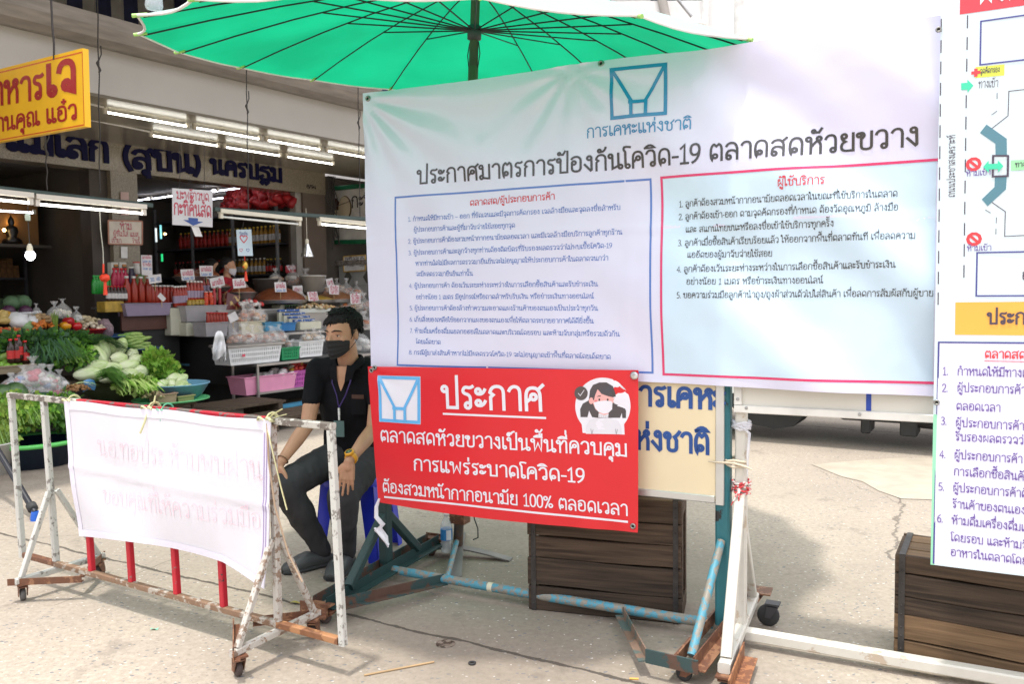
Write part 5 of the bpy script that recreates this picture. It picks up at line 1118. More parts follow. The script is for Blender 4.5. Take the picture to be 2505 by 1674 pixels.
nk_ = MB(mpos); blob(nk_, front, [(-.040, .142), (.040, .142), (.030, .09), (.012, .035), (.004, .012), (-.006, .030), (-.028, .09)], 0, .005); nk_.build('neckline', SKIN, man)
for k in (-1, 1):
    lp = MB(mpos); patch(lp, front, [(.030 * k, .150), (.078 * k, .140), (.062 * k, .075), (.020 * k, .060)], nu=4, nv=5, lift=.012); lp.build('collar', SHIRT, man)
ly = MB(mpos); pend = front(.012, -.075, .012)
for k in (-1, 1): ly.tube([J['neck'] + TR[0] * .058 * k + TR[1] * .062 - Z * .01, front(.052 * k, .06, .014), front(.025 * k, -.01, .010), pend], .0045, 6, flat=.5)
ly.build('lanyard', mat('purple_ribbon', (.055, .03, .16), .5), man)
wh_ = MB(mpos); wh_.tube([pend, pend - Z * .014], .006, 8); wh_.tube([pend - Z * .016, pend - Z * .040], .010, 8, flat=.6); wh_.tube([pend - Z * .042, pend - Z * .066], .0055, 8); wh_.build('clip', plastic('white_clip', (.75, .75, .74)), man)
bd = MB(mpos); bd.hexa(pend - Z * .112 + TR[1] * .004, TR[0] * .029, TR[1] * .0015, Z * .043); bd.build('badge', plastic('grey_green_badge', (.085, .15, .14), .3), man)
pants = MB(mpos)
pants.loft([(J['pel'] - Z * .09, TR[0] * .150, TR[1] * .12), (J['pel'] - Z * .03, TR[0] * .178, TR[1] * .135), (J['pel'] + Z * .06, TR[0] * .166, TR[1] * .122), (J['pel'] + Z * .10, TR[0] * .155, TR[1] * .115)], 24)
for h_, k_, a_ in ((J['hipR'], knR, anR), (J['hipL'], knL, anL)):
    d_ = (a_ - k_); caps(pants, [(h_, .102), (h_ * .5 + k_ * .5, .090), (k_ - Z * .002, .080), (k_ + d_ * .10, .077), (k_ + d_ * .45, .070), (k_ + d_ * .80, .052), (k_ + d_ * .955, .053)])
remesh('trousers', pants, .008, mat('charcoal_denim', (.048, .048, .051), .85, var=.3, scale=3, spec=.15, bump=.15, bs=350), man, 3, wr_(1, .010, 13))
CLOG = mat('grey_foam_clog', (.055, .060, .060), .55, var=.05)
def clog(a_, t_, mark):
    d = V((t_.x - a_.x, t_.y - a_.y, 0)).normalized(); n_ = V((-d.y, d.x, 0)); h_ = V((a_.x, a_.y, 0)) - d * .055; mb = MB(mpos)
    L = .285; S_ = [(0, .030, .05), (.03, .039, .066), (.07, .042, .068), (.11, .044, .075), (.15, .049, .084), (.19, .052, .074), (.23, .050, .058), (.265, .040, .046), (.285, .020, .034)]
    mb.loft([(h_ + d * x + Z * z * .55, n_ * w_, Z * z * .55 * (1. if x > .10 else .8), .75) for x, w_, z in S_], 22); o = mb.build('clog', CLOG, man)
    mb = MB(mpos); mb.loft([(h_ + d * x + Z * .012, n_ * (w_ + .006), Z * .012, .6) for x, w_, z in S_], 22); mb.build('sole', mat('dark_foam_sole', (.03, .032, .033), .7), o)
    if mark:
        mb = MB(mpos); top = lambda u, v, k: h_ + d * (.185 + v) + n_ * u + Z * (.094 - .38 * max(0, v - .0) - u * u * 12 + k)
        for k, q in enumerate(([(-.02, -.02), (-.014, .028), (.010, .028), (.016, -.02)], [(-.004, .026), (-.006, -.02)], [(.016, -.02), (.003, -.02), (.004, .014), (-.004, .014)])): stripe(mb, top, q, .003, lift=.001 + k * .0003, n=3)
        mb.build('emblem', mat('pale_print', (.45, .47, .47), .5), o)
clog(anR, ftR, False); clog(anL, ftL, True)
# watch on the left wrist, cord on the right
wd_ = (wrL - elL).normalized(); wc_ = elL * .10 + wrL * .90; wn = V((-.35, -.85, .42)); wn = (wn - wd_ * wn.dot(wd_)).normalized(); wx = wd_.cross(wn)
YW = plastic('yellow_resin', (.72, .34, .02), .4); wt = MB(mpos)
wt.lathe(wc_ - wd_ * .012, [(.0275, 0), (.0325, .001), (.0325, .023), (.0275, .024)], 22, ax=wd_); wt.build('watch_strap', YW, man)
wt = MB(mpos); wt.lathe(wc_ + wn * .028, [(.022, 0), (.025, .003), (.025, .011), (.020, .015), (.0175, .014)], 12, ax=wn); wca = wt.build('watch_case', YW, man)
wt = MB(mpos); wt.lathe(wc_ + wn * .0425, [(.0170, 0), (.0001, .0008)], 16, ax=wn); wt.build('watch_face', mat('dark_green_dial', (.01, .035, .03), .25), wca)
wt = MB(mpos)
for k, a in enumerate((.4, 2.2, 4.0)): wt.bar(wc_ + wn * (.0436 + k * .0004), wc_ + wn * (.0436 + k * .0004) + (wx * cos(a) + wd_ * sin(a)) * .013, .0016, .0006, up=wn)
wt.build('watch_hand', mat('lime_hand', (.45, .62, .18), .4), wca)
bc = MB(mpos); c = elR * .12 + wrR * .88; d_ = (wrR - elR).normalized(); bc.tube([c + (d_.cross(Z).normalized() * cos(t) + d_.cross(d_.cross(Z)).normalized() * sin(t)) * .030 for t in [2 * pi * i / 14 for i in range(15)]], .0035, 5); bc.build('wrist_cord', mat('brown_cord', (.18, .10, .05), .8), man)
# blue plastic stool
stl = thing('plastic_stool', 'bright blue square plastic stool under the seated man', 'stool', (mpos.x + .01, mpos.y + .03, 0), radians(-12))
BLUEP = plastic('royal_blue_plastic', (.018, .035, .52), .3)
mb = MB(); mb.loft([((0, 0, z), V((a, 0, 0)), V((0, a, 0)), .42) for z, a in ((.400, .166), (.435, .166), (.452, .160), (.457, .135))], 32); mb.build('seat', BLUEP, stl)
for sx in (-1, 1):
    for sy in (-1, 1):
        mb = MB(); f_ = 1.26
        for (ax_, ay_) in ((1, 0), (0, 1)):
            q = []
            for z in (.41, .25, 0):
                k = .152 + (.188 - .152) * (1 - z / .42); wdt = .085 - .028 * (1 - z / .42)
                c = V((sx * k, sy * k, z)); q.append((c, c - V((sx * wdt * ax_, sy * wdt * ay_, 0))))
            for (a, b), (c, d) in zip(q, q[1:]):
                nn = V((sx * ay_, sy * ax_, 0)); mb.slabp([a, b, d, c], -nn * .006)
        mb.build('leg', BLUEP, stl)
# ------------------------------------------------------------------ the covered market
KO = M(0, 0, 0); mk = thing('market_building', 'old covered market shop row with grey fascia beam and stone sign lintel', 'building', KO)
def kbox(name, a0, a1, b0, b1, z0, z1, m, par=mk, base=None):
    base = KO if base is None else base
    mb = MB(base); mb.hexa(M((a0 + a1) / 2, (b0 + b1) / 2, (z0 + z1) / 2), ME * (a1 - a0) / 2, MQ * (b1 - b0) / 2, Z * (z1 - z0) / 2); return mb.build(name, m, par)
PLAST = mat('aged_plaster', (.42, .405, .375), .8, var=.08, scale=.9); SOFF = mat('cream_soffit', (.36, .325, .255), .26, var=.06, scale=1.2, spec=.6)
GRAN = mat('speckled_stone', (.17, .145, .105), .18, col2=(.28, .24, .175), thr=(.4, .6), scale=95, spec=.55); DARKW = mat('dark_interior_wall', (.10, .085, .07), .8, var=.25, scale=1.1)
kbox('sign_lintel', -7, 3.62, -.30, 0, 3.11, 3.49, GRAN)
kbox('soffit', -8, 9, .003, 2.40, 3.475, 3.53, SOFF); kbox('fascia_beam', -8, 9, 2.40, 2.53, 3.455, 3.93, PLAST); kbox('roof_slab', -8, 9, -.3, 2.53, 3.935, 4.0, PLAST)
mb = MB(KO); pr = [(2.535, 3.90), (2.66, 3.885), (2.76, 3.93), (2.83, 4.02), (2.85, 4.13), (2.83, 4.135), (2.80, 4.03), (2.74, 3.95), (2.66, 3.91), (2.535, 3.92)]
mb.add([M(a, b, z) for a in (-8, 9) for b, z in pr], [(i, (i + 1) % 10, 10 + (i + 1) % 10, 10 + i) for i in range(10)], 0, False); mb.build('gutter', mat('brown_grey_gutter', (.24, .215, .19), .6, var=.2, scale=3, stretch=(1, 1, 8)), mk)
kbox('upper_wall', -8, 9, -.3, -.1, 4.0, 7.2, mat('upper_wall_paint', (.32, .30, .27), .8)); mb = MB(KO)
for k in range(90):
    a = -8 + .18 * k; b = .40 + .025 * (k % 2); mb.add([M(a + .02, b, 4.0), M(a + .16, b, 4.0), M(a + .16, b, 6.5), M(a + .02, b, 6.5), M(a + .20, .425 - .025 * (k % 2), 4.0), M(a + .20, .425 - .025 * (k % 2), 6.5)], [(0, 1, 2, 3), (1, 4, 5, 2)], k % 2)
mb.build('striped_cladding', [mat('navy_cladding', (.010, .015, .06), .6, var=.2), mat('dirty_white_cladding', (.30, .285, .25), .6, var=.15)], mk)
kbox('pillar', -.10, .27, -.40, -.012, 0, 3.11, GRAN); kbox('pillar', 3.14, 3.62, -.40, -.012, 0, 3.11, mat('brown_pillar_paint', (.12, .09, .07), .6, var=.15, scale=2)); kbox('pillar', -4.4, -4.0, -.4, -.012, 0, 3.11, GRAN)
kbox('door_jamb', -.34, -.101, -.36, -.10, 0, 3.11, mat('dark_brown_jamb', (.055, .042, .034), .6)); kbox('shutter_guide', 3.02, 3.139, -.20, -.06, 0, 3.11, mat('grey_guide', (.33, .31, .28), .5, .3))
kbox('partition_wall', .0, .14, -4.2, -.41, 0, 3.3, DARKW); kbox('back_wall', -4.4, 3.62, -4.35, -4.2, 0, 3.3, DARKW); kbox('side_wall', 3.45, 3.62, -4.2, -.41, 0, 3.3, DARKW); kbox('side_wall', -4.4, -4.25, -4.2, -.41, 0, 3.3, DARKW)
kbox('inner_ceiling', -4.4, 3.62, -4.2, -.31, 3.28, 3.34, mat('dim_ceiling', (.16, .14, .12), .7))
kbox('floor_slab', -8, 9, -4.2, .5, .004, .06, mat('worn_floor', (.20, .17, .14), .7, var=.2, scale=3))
# next shop's end wall beyond the corner, facing us
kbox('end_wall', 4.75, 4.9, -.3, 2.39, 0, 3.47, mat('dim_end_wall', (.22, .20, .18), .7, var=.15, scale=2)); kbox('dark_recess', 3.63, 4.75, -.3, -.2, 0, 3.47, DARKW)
# lettering on the lintel
SIGNB = mat('navy_raised_letter', (.003, .003, .035), .45, spec=.12, var=.1)
kf = lambda a, z, k: M(a, .002 + k, z); kuv = lambda x, y: maz(x, y, .004)
mb = MB(KO); z1 = lambda x, y: (x * .38347, y * .38347)
def thick(mb, s_, p0, p1, size, w, dep=.022):
    """raised letters: a front ribbon and, behind it, stacked layers that give it its thickness"""
    for k in range(6): pline(mb, s_, lambda a, z, q: M(a, .004 + dep * k / 5 + q, z), kuv, p0, p1, size, w + (0 if k < 5 else -.5), d0=.0004)
thick(mb, 'แม่เล็ก', (12, 364), (268, 397), .265, 21); thick(mb, 'นครปฐม', (514, 423), (690, 446), .21, 21); thick(mb, '(สุบิน)', (298, 408), (494, 425), .25, 21)
mb.build('raised_lettering', SIGNB, mk)
mb = MB(KO); pline(mb, '8/94', lambda a, z, q: M(a, .003 + q, z), kuv, (750, 459), (773, 463), .05, 18); mb.build('house_number', BLACKINK, mk)
# striped awning roof overhead
aw = thing('awning_roof', 'blue and white striped sheet roof on dark steel beams above the market', 'awning', M(-1, 2, 4.9))
AO = M(-1, 2, 4.9); STB, STW = mat('navy_roof_sheet', (.012, .018, .07), .6, var=.2), mat('dirty_white_roof_sheet', (.36, .34, .29), .6, var=.15)
mb = MB(AO); n_ = 66
for k in range(n_):
    a0 = -9 + 12.6 * k / n_; a1 = -9 + 12.6 * (k + 1) / n_
    prf = [(a0, 0), (a0 + (a1 - a0) * .35, 0), (a0 + (a1 - a0) * .45, .03), (a0 + (a1 - a0) * .9, .03), (a1, 0)]
    for (p, zp), (q, zq) in zip(prf, prf[1:]): mb.add([M(p, -.05, 5.55 + zp), M(q, -.05, 5.55 + zq), M(q, 4.05, 4.92 + zq), M(p, 4.05, 4.92 + zp)], [(0, 1, 2, 3)], k % 2)
mb.build('roof_sheet', [STB, STW], aw)
BEAM = mat('brown_black_beam', (.04, .033, .028), .6)
for b, z in ((.3, 5.40), (1.6, 5.20), (2.9, 5.0), (4.0, 4.84)): mb = MB(AO); mb.bar(M(-9, b, z), M(3.6, b, z), .07, .12); mb.build('purlin', BEAM, aw)
for a in (-7.5, -4.6, -1.9, .9, 3.4): mb = MB(AO); mb.bar(M(a, -.1, 5.38), M(a, 4.05, 4.74), .09, .13); mb.build('rafter', BEAM, aw)
for a in (-7.5, 3.4): mb = MB(AO); mb.bar(M(a, -.06, 4.2), M(a, 2.4, 4.95), .06, .06); mb.build('strut', BEAM, aw)
# ------------------------------------------------------------------ lamps
TUBE = mat('lit_tube', (1, .98, .88), .4, emit=6., var=0); TUBEC = mat('lit_cool_tube', (.86, .88, 1), .4, emit=7., var=0); DEADT = mat('unlit_tube', (.70, .72, .70), .3); BATT = mat('cream_batten', (.62, .58, .48), .45, var=.1)
def lamp(label, p, q, m, batten=True, r=.012, grp=None, bm=None, drop=.045, w=.07):
    t = thing('fluorescent_lamp', label, 'lamp', (p + q) / 2, group=grp); c = (p + q) / 2; d = (q - p).normalized()
    mb = MB(c); mb.tube([p + d * .03, q - d * .03], r, 8); mb.build('tube', m, t)
    mb = MB(c)
    for e, s_ in ((p, 1), (q, -1)): mb.hexa(e + d * s_ * .018 + Z * .012, d * .018, d.cross(Z).normalized() * .018, Z * .030)
    mb.build('end_cap', bm or BATT, t)
    if batten: mb = MB(c); mb.hexa(c + Z * (drop + .012), (q - p) / 2, d.cross(Z).normalized() * w / 2, Z * .022); mb.build('batten', bm or BATT, t)
    return t
G1 = 'tube lamps along the market soffit'
for k, (a, b, c, d, bb) in enumerate(((253, 270, 462, 307, 1.95), (472, 309, 638, 339, 1.95), (648, 338, 786, 364, 1.95), (796, 365, 925, 390, 1.95), (366, 328, 537, 354, 1.13), (546, 353, 688, 378, 1.13), (697, 376, 817, 399, 1.13))):
    p, q = mp(a, b, bb), mp(c, d, bb); p.z = q.z = 3.420
    lamp(['lit tube lamp under the soffit, first of the row nearest the street', 'lit tube lamp under the soffit, second of the row nearest the street', 'lit tube lamp under the soffit, third of the row nearest the street', 'lit tube lamp under the soffit running behind the big banner', 'lit tube lamp under the soffit, first of the row above the shop sign', 'lit tube lamp under the soffit, middle of the row above the shop sign', 'lit tube lamp under the soffit, last of the row above the shop sign'][k], p, q, TUBE, False, grp=G1)
cdt = MB(mp(300, 290, 1.5)); pcd = [mp(x, y, b_) for x, y, b_ in ((207, 251, 1.98), (253, 262, 1.98))]; cdt.tube(pcd, .012, 6); pcd = [mp(x, y, 1.16) for x, y in ((207, 290), (366, 322))]; cdt.tube(pcd, .012, 6)
tag(cdt.build('conduit', mat('white_conduit', (.66, .64, .6), .4)), 'thin white conduit under the soffit beside the yellow sign', 'conduit')
RAILM = mat('green_grey_rail', (.05, .075, .07), .5, .3)
def rail(label, pts):
    mb = MB(pts[0]); mb.bar(pts[0], pts[1], .04, .045); return tag(mb.build('hanging_rail', RAILM), label, 'rail')
RB = 2.9
rail('dark green steel rail over the vegetable stall carrying two lit lamps', [mp(-60, 455, RB), mp(372, 503, RB)]); rail('dark green steel rail over the dry goods stall carrying two lamps', [mp(524, 512, RB), mp(960, 540, RB)])
SB = mat('stained_batten', (.62, .58, .52), .5, col2=(.30, .20, .12), thr=(.66, .72), scale=7)
lamp('lit tube lamp on a stained batten above the vegetable stall', mp(86, 499, RB), mp(356, 523, RB), TUBE, bm=SB, drop=.055); lamp('lit tube lamp at the left edge above the vegetables', mp(-150, 474, RB), mp(80, 497, RB), TUBE, bm=SB, drop=.055)
lamp('unlit cream tube lamp hanging beside the coconut sign', mp(537, 530, RB), mp(735, 549, RB), DEADT, drop=.05); lamp('lit tube lamp on a cream batten next to the banner edge', mp(779, 548, RB), mp(965, 565, RB), TUBE, drop=.05)
for k, (lb, a, b, c, d, bb) in enumerate((('cool lit tube lamp deep inside the left shop', -40, 513, 87, 521, -1.2),)):
    lamp(lb, mp(a, b, bb), mp(c, d, bb), TUBEC, False)
for k, (px, py, L) in enumerate(((352, 488, .5), (396, 483, .9), (425, 479, .4), (512, 468, .5), (570, 462, 1.1), (520, 487, 1.0), (676, 474, .4), (699, 474, .5), (463, 485, .4))):
    p = gp(px, py, 3.2) if py < 720 else None; p = onp(px, py, V((0, 0, 3.2)), Z)
    lamp(['cool lit tube lamp above the shelves, farthest in the row', 'cool lit tube lamp above the shelves beside the farthest one', 'short cool lit tube above the coconut sign', 'cool lit tube lamp left of the red packets on the shelf', 'long cool lit tube lamp over the red packets', 'cool lit tube lamp just left under the red packets', 'short cool lit tube right of the red packets', 'cool lit tube lamp nearest the corner pillar', 'cool lit tube lamp behind the coconut sign'][k], p - MQ * L / 2, p + MQ * L / 2, TUBEC, False, grp='cool tube lamps in the right shop')
dl = onp(100, 452, V((0, 0, 3.26)), Z); mb = MB(dl); mb.lathe(dl, [(.0001, -.004), (.075, -.004), (.09, .0), (.09, .012)], 20); tag(mb.build('downlight', mat('lit_downlight', (.9, 1, .98), .4, emit=6, var=0)), 'small round lit downlight in the dark ceiling of the left shop', 'downlight')
# hanging bulb
def cord_(label, pts, r=.004, m=None, cat='cord', name='cord'):
    mb = MB(pts[0]); mb.tube(pts, r, 5); return tag(mb.build(name, m or mat('dark_wire', (.035, .03, .028), .6)), label, cat)
bt_ = thing('hanging_bulb', 'bare white lit bulb hanging on a cord over the vegetables', 'bulb', mp(73, 600, RB)); c = mp(73, 600, RB)
mb = MB(c); mb.ell(mp(74, 625, RB), (.040, .040, .046), 14, 10); mb.build('globe', mat('lit_bulb', (.95, .97, 1), .4, emit=14, var=0), bt_)
mb = MB(c); mb.lathe(mp(73, 613, RB), [(.022, -.02), (.026, 0), (.024, .03), (.012, .06)], 12); mb.build('socket', mat('ivory_socket', (.6, .56, .44), .5), bt_)
mb = MB(c); mb.tube([mp(73, 606, RB), mp(69, 545, RB), mp(68, 505, RB)], .004, 5); mb.build('cord', mat('dark_wire', (.035, .03, .028), .6), bt_)
mb = MB(c); mb.lathe(mp(68, 540, RB), [(.018, 0), (.022, .01), (.022, .05), (.018, .06)], 10); mb.build('switch', mat('mint_switch', (.52, .62, .52), .4), bt_)
ls = thing('pendant_lamp', 'small silver cone lamp shade hanging by the corner pillar', 'lamp', mp(752, 620, 2.3)); c = mp(752, 620, 2.3)
mb = MB(c); p = mp(752, 628, 2.3); mb.lathe(p, [(.085, 0), (.07, .05), (.045, .11), (.030, .15), (.026, .16)], 20); mb.build('shade', mat('chrome_shade', (.66, .68, .70), .18, .95), ls)
mb = MB(c); mb.lathe(p + Z * .16, [(.022, 0), (.024, .05), (.012, .07)], 12); mb.build('socket', BATT, ls); mb = MB(c); mb.tube([p + Z * .22, p + Z * .62], .004, 5); mb.build('cord', BATT, ls)
# wires from the awning
for lb, x, y0, y1 in (('dark twisted wire holding the rail beside the yellow sign', 240, 42, 470), ('dark twisted wire holding the rail left of the blue sign lettering', 111, 330, 465), ('dark wire hanging from the awning in front of the soffit lamps', 603, 170, 512), ('dark wire hanging beside the left edge of the banner', 876, 214, 540)):
    p, q = mp(x, y0, RB), mp(x + (5 if y1 > 400 else 0), y1, RB); top = V((p.x, p.y, 4.98)) if x != 111 else p + Z * .12
    pts = [top, p] + [p + (q - p) * (k / 6) + ME * .006 * (-1) ** k for k in range(1, 6)] + [q]
    mb = MB(top); mb.tube(pts, .006, 5); kn_ = p + (q - p) * .28; mb.tube([kn_ - Z * .06, kn_ - Z * .03 + ME * .012, kn_, kn_ + Z * .03 - ME * .012, kn_ + Z * .06], [.006, .013, .010, .013, .006], 6); mb.tube([kn_ + Z * .05, kn_ + Z * .12 + ME * .03, kn_ + Z * .2 + ME * .028], .006, 5)
    tag(mb.build('hanging_wire', mat('black_wire', (.03, .027, .025), .6)), lb, 'wire')
cb_ = M(3.75, .1, 3.0); mb = MB(cb_)
for k in range(7): mb.tube([M(3.64 + .03 * k, .03, 3.44), M(3.70 + .05 * k * sin(k), .06 + .02 * k, 3.1 + .06 * cos(k * 2)), M(3.66 + .03 * k, .05, 2.75 + .05 * sin(k * 3)), M(3.80 + .1 * sin(k * 2.2), .04, 2.4 - .1 * (k % 3))], .008 + .003 * (k % 2), 5)
mb.tube([M(3.66, .06, 3.42), M(4.2, .5, 3.25), M(4.72, 1.2, 3.30), M(4.73, 2.2, 3.38)], .010, 5); mb.tube([M(3.7, .06, 2.9), M(4.2, .4, 3.15), M(4.73, .9, 3.05)], .006, 5)
tag(mb.build('cable_bundle', mat('black_wire', (.03, .027, .025), .6)), 'tangle of black cables hanging at the corner pillar above the coconut sign', 'cable')
# red ornament on its cord
oc = mp(252, 655, RB); orn = thing('knot_ornament', 'red knotted ornament with tassel hanging over the sauce bottles', 'ornament', oc); OR_ = mat('red_silk', (.75, .05, .015), .5)
mb = MB(oc); mb.tube([mp(244, 516, RB), mp(246, 560, RB), mp(252, 612, RB), mp(253, 646, RB)], .005, 5); mb.build('cord', mat('pale_cord', (.45, .45, .38), .8), orn)
mb = MB(oc); mb.tube([mp(253, 646, RB), mp(253, 668, RB)], .010, 6); mb.build('bead', OR_, orn); mb = MB(oc); mb.ell(mp(256, 680, RB), (.045, .045, .035), 12, 8, amp=.5, fr=4); mb.build('knot', OR_, orn); mb = MB(oc); mb.tube([mp(257, 688, RB), mp(258, 722, RB)], [.012, .020], 8); mb.build('tassel', OR_, orn)
# ------------------------------------------------------------------ signs in the market
def fuv(P, e, n_):
    return (lambda x, y, o=.0: ((onp(x, y, P + n_ * o, n_) - P).dot(e), (onp(x, y, P + n_ * o, n_) - P).z)), (lambda u, z, k: P + e * u + Z * z + n_ * k)
def board(name, label, cat, P, e, n_, quad, m, th=.006, edge=None, em=None, texts=(), extra=None):
    """flat board whose four corners (TL TR BR BL, photograph pixels) lie in the upright plane through P along e"""
    uv, fn = fuv(P, e, n_); q = [uv(*p) for p in quad]; t = thing(name, label, cat, P); mb = MB(P)
    mb.slabp([fn(*p, 0) for p in q], -n_ * th); mb.build('panel', m, t)
    if edge:
        for i in range(4):
            a, b = fn(*q[i], 0), fn(*q[(i + 1) % 4], 0); mb = MB(P); mb.bar(a, b, edge, edge * .8, up=n_); mb.build('frame', em, t)
    for s_, p0, p1, size, w_, im in texts:
        mb = MB(P); pline(mb, s_, fn, uv, p0, p1, size, w_, d0=.002); mb.build('lettering', im, t)
    if extra: extra(t, uv, fn)
    return t
YP = M(-2.75, 3.5, 3.1); YEL = mat('yellow_sign', (.83, .47, .012), .4, var=.04); DRED = ink('dark_red_ink', (.36, .010, .012))
def ys_extra(t, uv, fn):
    mb = MB(YP); stripe(mb, fn, [uv(-60, 192), uv(201, 127), uv(206, 305), uv(-60, 353)], .010); mb.build('red_border', ink('orange_border', (.62, .10, .02)), t)
board('hanging_sign', 'yellow hanging sign with dark red lettering above the vegetable stall', 'sign', YP, MQ, -ME, [(-70, 186), (202, 117), (208, 309), (-70, 359)], YEL, .045, texts=[('อาหาร', (-50, 263), (109, 239), .185, 17, DRED), ('เจ', (112, 236), (190, 222), .235, 20, DRED), ('ร้านคุณ แอ๋ว', (-25, 325), (191, 290), .112, 16, DRED)], extra=ys_extra)
wt0 = onp(132, 146, YP, ME); cord_('dark wire holding the yellow hanging sign', [V((wt0.x, wt0.y, 4.98)), wt0 + Z * .25, wt0 + Z * .12 + MQ * .012, wt0], .008, None, 'wire', 'hanging_wire')
SIGNW = mat('white_sign_board', (.58, .58, .60), .45, var=.05); RLET = ink('sign_red_ink', (.42, .02, .05))
def cs_extra(t, uv, fn):
    mb = MB(cP); blob(mb, fn, [uv(*z1(*p)) for p in ((1200, 1388), (1262, 1392), (1262, 1412), (1296, 1416), (1232, 1440), (1168, 1402), (1202, 1404))], 0, .002); mb.build('arrow', ink('arrow_blue', (.02, .07, .28)), t)
cP = mp(470, 500, 2.35); board('hanging_sign', 'white sign with red lettering and a blue arrow over the coconut stall', 'sign', cP, ME, MQ, [z1(1099, 1200), z1(1356, 1216), z1(1356, 1450), z1(1100, 1434)], SIGNW, texts=[('มะพร้าวขูด', z1(1126, 1268), z1(1335, 1284), .085, 13, RLET), ('กะทิคั้นสด', z1(1108, 1366), z1(1350, 1386), .125, 15, RLET)], extra=cs_extra)
for x in (440, 500): cord_('thin wire holding the white coconut sign, %s' % ('end nearer the pillar' if x < 450 else 'end nearer the unlit lamp'), [mp(x, 462, 2.35), mp(x, 350, 2.35)], .003, None, 'wire', 'hanging_wire')
board('tag_card', 'small white card hanging crooked below the blue arrow', 'card', mp(480, 566, 2.34), ME, MQ, [z1(1218, 1440), z1(1268, 1447), z1(1292, 1510), z1(1246, 1508)], mat('white_card', (.70, .70, .70), .6))
FR = mat('salmon_frame', (.42, .20, .14), .5); CARDW = mat('cream_card', (.62, .57, .50), .6)
hP = mp(307, 569, .03); board('notice_sign', 'cream notice with red lettering fixed to the stone pillar', 'sign', hP, ME, MQ, [z1(690, 1406), z1(907, 1412), z1(907, 1560), z1(694, 1556)], CARDW, edge=.018, em=FR, texts=[('ห้าม', z1(765, 1462), z1(840, 1466), .082, 14, RLET), ('ผู้ที่ไม่ใส่ แมส', z1(722, 1506), z1(884, 1510), .055, 13, RLET), ('เข้ามา', z1(712, 1546), z1(775, 1548), .050, 13, RLET), ('ร้านนี้', z1(845, 1550), z1(892, 1552), .050, 13, RLET)])
zq = lambda x, y: (x * .22321, 300 + y * .22321); zv = lambda x, y: (x * .22321, 700 + y * .22321); zc = lambda x, y: (400 + x * .22318, 650 + y * .22318); zw = lambda x, y: (450 + x * .2551, 300 + y * .2551); z2 = lambda x, y: (x * .38347, 500 + y * .38347)
def plaincard(name, label, quad, b, m=None, texts=(), cat='card'): 
    x = sum(p[0] for p in quad) / 4; y = sum(p[1] for p in quad) / 4
    return board(name, label, cat, mp(x, y, b), ME, MQ, quad, m or mat('white_card', (.70, .70, .70), .6), .003, texts=texts)
plaincard('paper_sheet', 'pale pink paper stuck on the stone pillar above the rail', [zq(1322, 758), zq(1412, 762), zq(1412, 1018), zq(1326, 1014)], .01, mat('pink_paper', (.52, .38, .36), .7), cat='paper'); plaincard('paper_sheet', 'small white paper stuck on the pillar under the red-lettered notice', [zq(1325, 1360), zq(1398, 1362), zq(1398, 1486), zq(1328, 1484)], .01, cat='paper')
def hp_extra(t, uv, fn):
    for c, r, mi in ((zw(572, 1112), .050, ink('heart_red', (.55, .05, .08))), (zw(547, 1222), .022, ink('heart_red', (.55, .05, .08))), (zw(612, 1222), .022, ink('heart_blue', (.08, .10, .35)))):
        mb = MB(pP); c = uv(*c); stripe(mb, fn, [(c[0] + r * 1.0 * sin(t_) ** 3, c[1] + r * (.8 * cos(t_) - .3 * cos(2 * t_) - .1 * cos(3 * t_))) for t_ in [2 * pi * k / 24 for k in range(24)]], r * .26, closed=True, lift=.002); mb.build('heart_print', mi, t)
pP = mp(598, 594, 2.5); board('poster', 'pale blue health poster with hearts hanging under the unlit lamp', 'poster', pP, ME, MQ, [zw(502, 1027), zw(646, 1024), zw(662, 1278), zw(520, 1278)], mat('pale_blue_poster', (.50, .62, .70), .5, var=.12, scale=2), texts=[('ป้องกัน', zw(535, 1082), zw(612, 1078), .030, 12, NAVY)], extra=hp_extra)
cord_('thin cord holding the pale blue health poster', [mp(592, 562, 2.5), mp(596, 543, 2.5)], .003)
og = mp(600, 650, 2.5); o2 = thing('lucky_charm', 'small gold and red lucky charm with tassel under the blue poster', 'ornament', og)
mb = MB(og); mb.tube([mp(598, 627, 2.5), mp(599, 640, 2.5)], .005, 5); mb.build('cord', OR_, o2); mb = MB(og); mb.ell(mp(599, 650, 2.5), (.035, .03, .055), 10, 8); mb.build('gold_charm', mat('gold', (.62, .40, .08), .3, .8), o2); mb = MB(og); mb.ell(mp(599, 653, 2.49), (.03, .045, .025), 8, 6); mb.build('red_band', OR_, o2); mb = MB(og); mb.tube([mp(601, 664, 2.5), mp(602, 688, 2.5)], [.010, .022], 6); mb.build('tassel', OR_, o2)
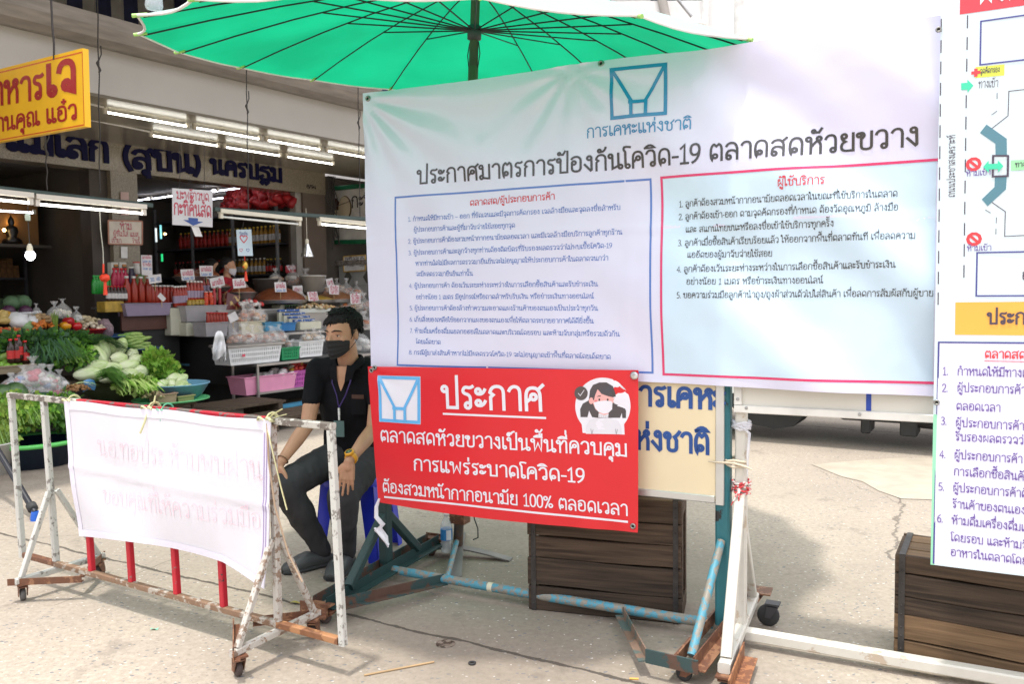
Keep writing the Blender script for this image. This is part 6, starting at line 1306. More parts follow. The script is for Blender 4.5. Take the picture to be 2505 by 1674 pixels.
# coconut sign, tiled counter, price board on the wall facing us
GP = M(4.0, 1.0, 2.4)
def coco(t, uv, fn):
    c, r = uv(*zw(1445, 832)), .13
    for nm, q, rr_, mi, lf in (('coconut_drawing', zw(1442, 832), (.155, .20), ink('coconut_brown', (.07, .03, .018)), .002), ('coconut_drawing', zw(1545, 822), (.165, .215), ink('coconut_shell', (.10, .06, .03)), .003), ('coconut_drawing', zw(1540, 818), (.145, .195), ink('coconut_flesh', (.62, .52, .36)), .0045), ('coconut_drawing', zw(1468, 900), (.145, .11), ink('coconut_flesh', (.62, .52, .36)), .006)):
        mb = MB(GP); c = uv(*q); blob(mb, fn, circ(c[0], c[1], *rr_), 0, lf); mb.build(nm, mi, t)
board('shop_sign', 'white coconut milk sign with a green frame on the end wall', 'sign', GP, MQ, -ME, [zw(1345, 640), zw(1900, 590), zw(1900, 1140), zw(1362, 1148)], mat('sign_ivory', (.55, .53, .49), .5), .03, edge=.075, em=mat('green_frame', (.01, .13, .055), .4), texts=[('กะทิสด', zw(1605, 818), zw(1960, 770), .19, 12, BLACKINK)], extra=coco)
cnt = thing('tiled_counter', 'grey tiled counter with diamond tiles and a speckled top next to the banner', 'counter', M(4.0, 1, 0)); CO_ = M(4.0, 1, 0)
TILE = mat('grey_wall_tile', (.40, .40, .385), .35, var=.06)
kbox('counter_body', 4.02, 4.6, -.15, 2.6, .06, 1.93, TILE, cnt, CO_); kbox('counter_top', 3.98, 4.62, -.19, 2.6, 1.934, 2.02, mat('speckled_granite', (.12, .10, .09), .3, col2=(.34, .31, .28), thr=(.45, .55), scale=50), cnt, CO_)
guv = lambda x, y: ((onp(x, y, M(4.02, 0, 0), ME) - MP).dot(MQ), onp(x, y, M(4.02, 0, 0), ME).z); gfn = lambda b, z, k: M(4.018 - k, b, z)
mb = MB(CO_)
for x, y in ((1392, 1482), (1575, 1482), (1758, 1482)): c = guv(*zw(x, y)); blob(mb, gfn, [(c[0] - .10, c[1]), (c[0], c[1] - .12), (c[0] + .10, c[1]), (c[0], c[1] + .12)], 0, .002)
mb.build('diamond_tile', mat('dark_diamond', (.10, .10, .085), .4), cnt)
mb = MB(CO_)
for k in range(8): b = -.15 + .345 * k; stripe(mb, gfn, [(b, .1), (b, 1.93)], .008)
for k in range(6): stripe(mb, gfn, [(-.15, 1.93 - .345 * k), (2.6, 1.93 - .345 * k)], .008, lift=.001)
mb.build('grout', mat('grout_grey', (.24, .235, .225), .8), cnt)
pbP = M(3.99, 1, 1.6); board('price_board', 'yellowish handwritten price board on the tiled counter', 'board', pbP, MQ, -ME, [zw(1530, 1285), zw(1738, 1272), zw(1740, 1418), zw(1535, 1432)], mat('white_card', (.70, .70, .70), .6), .004, edge=.022, em=mat('ochre_edge', (.55, .36, .12), .6), texts=[('กะทิโลละ 65', zw(1545, 1338), zw(1728, 1322), .07, 13, DARKINK), ('กรัม', zw(1568, 1384), zw(1632, 1378), .05, 12, DARKINK), ('35', zw(1684, 1378), zw(1730, 1374), .07, 12, DARKINK)])
# ------------------------------------------------------------------ stalls
def table(label, a0, a1, b0, b1, z, m, legm, th=.03, shelf=None, legs=(.03,), apron=0., r=.018, name='stall_table'):
    c = M((a0 + a1) / 2, (b0 + b1) / 2, 0); t = thing(name, label, 'table', c)
    kbox('table_top', a0, a1, b0, b1, z - th, z, m, t, c)
    if shelf: kbox('shelf', a0 + .02, a1 - .02, b0 + .02, b1 - .02, shelf - .025, shelf, m, t, c)
    n = max(2, int((a1 - a0) / 1.4) + 1)
    for i in range(n):
        for b in (b0 + .03, b1 - .03):
            a = a0 + .03 + (a1 - a0 - .06) * i / (n - 1); mb = MB(c); mb.tube([M(a, b, 0), M(a, b, z - th)], r, 8); mb.build('leg', legm, t)
    return t
OLDW = wood('old_table_wood', (.05, .036, .026), (.11, .08, .055), (1, 14, 14)); STST = mat('dull_stainless', (.40, .39, .38), .32, .8, var=.12, scale=3); DSTEEL = mat('dark_steel_sheet', (.055, .056, .058), .4, .6, var=.2, scale=1.5)
table('low dark wooden table at the front of the vegetable stall', -4.6, -1.02, 2.45, 3.1, .37, OLDW, OLDW, .035); table('middle wooden table of the vegetable stall under the cabbages', -4.6, -.95, 1.72, 2.4, .62, OLDW, OLDW, .035); table('rear dark wooden table of the vegetable stall', -4.6, -1.0, .95, 1.68, .90, OLDW, OLDW, .035)
sk = MB(M(-2.8, 2.9, 0)); sk.surf(lambda i, j: M(-4.6 + 3.5 * i, 2.47, .02 + .31 * j) + MQ * .01 * sin(i * 60), 60, 3); tag(sk.build('tarpaulin', mat('black_tarp', (.012, .012, .014), .5)), 'black plastic sheet hanging under the front vegetable table', 'tarpaulin')
steel = table('steel display table carrying white baskets, with a lower shelf of pink tubs', .36, 4.0, 1.74, 2.29, .60, STST, STST, .03, shelf=.245, r=.020)
ct = thing('steel_counter', 'dark steel counter behind the basket table at the dry goods stall', 'counter', M(2, 1, 0)); CB = M(2, 1, 0)
kbox('body', .43, 4.0, .32, 1.70, .30, .90, DSTEEL, ct, CB); kbox('counter_top', .42, 4.0, .31, 1.71, .901, .93, STST, ct, CB); kbox('plinth', .6, 3.9, .5, 1.5, .0, .30, mat('black_plinth', (.02, .02, .02), .7), ct, CB)
bt2 = thing('label_strip', 'torn pale blue sticker strip on the dark counter end', 'sticker', M(.42, 1, .5)); duv = lambda x, y: ((onp(x, y, M(.425, 0, 0), ME) - MP).dot(MQ), onp(x, y, M(.425, 0, 0), ME).z)
mb = MB(M(.42, 1, .5)); q = [duv(*zc(*p)) for p in ((80, 1065), (130, 1052), (200, 1070), (285, 1078), (285, 1100), (90, 1092))]; mb.slabp([M(.424, b, z) for b, z in q], -ME * .003); mb.build('sticker', mat('sky_sticker', (.12, .30, .42), .5), bt2)
kbx = kbox
st2 = thing('display_step', 'steel step on the counter holding the curry paste bowls', 'shelf', M(2.5, .7, .93)); kbox('step_top', .62, 4.0, .35, 1.18, 1.22, 1.25, STST, st2, M(2.5, .7, .93)); kbox('step_front', .64, 4.0, 1.15, 1.17, .935, 1.218, STST, st2, M(2.5, .7, .93))
bp0 = thing('wooden_bench', 'brown wooden cabinet under the sauce bottles', 'cabinet', M(-.3, .6, 0)); kbox('front_panel', -.55, .30, .88, .91, 1.03, 1.29, mat('red_brown_board', (.085, .030, .020), .5, var=.2), bp0, M(-.3, .6, 0)); kbox('cabinet_top', -.55, .41, .2, .91, 1.295, 1.32, STST, bp0, M(-.3, .6, 0)); kbox('body', -.5, .25, .25, .86, .45, 1.29, DSTEEL, bp0, M(-.3, .6, 0))
for a in (-.5, .26): mb = MB(M(-.3, .6, 0)); mb.tube([M(a, .84, 0), M(a, .84, .45)], .02, 8); mb.build('leg', STST, bp0)
# dark slatted benches on the ground beyond the barrier
for lb, (a0, a1, b0, b1, z) in (('dark low wooden pallet bench beside the vegetable table', (-.85, .25, 2.3, 2.95, .22)), ('dark low wooden pallet bench nearer the barrier', (-.5, .5, 3.05, 3.6, .14))):
    c = M((a0 + a1) / 2, (b0 + b1) / 2, 0); t = thing('pallet_bench', lb, 'bench', c)
    for k in range(5): kbox('slat', a0, a1, b0 + (b1 - b0) * k / 5 + .008, b0 + (b1 - b0) * (k + 1) / 5 - .008, z - .025, z, OLDW, t, c)
    for a in (a0 + .08, a1 - .08): kbox('bearer', a - .03, a + .03, b0, b1, 0, z - .026, OLDW, t, c)
def pbox(name, label, cat, x0, y0, x1, y1, b, dep, m, grp=None, parts=None, lid=None, taper=0.):
    """closed box whose front (towards the street) fills the photograph rectangle"""
    a0, z0 = maz(x0, y1, b); a1 = maz(x1, y1, b)[0]; z1_ = maz((x0 + x1) / 2, y0, b)[1]; z0 = maz((x0 + x1) / 2, y1, b)[1]
    c = M((a0 + a1) / 2, b - dep / 2, z0); t = thing(name, label, cat, c, MROT, grp); mb = MB(); mb.bbox((0, 0, (z1_ - z0) / 2), (abs(a1 - a0), dep, z1_ - z0), .008); mb.build('body', m, t)
    if lid: mb = MB(); mb.bbox((0, 0, z1_ - z0 + .006), (abs(a1 - a0) + .012, dep + .012, .02), .005); mb.build('lid', lid, t)
    return t, abs(a1 - a0), z1_ - z0
def basket(name, label, cat, x0, y0, x1, y1, b, dep, m, holes=True, solid=False, grp=None):
    """open tub or crate with flared sides and a rim; holes: rows of slots between bars"""
    a0 = maz(x0, y1, b)[0]; a1 = maz(x1, y1, b)[0]; z0 = maz((x0 + x1) / 2, y1, b)[1]; z1_ = maz((x0 + x1) / 2, y0, b)[1]
    c = M((a0 + a1) / 2, b - dep / 2, z0); W, H = abs(a1 - a0), z1_ - z0; t = thing(name, label, cat, c, MROT, grp)
    def P(u, v, k=0.):                                     # u round the four sides 0..4, v up
        f = .90 + .10 * v; w_, d_ = W / 2 * f - k, dep / 2 * f - k; s = int(u) % 4; r = u - int(u)
        x, y = [(-w_ + 2 * w_ * r, -d_), (w_, -d_ + 2 * d_ * r), (w_ - 2 * w_ * r, d_), (-w_, d_ - 2 * d_ * r)][s]; return V((x, y, H * v))
    mb = MB(); mb.bbox((0, 0, .006), (W * .9, dep * .9, .010), .002)
    if not holes:
        for s in range(4): mb.surf(lambda i, j: P(s + i * .9999, j), 1, 3, th=.004)
    else:
        for s in range(4):
            L = W if s % 2 == 0 else dep; n = max(4, int(L / .030))
            for v0, v1 in ((0, .16), (.36, .44), (.62, .70), (.86, 1)): mb.surf(lambda i, j: P(s + i * .9999, v0 + (v1 - v0) * j), 1, 1, th=.004)
            for k in range(n + 1):
                wk = .010 if k not in (0, n) else .03; mb.surf(lambda i, j: P(s + min(.9999, max(0, k / n - wk / L / 1 + 2 * wk / L * i)), .1 + .82 * j, .001), 1, 1, th=.003)
    mb.build('body', m, t)
    mb = MB()
    for s in range(4): p, q = P(s, 1), P(s + .9999, 1); mb.bar(p, q, .022, .012, ext=.008)
    mb.build('rim', m, t); return t, c, W, H
BAGC = mat('thin_clear_bag', (.80, .80, .80), .12, var=.02, alpha=.26, spec=.8, bump=.6, bs=25)
def heap(label, name, cat, c, rx, ry, rz, cols, n, size, grp=None, seed=1, el=1.3):
    """a pile of small pieces"""
    t = thing(name, label, cat, c, MROT, grp); r_ = random.Random(seed); mb = MB(); ms = [mat('piece_%02d_%02d_%02d' % tuple(int(k * 99) for k in q), q, .5, var=.2, scale=30) for q in cols]
    for k in range(n):
        th, rr_ = r_.uniform(0, 2 * pi), r_.random() ** .5; z = (1 - rr_ ** 1.6) * rz * r_.uniform(.6, 1.0); s_ = size * r_.uniform(.75, 1.2)
        R = Matrix.Rotation(r_.uniform(0, 6), 3, V((r_.uniform(-1, 1), r_.uniform(-1, 1), r_.uniform(.2, 1)))); mb.ell((cos(th) * rr_ * rx, sin(th) * rr_ * ry, z + size * .4), (s_ * el, s_ * .8, s_ * .8), 8, 6, k % len(ms), R=R, amp=.15)
    mb.build('pieces', ms, t); return t
def bag(label, c, w, h, cols, seed=1, grp=None, tie_=True):
    """clear tied plastic bag with something colourful in it"""
    t = thing('plastic_bag', label, 'bag', c, seed * 1.3, grp); r_ = random.Random(seed); mb = MB(); ms = [mat('piece_%02d_%02d_%02d' % tuple(int(k * 99) for k in q), q, .5, var=.2, scale=30) for q in cols]
    for k in range(14): th = r_.uniform(0, 6.28); q = r_.random() ** .5 * w * .33; s_ = w * r_.uniform(.10, .17); mb.ell((cos(th) * q, sin(th) * q * .7, s_ * .8 + r_.random() * h * .33), (s_ * 1.2, s_, s_ * .8), 8, 6, k % len(ms), amp=.3, seed=k)
    mb.build('contents', ms, t)
    mb = MB(); n = 16; fr = []
    for z, r in ((0, .40), (.06, .50), (.25, .52), (.45, .44), (.62, .26), (.72, .09), (.78, .06), (.88, .10 + .10 * r_.random()), (.92 + .12 * r_.random(), .10 + .16 * r_.random())):
        fr.append([(cos(2 * pi * j / n) * r * w * (1 + .16 * noise.noise(V((j * .9, z * 6, seed)))), sin(2 * pi * j / n) * r * w * .72 * (1 + .16 * noise.noise(V((j * .9, z * 6, seed + 9)))), z * h) for j in range(n)])
    vs = sum(fr, []); mb.add(vs, [(i * n + j, i * n + (j + 1) % n, (i + 1) * n + (j + 1) % n, (i + 1) * n + j) for i in range(len(fr) - 1) for j in range(n)], 0, True); mb.build('film', BAGC, t); return t
# ---- greens
GREENS = {k: mat(k, c, .55, var=.32, scale=9, spec=.35) for k, c in dict(dark_leaf=(.045, .125, .025), mid_leaf=(.095, .24, .030), fresh_leaf=(.20, .40, .045), pale_leaf=(.36, .50, .14), yellow_leaf_green=(.27, .40, .06), stem_white=(.62, .66, .42), blue_leaf=(.05, .12, .06), stem_green=(.22, .36, .09)).items()}
def leaves(mb, c, ax, n, size, ms, r_, droop=0., up=.6, shell=.55):
    X, Y, Z_ = ax
    for k in range(n):
        d = V((r_.gauss(0, 1), r_.gauss(0, 1), r_.gauss(0, 1))).normalized(); q = shell + (1 - shell) * r_.random(); p = c + (X * d.x + Y * d.y + Z_ * d.z) * q
        out = (X.normalized() * d.x + Y.normalized() * d.y + Z * (d.z + up - droop * r_.random() * 2)).normalized(); s_ = size * r_.uniform(.6, 1.3)
        t = out.cross(V((r_.uniform(-1, 1), r_.uniform(-1, 1), r_.uniform(-1, 1)))).normalized() * s_ * .42; bd = Z * s_ * r_.uniform(-.3, .15)
        m_ = p + out * s_ * .5; e = p + out * s_ + bd
        mb.add([p, m_ + t + bd * .2, e, m_ - t + bd * .2, m_ + out.cross(t).normalized() * s_ * .08], [(0, 1, 4), (1, 2, 4), (2, 3, 4), (3, 0, 4)], k % len(ms) if r_.random() < .8 else 0, True)
def greens(label, c, rx, ry, rz, n, size, keys, seed, droop=0., up=.6, name='herb_bunch', cat='vegetable', grp=None, stems=0):
    t = thing(name, label, cat, c, MROT, grp); r_ = random.Random(seed); mb = MB(); ms = [GREENS[k] for k in keys]
    mb.ell((0, 0, rz * .15), (rx * .72, ry * .72, rz * .62), 12, 8, 0, amp=.3, seed=seed); leaves(mb, V((0, 0, rz * .2)), (V((rx, 0, 0)), V((0, ry, 0)), V((0, 0, rz))), n, size, ms, r_, droop, up)
    mb.build('leaves', ms, t)
    if stems:
        mb = MB()
        for k in range(stems): x = r_.uniform(-.6, .6) * rx; y = -ry * r_.uniform(.3, .8); mb.tube([(x, y, rz * .3), (x * 1.15, y - size * .8, rz * .1), (x * 1.2 + .01, y - size * 1.6, -rz * .35)], .004, 5)
        mb.build('stems', GREENS['stem_green'], t)
    return t
def blades(label, c, d0, d1, L, w, n, wd, keys, seed, name='spring_onion_bunch', grp=None):
    """long thin leaves laid side by side, drooping from root to tip"""
    t = thing(name, label, 'vegetable', c, 0, grp); r_ = random.Random(seed); mb = MB(); d0, d1 = V(d0).normalized(), V(d1).normalized(); s_ = d0.cross(Z).normalized()
    for k in range(n):
        o = s_ * r_.uniform(-w, w) + Z * r_.uniform(0, w * .5); l = L * r_.uniform(.75, 1.15); f = s_ * r_.uniform(-.35, .35); p = [o, o + (d0 + f * .3) * l * .35 + Z * .02, o + (d0 * .5 + d1 * .5 + f * .7).normalized() * l * .7 + Z * .02, o + (d0 * .4 + d1 * .6 + f).normalized() * l]
        q = s_ * wd / 2; vs = []
        for i, a in enumerate(p): g = [.5, 1, .9, .15][i]; vs += [a - q * g, a + Z * wd * .18 * g, a + q * g]
        mb.add(vs, [(3 * i + j, 3 * i + j + 1, 3 * i + j + 4, 3 * i + j + 3) for i in range(3) for j in range(2)], k % len(keys), True)
    mb.build('leaves', [GREENS[k] for k in keys], t); return t
# napa cabbages: pale ribbed heads
def napa_mesh(seed, green=.5, ln=1.0):
    r_ = random.Random(seed); mb = MB(); n, m_ = 28, 14; vs = []
    for i in range(m_ + 1):
        v = i / m_; r = .078 * (sin(pi * min(1, v * .96 + .02)) ** .55) * (1 + .08 * (v - .5))
        for j in range(n):
            th = 2 * pi * j / n; k = 1 + .05 * sin(th * 5 + v * 2.2 + seed) + .035 * sin(th * 11 + v * 5) + .05 * noise.noise(V((cos(th) * 2, sin(th) * 2, v * 5 + seed))); vs.append(V((cos(th) * r * k, sin(th) * r * k, (v - .5) * .25 * ln)))
    mb.add(vs, [(i * n + j, i * n + (j + 1) % n, (i + 1) * n + (j + 1) % n, (i + 1) * n + j) for i in range(m_) for j in range(n)], 0, True); return mb
def napa_mat():
    m = bpy.data.materials.new('napa_leaf'); m.use_nodes = True; n = m.node_tree.nodes; l = m.node_tree.links; b = n['Principled BSDF']
    tc = n.new('ShaderNodeTexCoord'); sx = n.new('ShaderNodeSeparateXYZ'); l.new(tc.outputs['Object'], sx.inputs[0]); mpn = n.new('ShaderNodeMapping'); mpn.inputs['Scale'].default_value = (26, 26, 5); l.new(tc.outputs['Object'], mpn.inputs[0])
    nz = n.new('ShaderNodeTexNoise'); nz.inputs['Scale'].default_value = 1.6; nz.inputs['Detail'].default_value = 5; l.new(mpn.outputs[0], nz.inputs['Vector'])
    a = n.new('ShaderNodeMath'); a.operation = 'MULTIPLY_ADD'; a.inputs[1].default_value = 2.2; a.inputs[2].default_value = .05; l.new(sx.outputs[2], a.inputs[0])
    s_ = n.new('ShaderNodeMath'); l.new(a.outputs[0], s_.inputs[0]); l.new(nz.outputs['Fac'], s_.inputs[1])
    rp = n.new('ShaderNodeValToRGB'); rp.color_ramp.elements[0].position = .30; rp.color_ramp.elements[0].color = (.72, .76, .52, 1); rp.color_ramp.elements[1].position = .85; rp.color_ramp.elements[1].color = (.44, .58, .22, 1); l.new(s_.outputs[0], rp.inputs[0]); l.new(rp.outputs[0], b.inputs['Base Color']); b.inputs['Roughness'].default_value = .42
    bp = n.new('ShaderNodeBump'); bp.inputs['Strength'].default_value = .4; bp.inputs['Distance'].default_value = .006; l.new(nz.outputs['Fac'], bp.inputs['Height']); l.new(bp.outputs[0], b.inputs['Normal']); return m
NAPA = napa_mat(); protos = [napa_mesh(s, ln=1 + .12 * (s % 3)) for s in range(4)]
GN = 'napa cabbages piled on the vegetable stall'; nm_ = [p.build('napa_cabbage', NAPA) for p in protos]
for o in nm_: tag(o, 'pale green napa cabbage lying in the cabbage pile on the vegetable stall', 'cabbage', GN)
NL = 'pale green napa cabbage lying in the cabbage pile on the vegetable stall'; NU = 'pale napa cabbage standing upright at the top of the cabbage pile'
spots = [(1300, 790, 2.35, 0), (1475, 815, 2.3, 0), (1400, 872, 2.42, 0), (1215, 905, 2.45, 0), (1540, 932, 2.42, 0), (1395, 975, 2.52, 0), (1205, 988, 2.5, 0), (1525, 1035, 2.55, 0), (1380, 1060, 2.6, 0), (1060, 885, 2.4, 0), (965, 965, 2.45, 0), (1130, 700, 2.1, 1), (1210, 680, 2.05, 1), (1305, 690, 2.05, 1), (1090, 790, 2.25, 1), (1250, 840, 2.2, 0), (1450, 750, 2.1, 0), (1330, 930, 2.3, 0), (1120, 960, 2.3, 0)]
r_ = random.Random(3)
for i, (x, y, b, upr) in enumerate(spots):
    P = mp(*zv(x, y), b); s_ = r_.uniform(.85, .95) if upr else r_.uniform(.76, .88); rot = (r_.uniform(-.25, .25), r_.uniform(.1, .5), r_.uniform(0, 6)) if upr else (radians(90) + r_.uniform(-.25, .25), r_.uniform(-.2, .2), MROT + radians(90) + r_.uniform(-.7, .7))
    if i < 4: o = nm_[i]; o.location = P; o.rotation_euler = rot; o.scale = (s_,) * 3
    else: o = dup(nm_[i % 4], P, rot=rot, sc_=s_)
    o['label'] = NU if upr else NL
lump = MB(mp(280, 905, 2.1)); lump.ell(mp(285, 945, 1.95), (.34, .34, .20), 16, 10, amp=.3); tag(lump.build('cabbage_crate_cover', mat('olive_cloth', (.10, .13, .05), .8)), 'dull green cloth under the napa cabbage pile', 'cloth')
# bok choy in a light blue basket
bk = [p_ for p_ in (napa_mesh(11, ln=1.25), napa_mesh(12, ln=1.1))]
bko = []
for k, p_ in enumerate(bk): o = p_.build('bok_choy', NAPA); tag(o, 'small pale bok choy head in the round basket on the vegetable stall', 'bok choy', 'bok choy heads'); bko.append(o)
for i, (x, y, b) in enumerate(((1765, 1080, 3.0), (1870, 1072, 2.98), (1962, 1092, 2.98), (1840, 1150, 3.1), (1945, 1132, 3.08), (2003, 1172, 3.12), (2062, 1135, 3.05), (1985, 1022, 2.92), (1900, 1010, 2.9), (1780, 1150, 3.08), (1930, 1195, 3.15))):
    P = mp(*zv(x, y), b - .25); rot = (radians(70) + r_.uniform(-.4, .4), r_.uniform(-.3, .3), MROT + radians(90) + r_.uniform(-1, 1))
    if i < 2: o = bko[i]; o.location = P; o.rotation_euler = rot; o.scale = (.62, .62, .62)
    else: dup(bko[i % 2], P, rot=rot, sc_=.62)
bc_ = mp(*zv(1930, 1190), 2.75); basin('round_tray', 'light blue round plastic tray holding the bok choy', V((bc_.x, bc_.y, .375)), .33, .16, plastic('sky_blue_plastic', (.16, .36, .52)), 'tray'); bc_ = mp(*zv(1880, 1320), 2.95); basin('round_tray', 'green rimmed round tray at the right end of the vegetable table', V((bc_.x, bc_.y, .372)), .36, .035, plastic('leaf_green_plastic', (.10, .42, .16)), 'tray')
for lb, q in (('small faded pink plastic box in front of the bok choy', (1728, 1185, 1945, 1290)), ('small olive plastic box in front of the bok choy', (1955, 1205, 2135, 1265))):
    x0, y0 = zv(q[0], q[1]); x1, y1 = zv(q[2], q[3]); basket('produce_box', lb, 'box', x0, y0, x1, y1, 3.06, .16, mat('faded_pink_plastic', (.34, .22, .15), .5) if 'pink' in lb else mat('olive_plastic', (.30, .28, .12), .5), holes=False)
heap('pale brown tubers in the faded pink box', 'tuber_pile', 'vegetable', mp(*zv(1680, 1235), 3.0), .14, .10, .06, [(.35, .27, .14), (.42, .36, .2)], 26, .018, seed=4)
# big bundles
def vheap(lb, nm, cat, x, y, b, *a, **k): return heap(lb, nm, cat, mp(*zv(x, y), b), *a, **k)
def veg(fn, label, x, y, b, *a, **k): return fn(label, mp(*zv(x, y), b), *a, **k)
veg(greens, 'frilly light green lettuce heap right of the cabbages', 1720, 905, 2.35, .19, .17, .17, 420, .060, ['fresh_leaf', 'yellow_leaf_green', 'fresh_leaf'], 1, name='lettuce_heap')
veg(greens, 'second frilly lettuce low behind the bok choy', 1830, 985, 2.5, .15, .13, .10, 200, .055, ['fresh_leaf', 'mid_leaf', 'yellow_leaf_green'], 2, name='lettuce_heap')
veg(greens, 'large mound of dark leafy greens on the left of the stall', 380, 668, 2.0, .42, .26, .13, 1000, .062, ['dark_leaf', 'mid_leaf', 'blue_leaf'], 3, droop=.5, stems=12); veg(greens, 'dark leafy greens mound in the centre behind the celery', 700, 660, 1.9, .36, .24, .12, 800, .060, ['dark_leaf', 'dark_leaf', 'mid_leaf'], 4, droop=.4)
veg(greens, 'bunch of Chinese celery leaves hanging over the crate edge', 800, 780, 2.3, .22, .14, .13, 300, .055, ['mid_leaf', 'fresh_leaf', 'dark_leaf'], 5, droop=.7, stems=14); veg(greens, 'dark herb bunch drooping beside the sauce bottles', 420, 790, 2.25, .16, .12, .17, 240, .06, ['blue_leaf', 'dark_leaf'], 6, droop=.8)
veg(blades, 'bundle of spring onions fanned across the dark greens', 940, 650, 2.05, ME + Z * .1, ME * .7 - Z * .5 + MQ * .3, .42, .16, 120, .012, ['dark_leaf', 'mid_leaf', 'blue_leaf'], 7); veg(blades, 'spring onion bundle lying left over the dark greens', 600, 660, 2.2, -ME * .3 + MQ * .5, MQ - Z * .7, .40, .14, 90, .012, ['blue_leaf', 'dark_leaf'], 8)
veg(blades, 'broad heap of long green chives in front of the cabbages', 1080, 1040, 2.75, ME * .6 + MQ * .5 + Z * .15, MQ * .7 + ME * .4 - Z * .6, .33, .19, 230, .010, ['mid_leaf', 'dark_leaf', 'mid_leaf'], 9, name='chive_heap')
veg(blades, 'pale mustard stems spread over the front of the table', 1470, 1130, 2.95, MQ * .6 - ME * .15 + Z * .1, MQ - Z * .5, .19, .17, 60, .020, ['pale_leaf', 'fresh_leaf', 'pale_leaf'], 10, name='mustard_stems'); veg(greens, 'light green mustard leaves above the pale stems', 1480, 1110, 2.85, .20, .12, .09, 220, .06, ['pale_leaf', 'fresh_leaf', 'yellow_leaf_green'], 11)
veg(blades, 'upright bundle of pale green celery stalks between ginger and peppers', 605, 500, 1.45, Z + ME * .05, Z, .20, .055, 46, .014, ['pale_leaf', 'fresh_leaf', 'stem_green'], 12, name='celery_bundle')
veg(blades, 'bundle of brown ginger-like roots tied with leaves', 800, 1110, 2.75, ME + MQ * .3, ME + MQ - Z * .2, .20, .07, 0 + 10, .02, ['stem_white', 'pale_leaf'], 13, name='root_bundle'); vheap('pile of brown fingerroots beside the chives', 'root_pile', 'vegetable', 835, 1140, 2.85, .11, .09, .05, [(.22, .10, .035), (.30, .16, .06)], 50, .013, seed=5, el=2.6)
bs_ = mp(*zv(970, 1100), 2.8); mb = MB(bs_); mb.surf(lambda i, j: bs_ + ME * (i - .5) * .11 + Z * ((j - .5) * .10 + .02 * sin(i * 3)) + MQ * .03 * sin(j * 3), 5, 5, th=.004); tag(mb.build('plastic_scoop', plastic('mid_blue_plastic', (.07, .24, .50))), 'bright blue plastic scoop stuck among the chives', 'scoop')
for lb, x, y, b, rx, rz, ks, sd in (('yellowish herb mat hanging over the table edge at far left', 40, 1440, 3.12, .22, .20, ['yellow_leaf_green', 'fresh_leaf'], 21), ('bright green coriander mat hanging over the table front', 260, 1420, 3.12, .21, .17, ['fresh_leaf', 'yellow_leaf_green', 'mid_leaf'], 22), ('dark coriander bunch hanging between the barrier posts', 430, 1400, 3.10, .13, .12, ['mid_leaf', 'fresh_leaf'], 23), ('thick round coriander bunch hanging beside the white cloth sheet', 680, 1400, 3.08, .19, .18, ['mid_leaf', 'fresh_leaf', 'dark_leaf'], 24), ('long drooping herb fringe behind the cloth sheet corner', 800, 1480, 3.05, .10, .24, ['mid_leaf', 'dark_leaf'], 25), ('pale green herb fringe drooping low at the left edge', 30, 1640, 3.16, .12, .22, ['yellow_leaf_green', 'pale_leaf'], 26)):
    veg(greens, lb, x, y, b, rx, .12, rz, int(1500 * rx * rz * 8), .045, ks, sd, droop=1.4, up=.2, stems=10)
veg(greens, 'folded broad dark green leaves on the white sheet', 290, 1325, 2.9, .16, .12, .045, 60, .13, ['blue_leaf', 'dark_leaf'], 27, up=.1)
wsh = mp(*zv(600, 1285), 2.75); mb = MB(wsh); c_ = V((wsh.x, wsh.y, .385)); mb.surf(lambda i, j: c_ + ME * (i - .5) * .9 + MQ * (j - .5) * .5 + Z * (.012 * noise.noise(V((i * 5, j * 5, 0))) + .0), 16, 10, th=.003); tag(mb.build('white_sheet', mat('white_plastic_sheet', (.66, .69, .72), .4)), 'white plastic sheet spread on the front vegetable table', 'sheet')
# melons, limes and cucumbers
def fruit(name, label, cat, x, y, b, r, col, grp, el=(1, 1, 1), rz=0., amp=.04, f=zv):
    P = mp(*f(x, y), b); mb = MB(); mb.ell((0, 0, 0), tuple(r * k for k in el), 14, 10, amp=amp); o = mb.build(name, col); o.location = P; o.rotation_euler = (r_.uniform(-.3, .3), r_.uniform(-.3, .3), rz); return tag(o, label, cat, grp)
MEL = mat('dark_melon_rind', (.030, .075, .022), .4, col2=(.08, .15, .05), thr=(.4, .6), scale=14); LIME = mat('lime_rind', (.16, .32, .035), .4, var=.2); CUC = mat('cucumber_rind', (.11, .25, .03), .4, col2=(.28, .40, .10), thr=(.4, .62), scale=18, stretch=(1, 1, .3))
for x, y in ((35, 1205), (165, 1180), (195, 1245), (20, 1290), (110, 1270)): fruit('green_melon', 'dark green round melon at the left end of the front table', 'melon', x, y, 2.75, .105, MEL, 'dark green melons')
for x, y in ((75, 893), (140, 873), (15, 875), (20, 830), (185, 855), (235, 840), (110, 840), (60, 850), (160, 900), (210, 880)): fruit('lime', 'green lime in the wooden crate at the left edge', 'lime', x, y, 2.32 - .003 * (900 - y), .040, LIME, 'limes in the wooden crate', (1, 1, 1.1))
for x, y in ((40, 780), (150, 805), (200, 812)): fruit('cucumber', 'light green cucumber lying on the limes at the left edge', 'cucumber', x, y, 2.15, .037, CUC, 'cucumbers on the limes', (2.6, 1, 1), MROT + r_.uniform(-.3, .3))
x0, y0 = zv(65, 872); x1, y1 = zv(390, 965); basket('wooden_tray', 'pale wooden tray of limes at the left edge of the vegetable stall', 'tray', x0 - 60, y0 + 2, x1, y1, 2.40, .34, wood('pale_tray_wood', (.24, .19, .125), (.36, .29, .2)), holes=False)
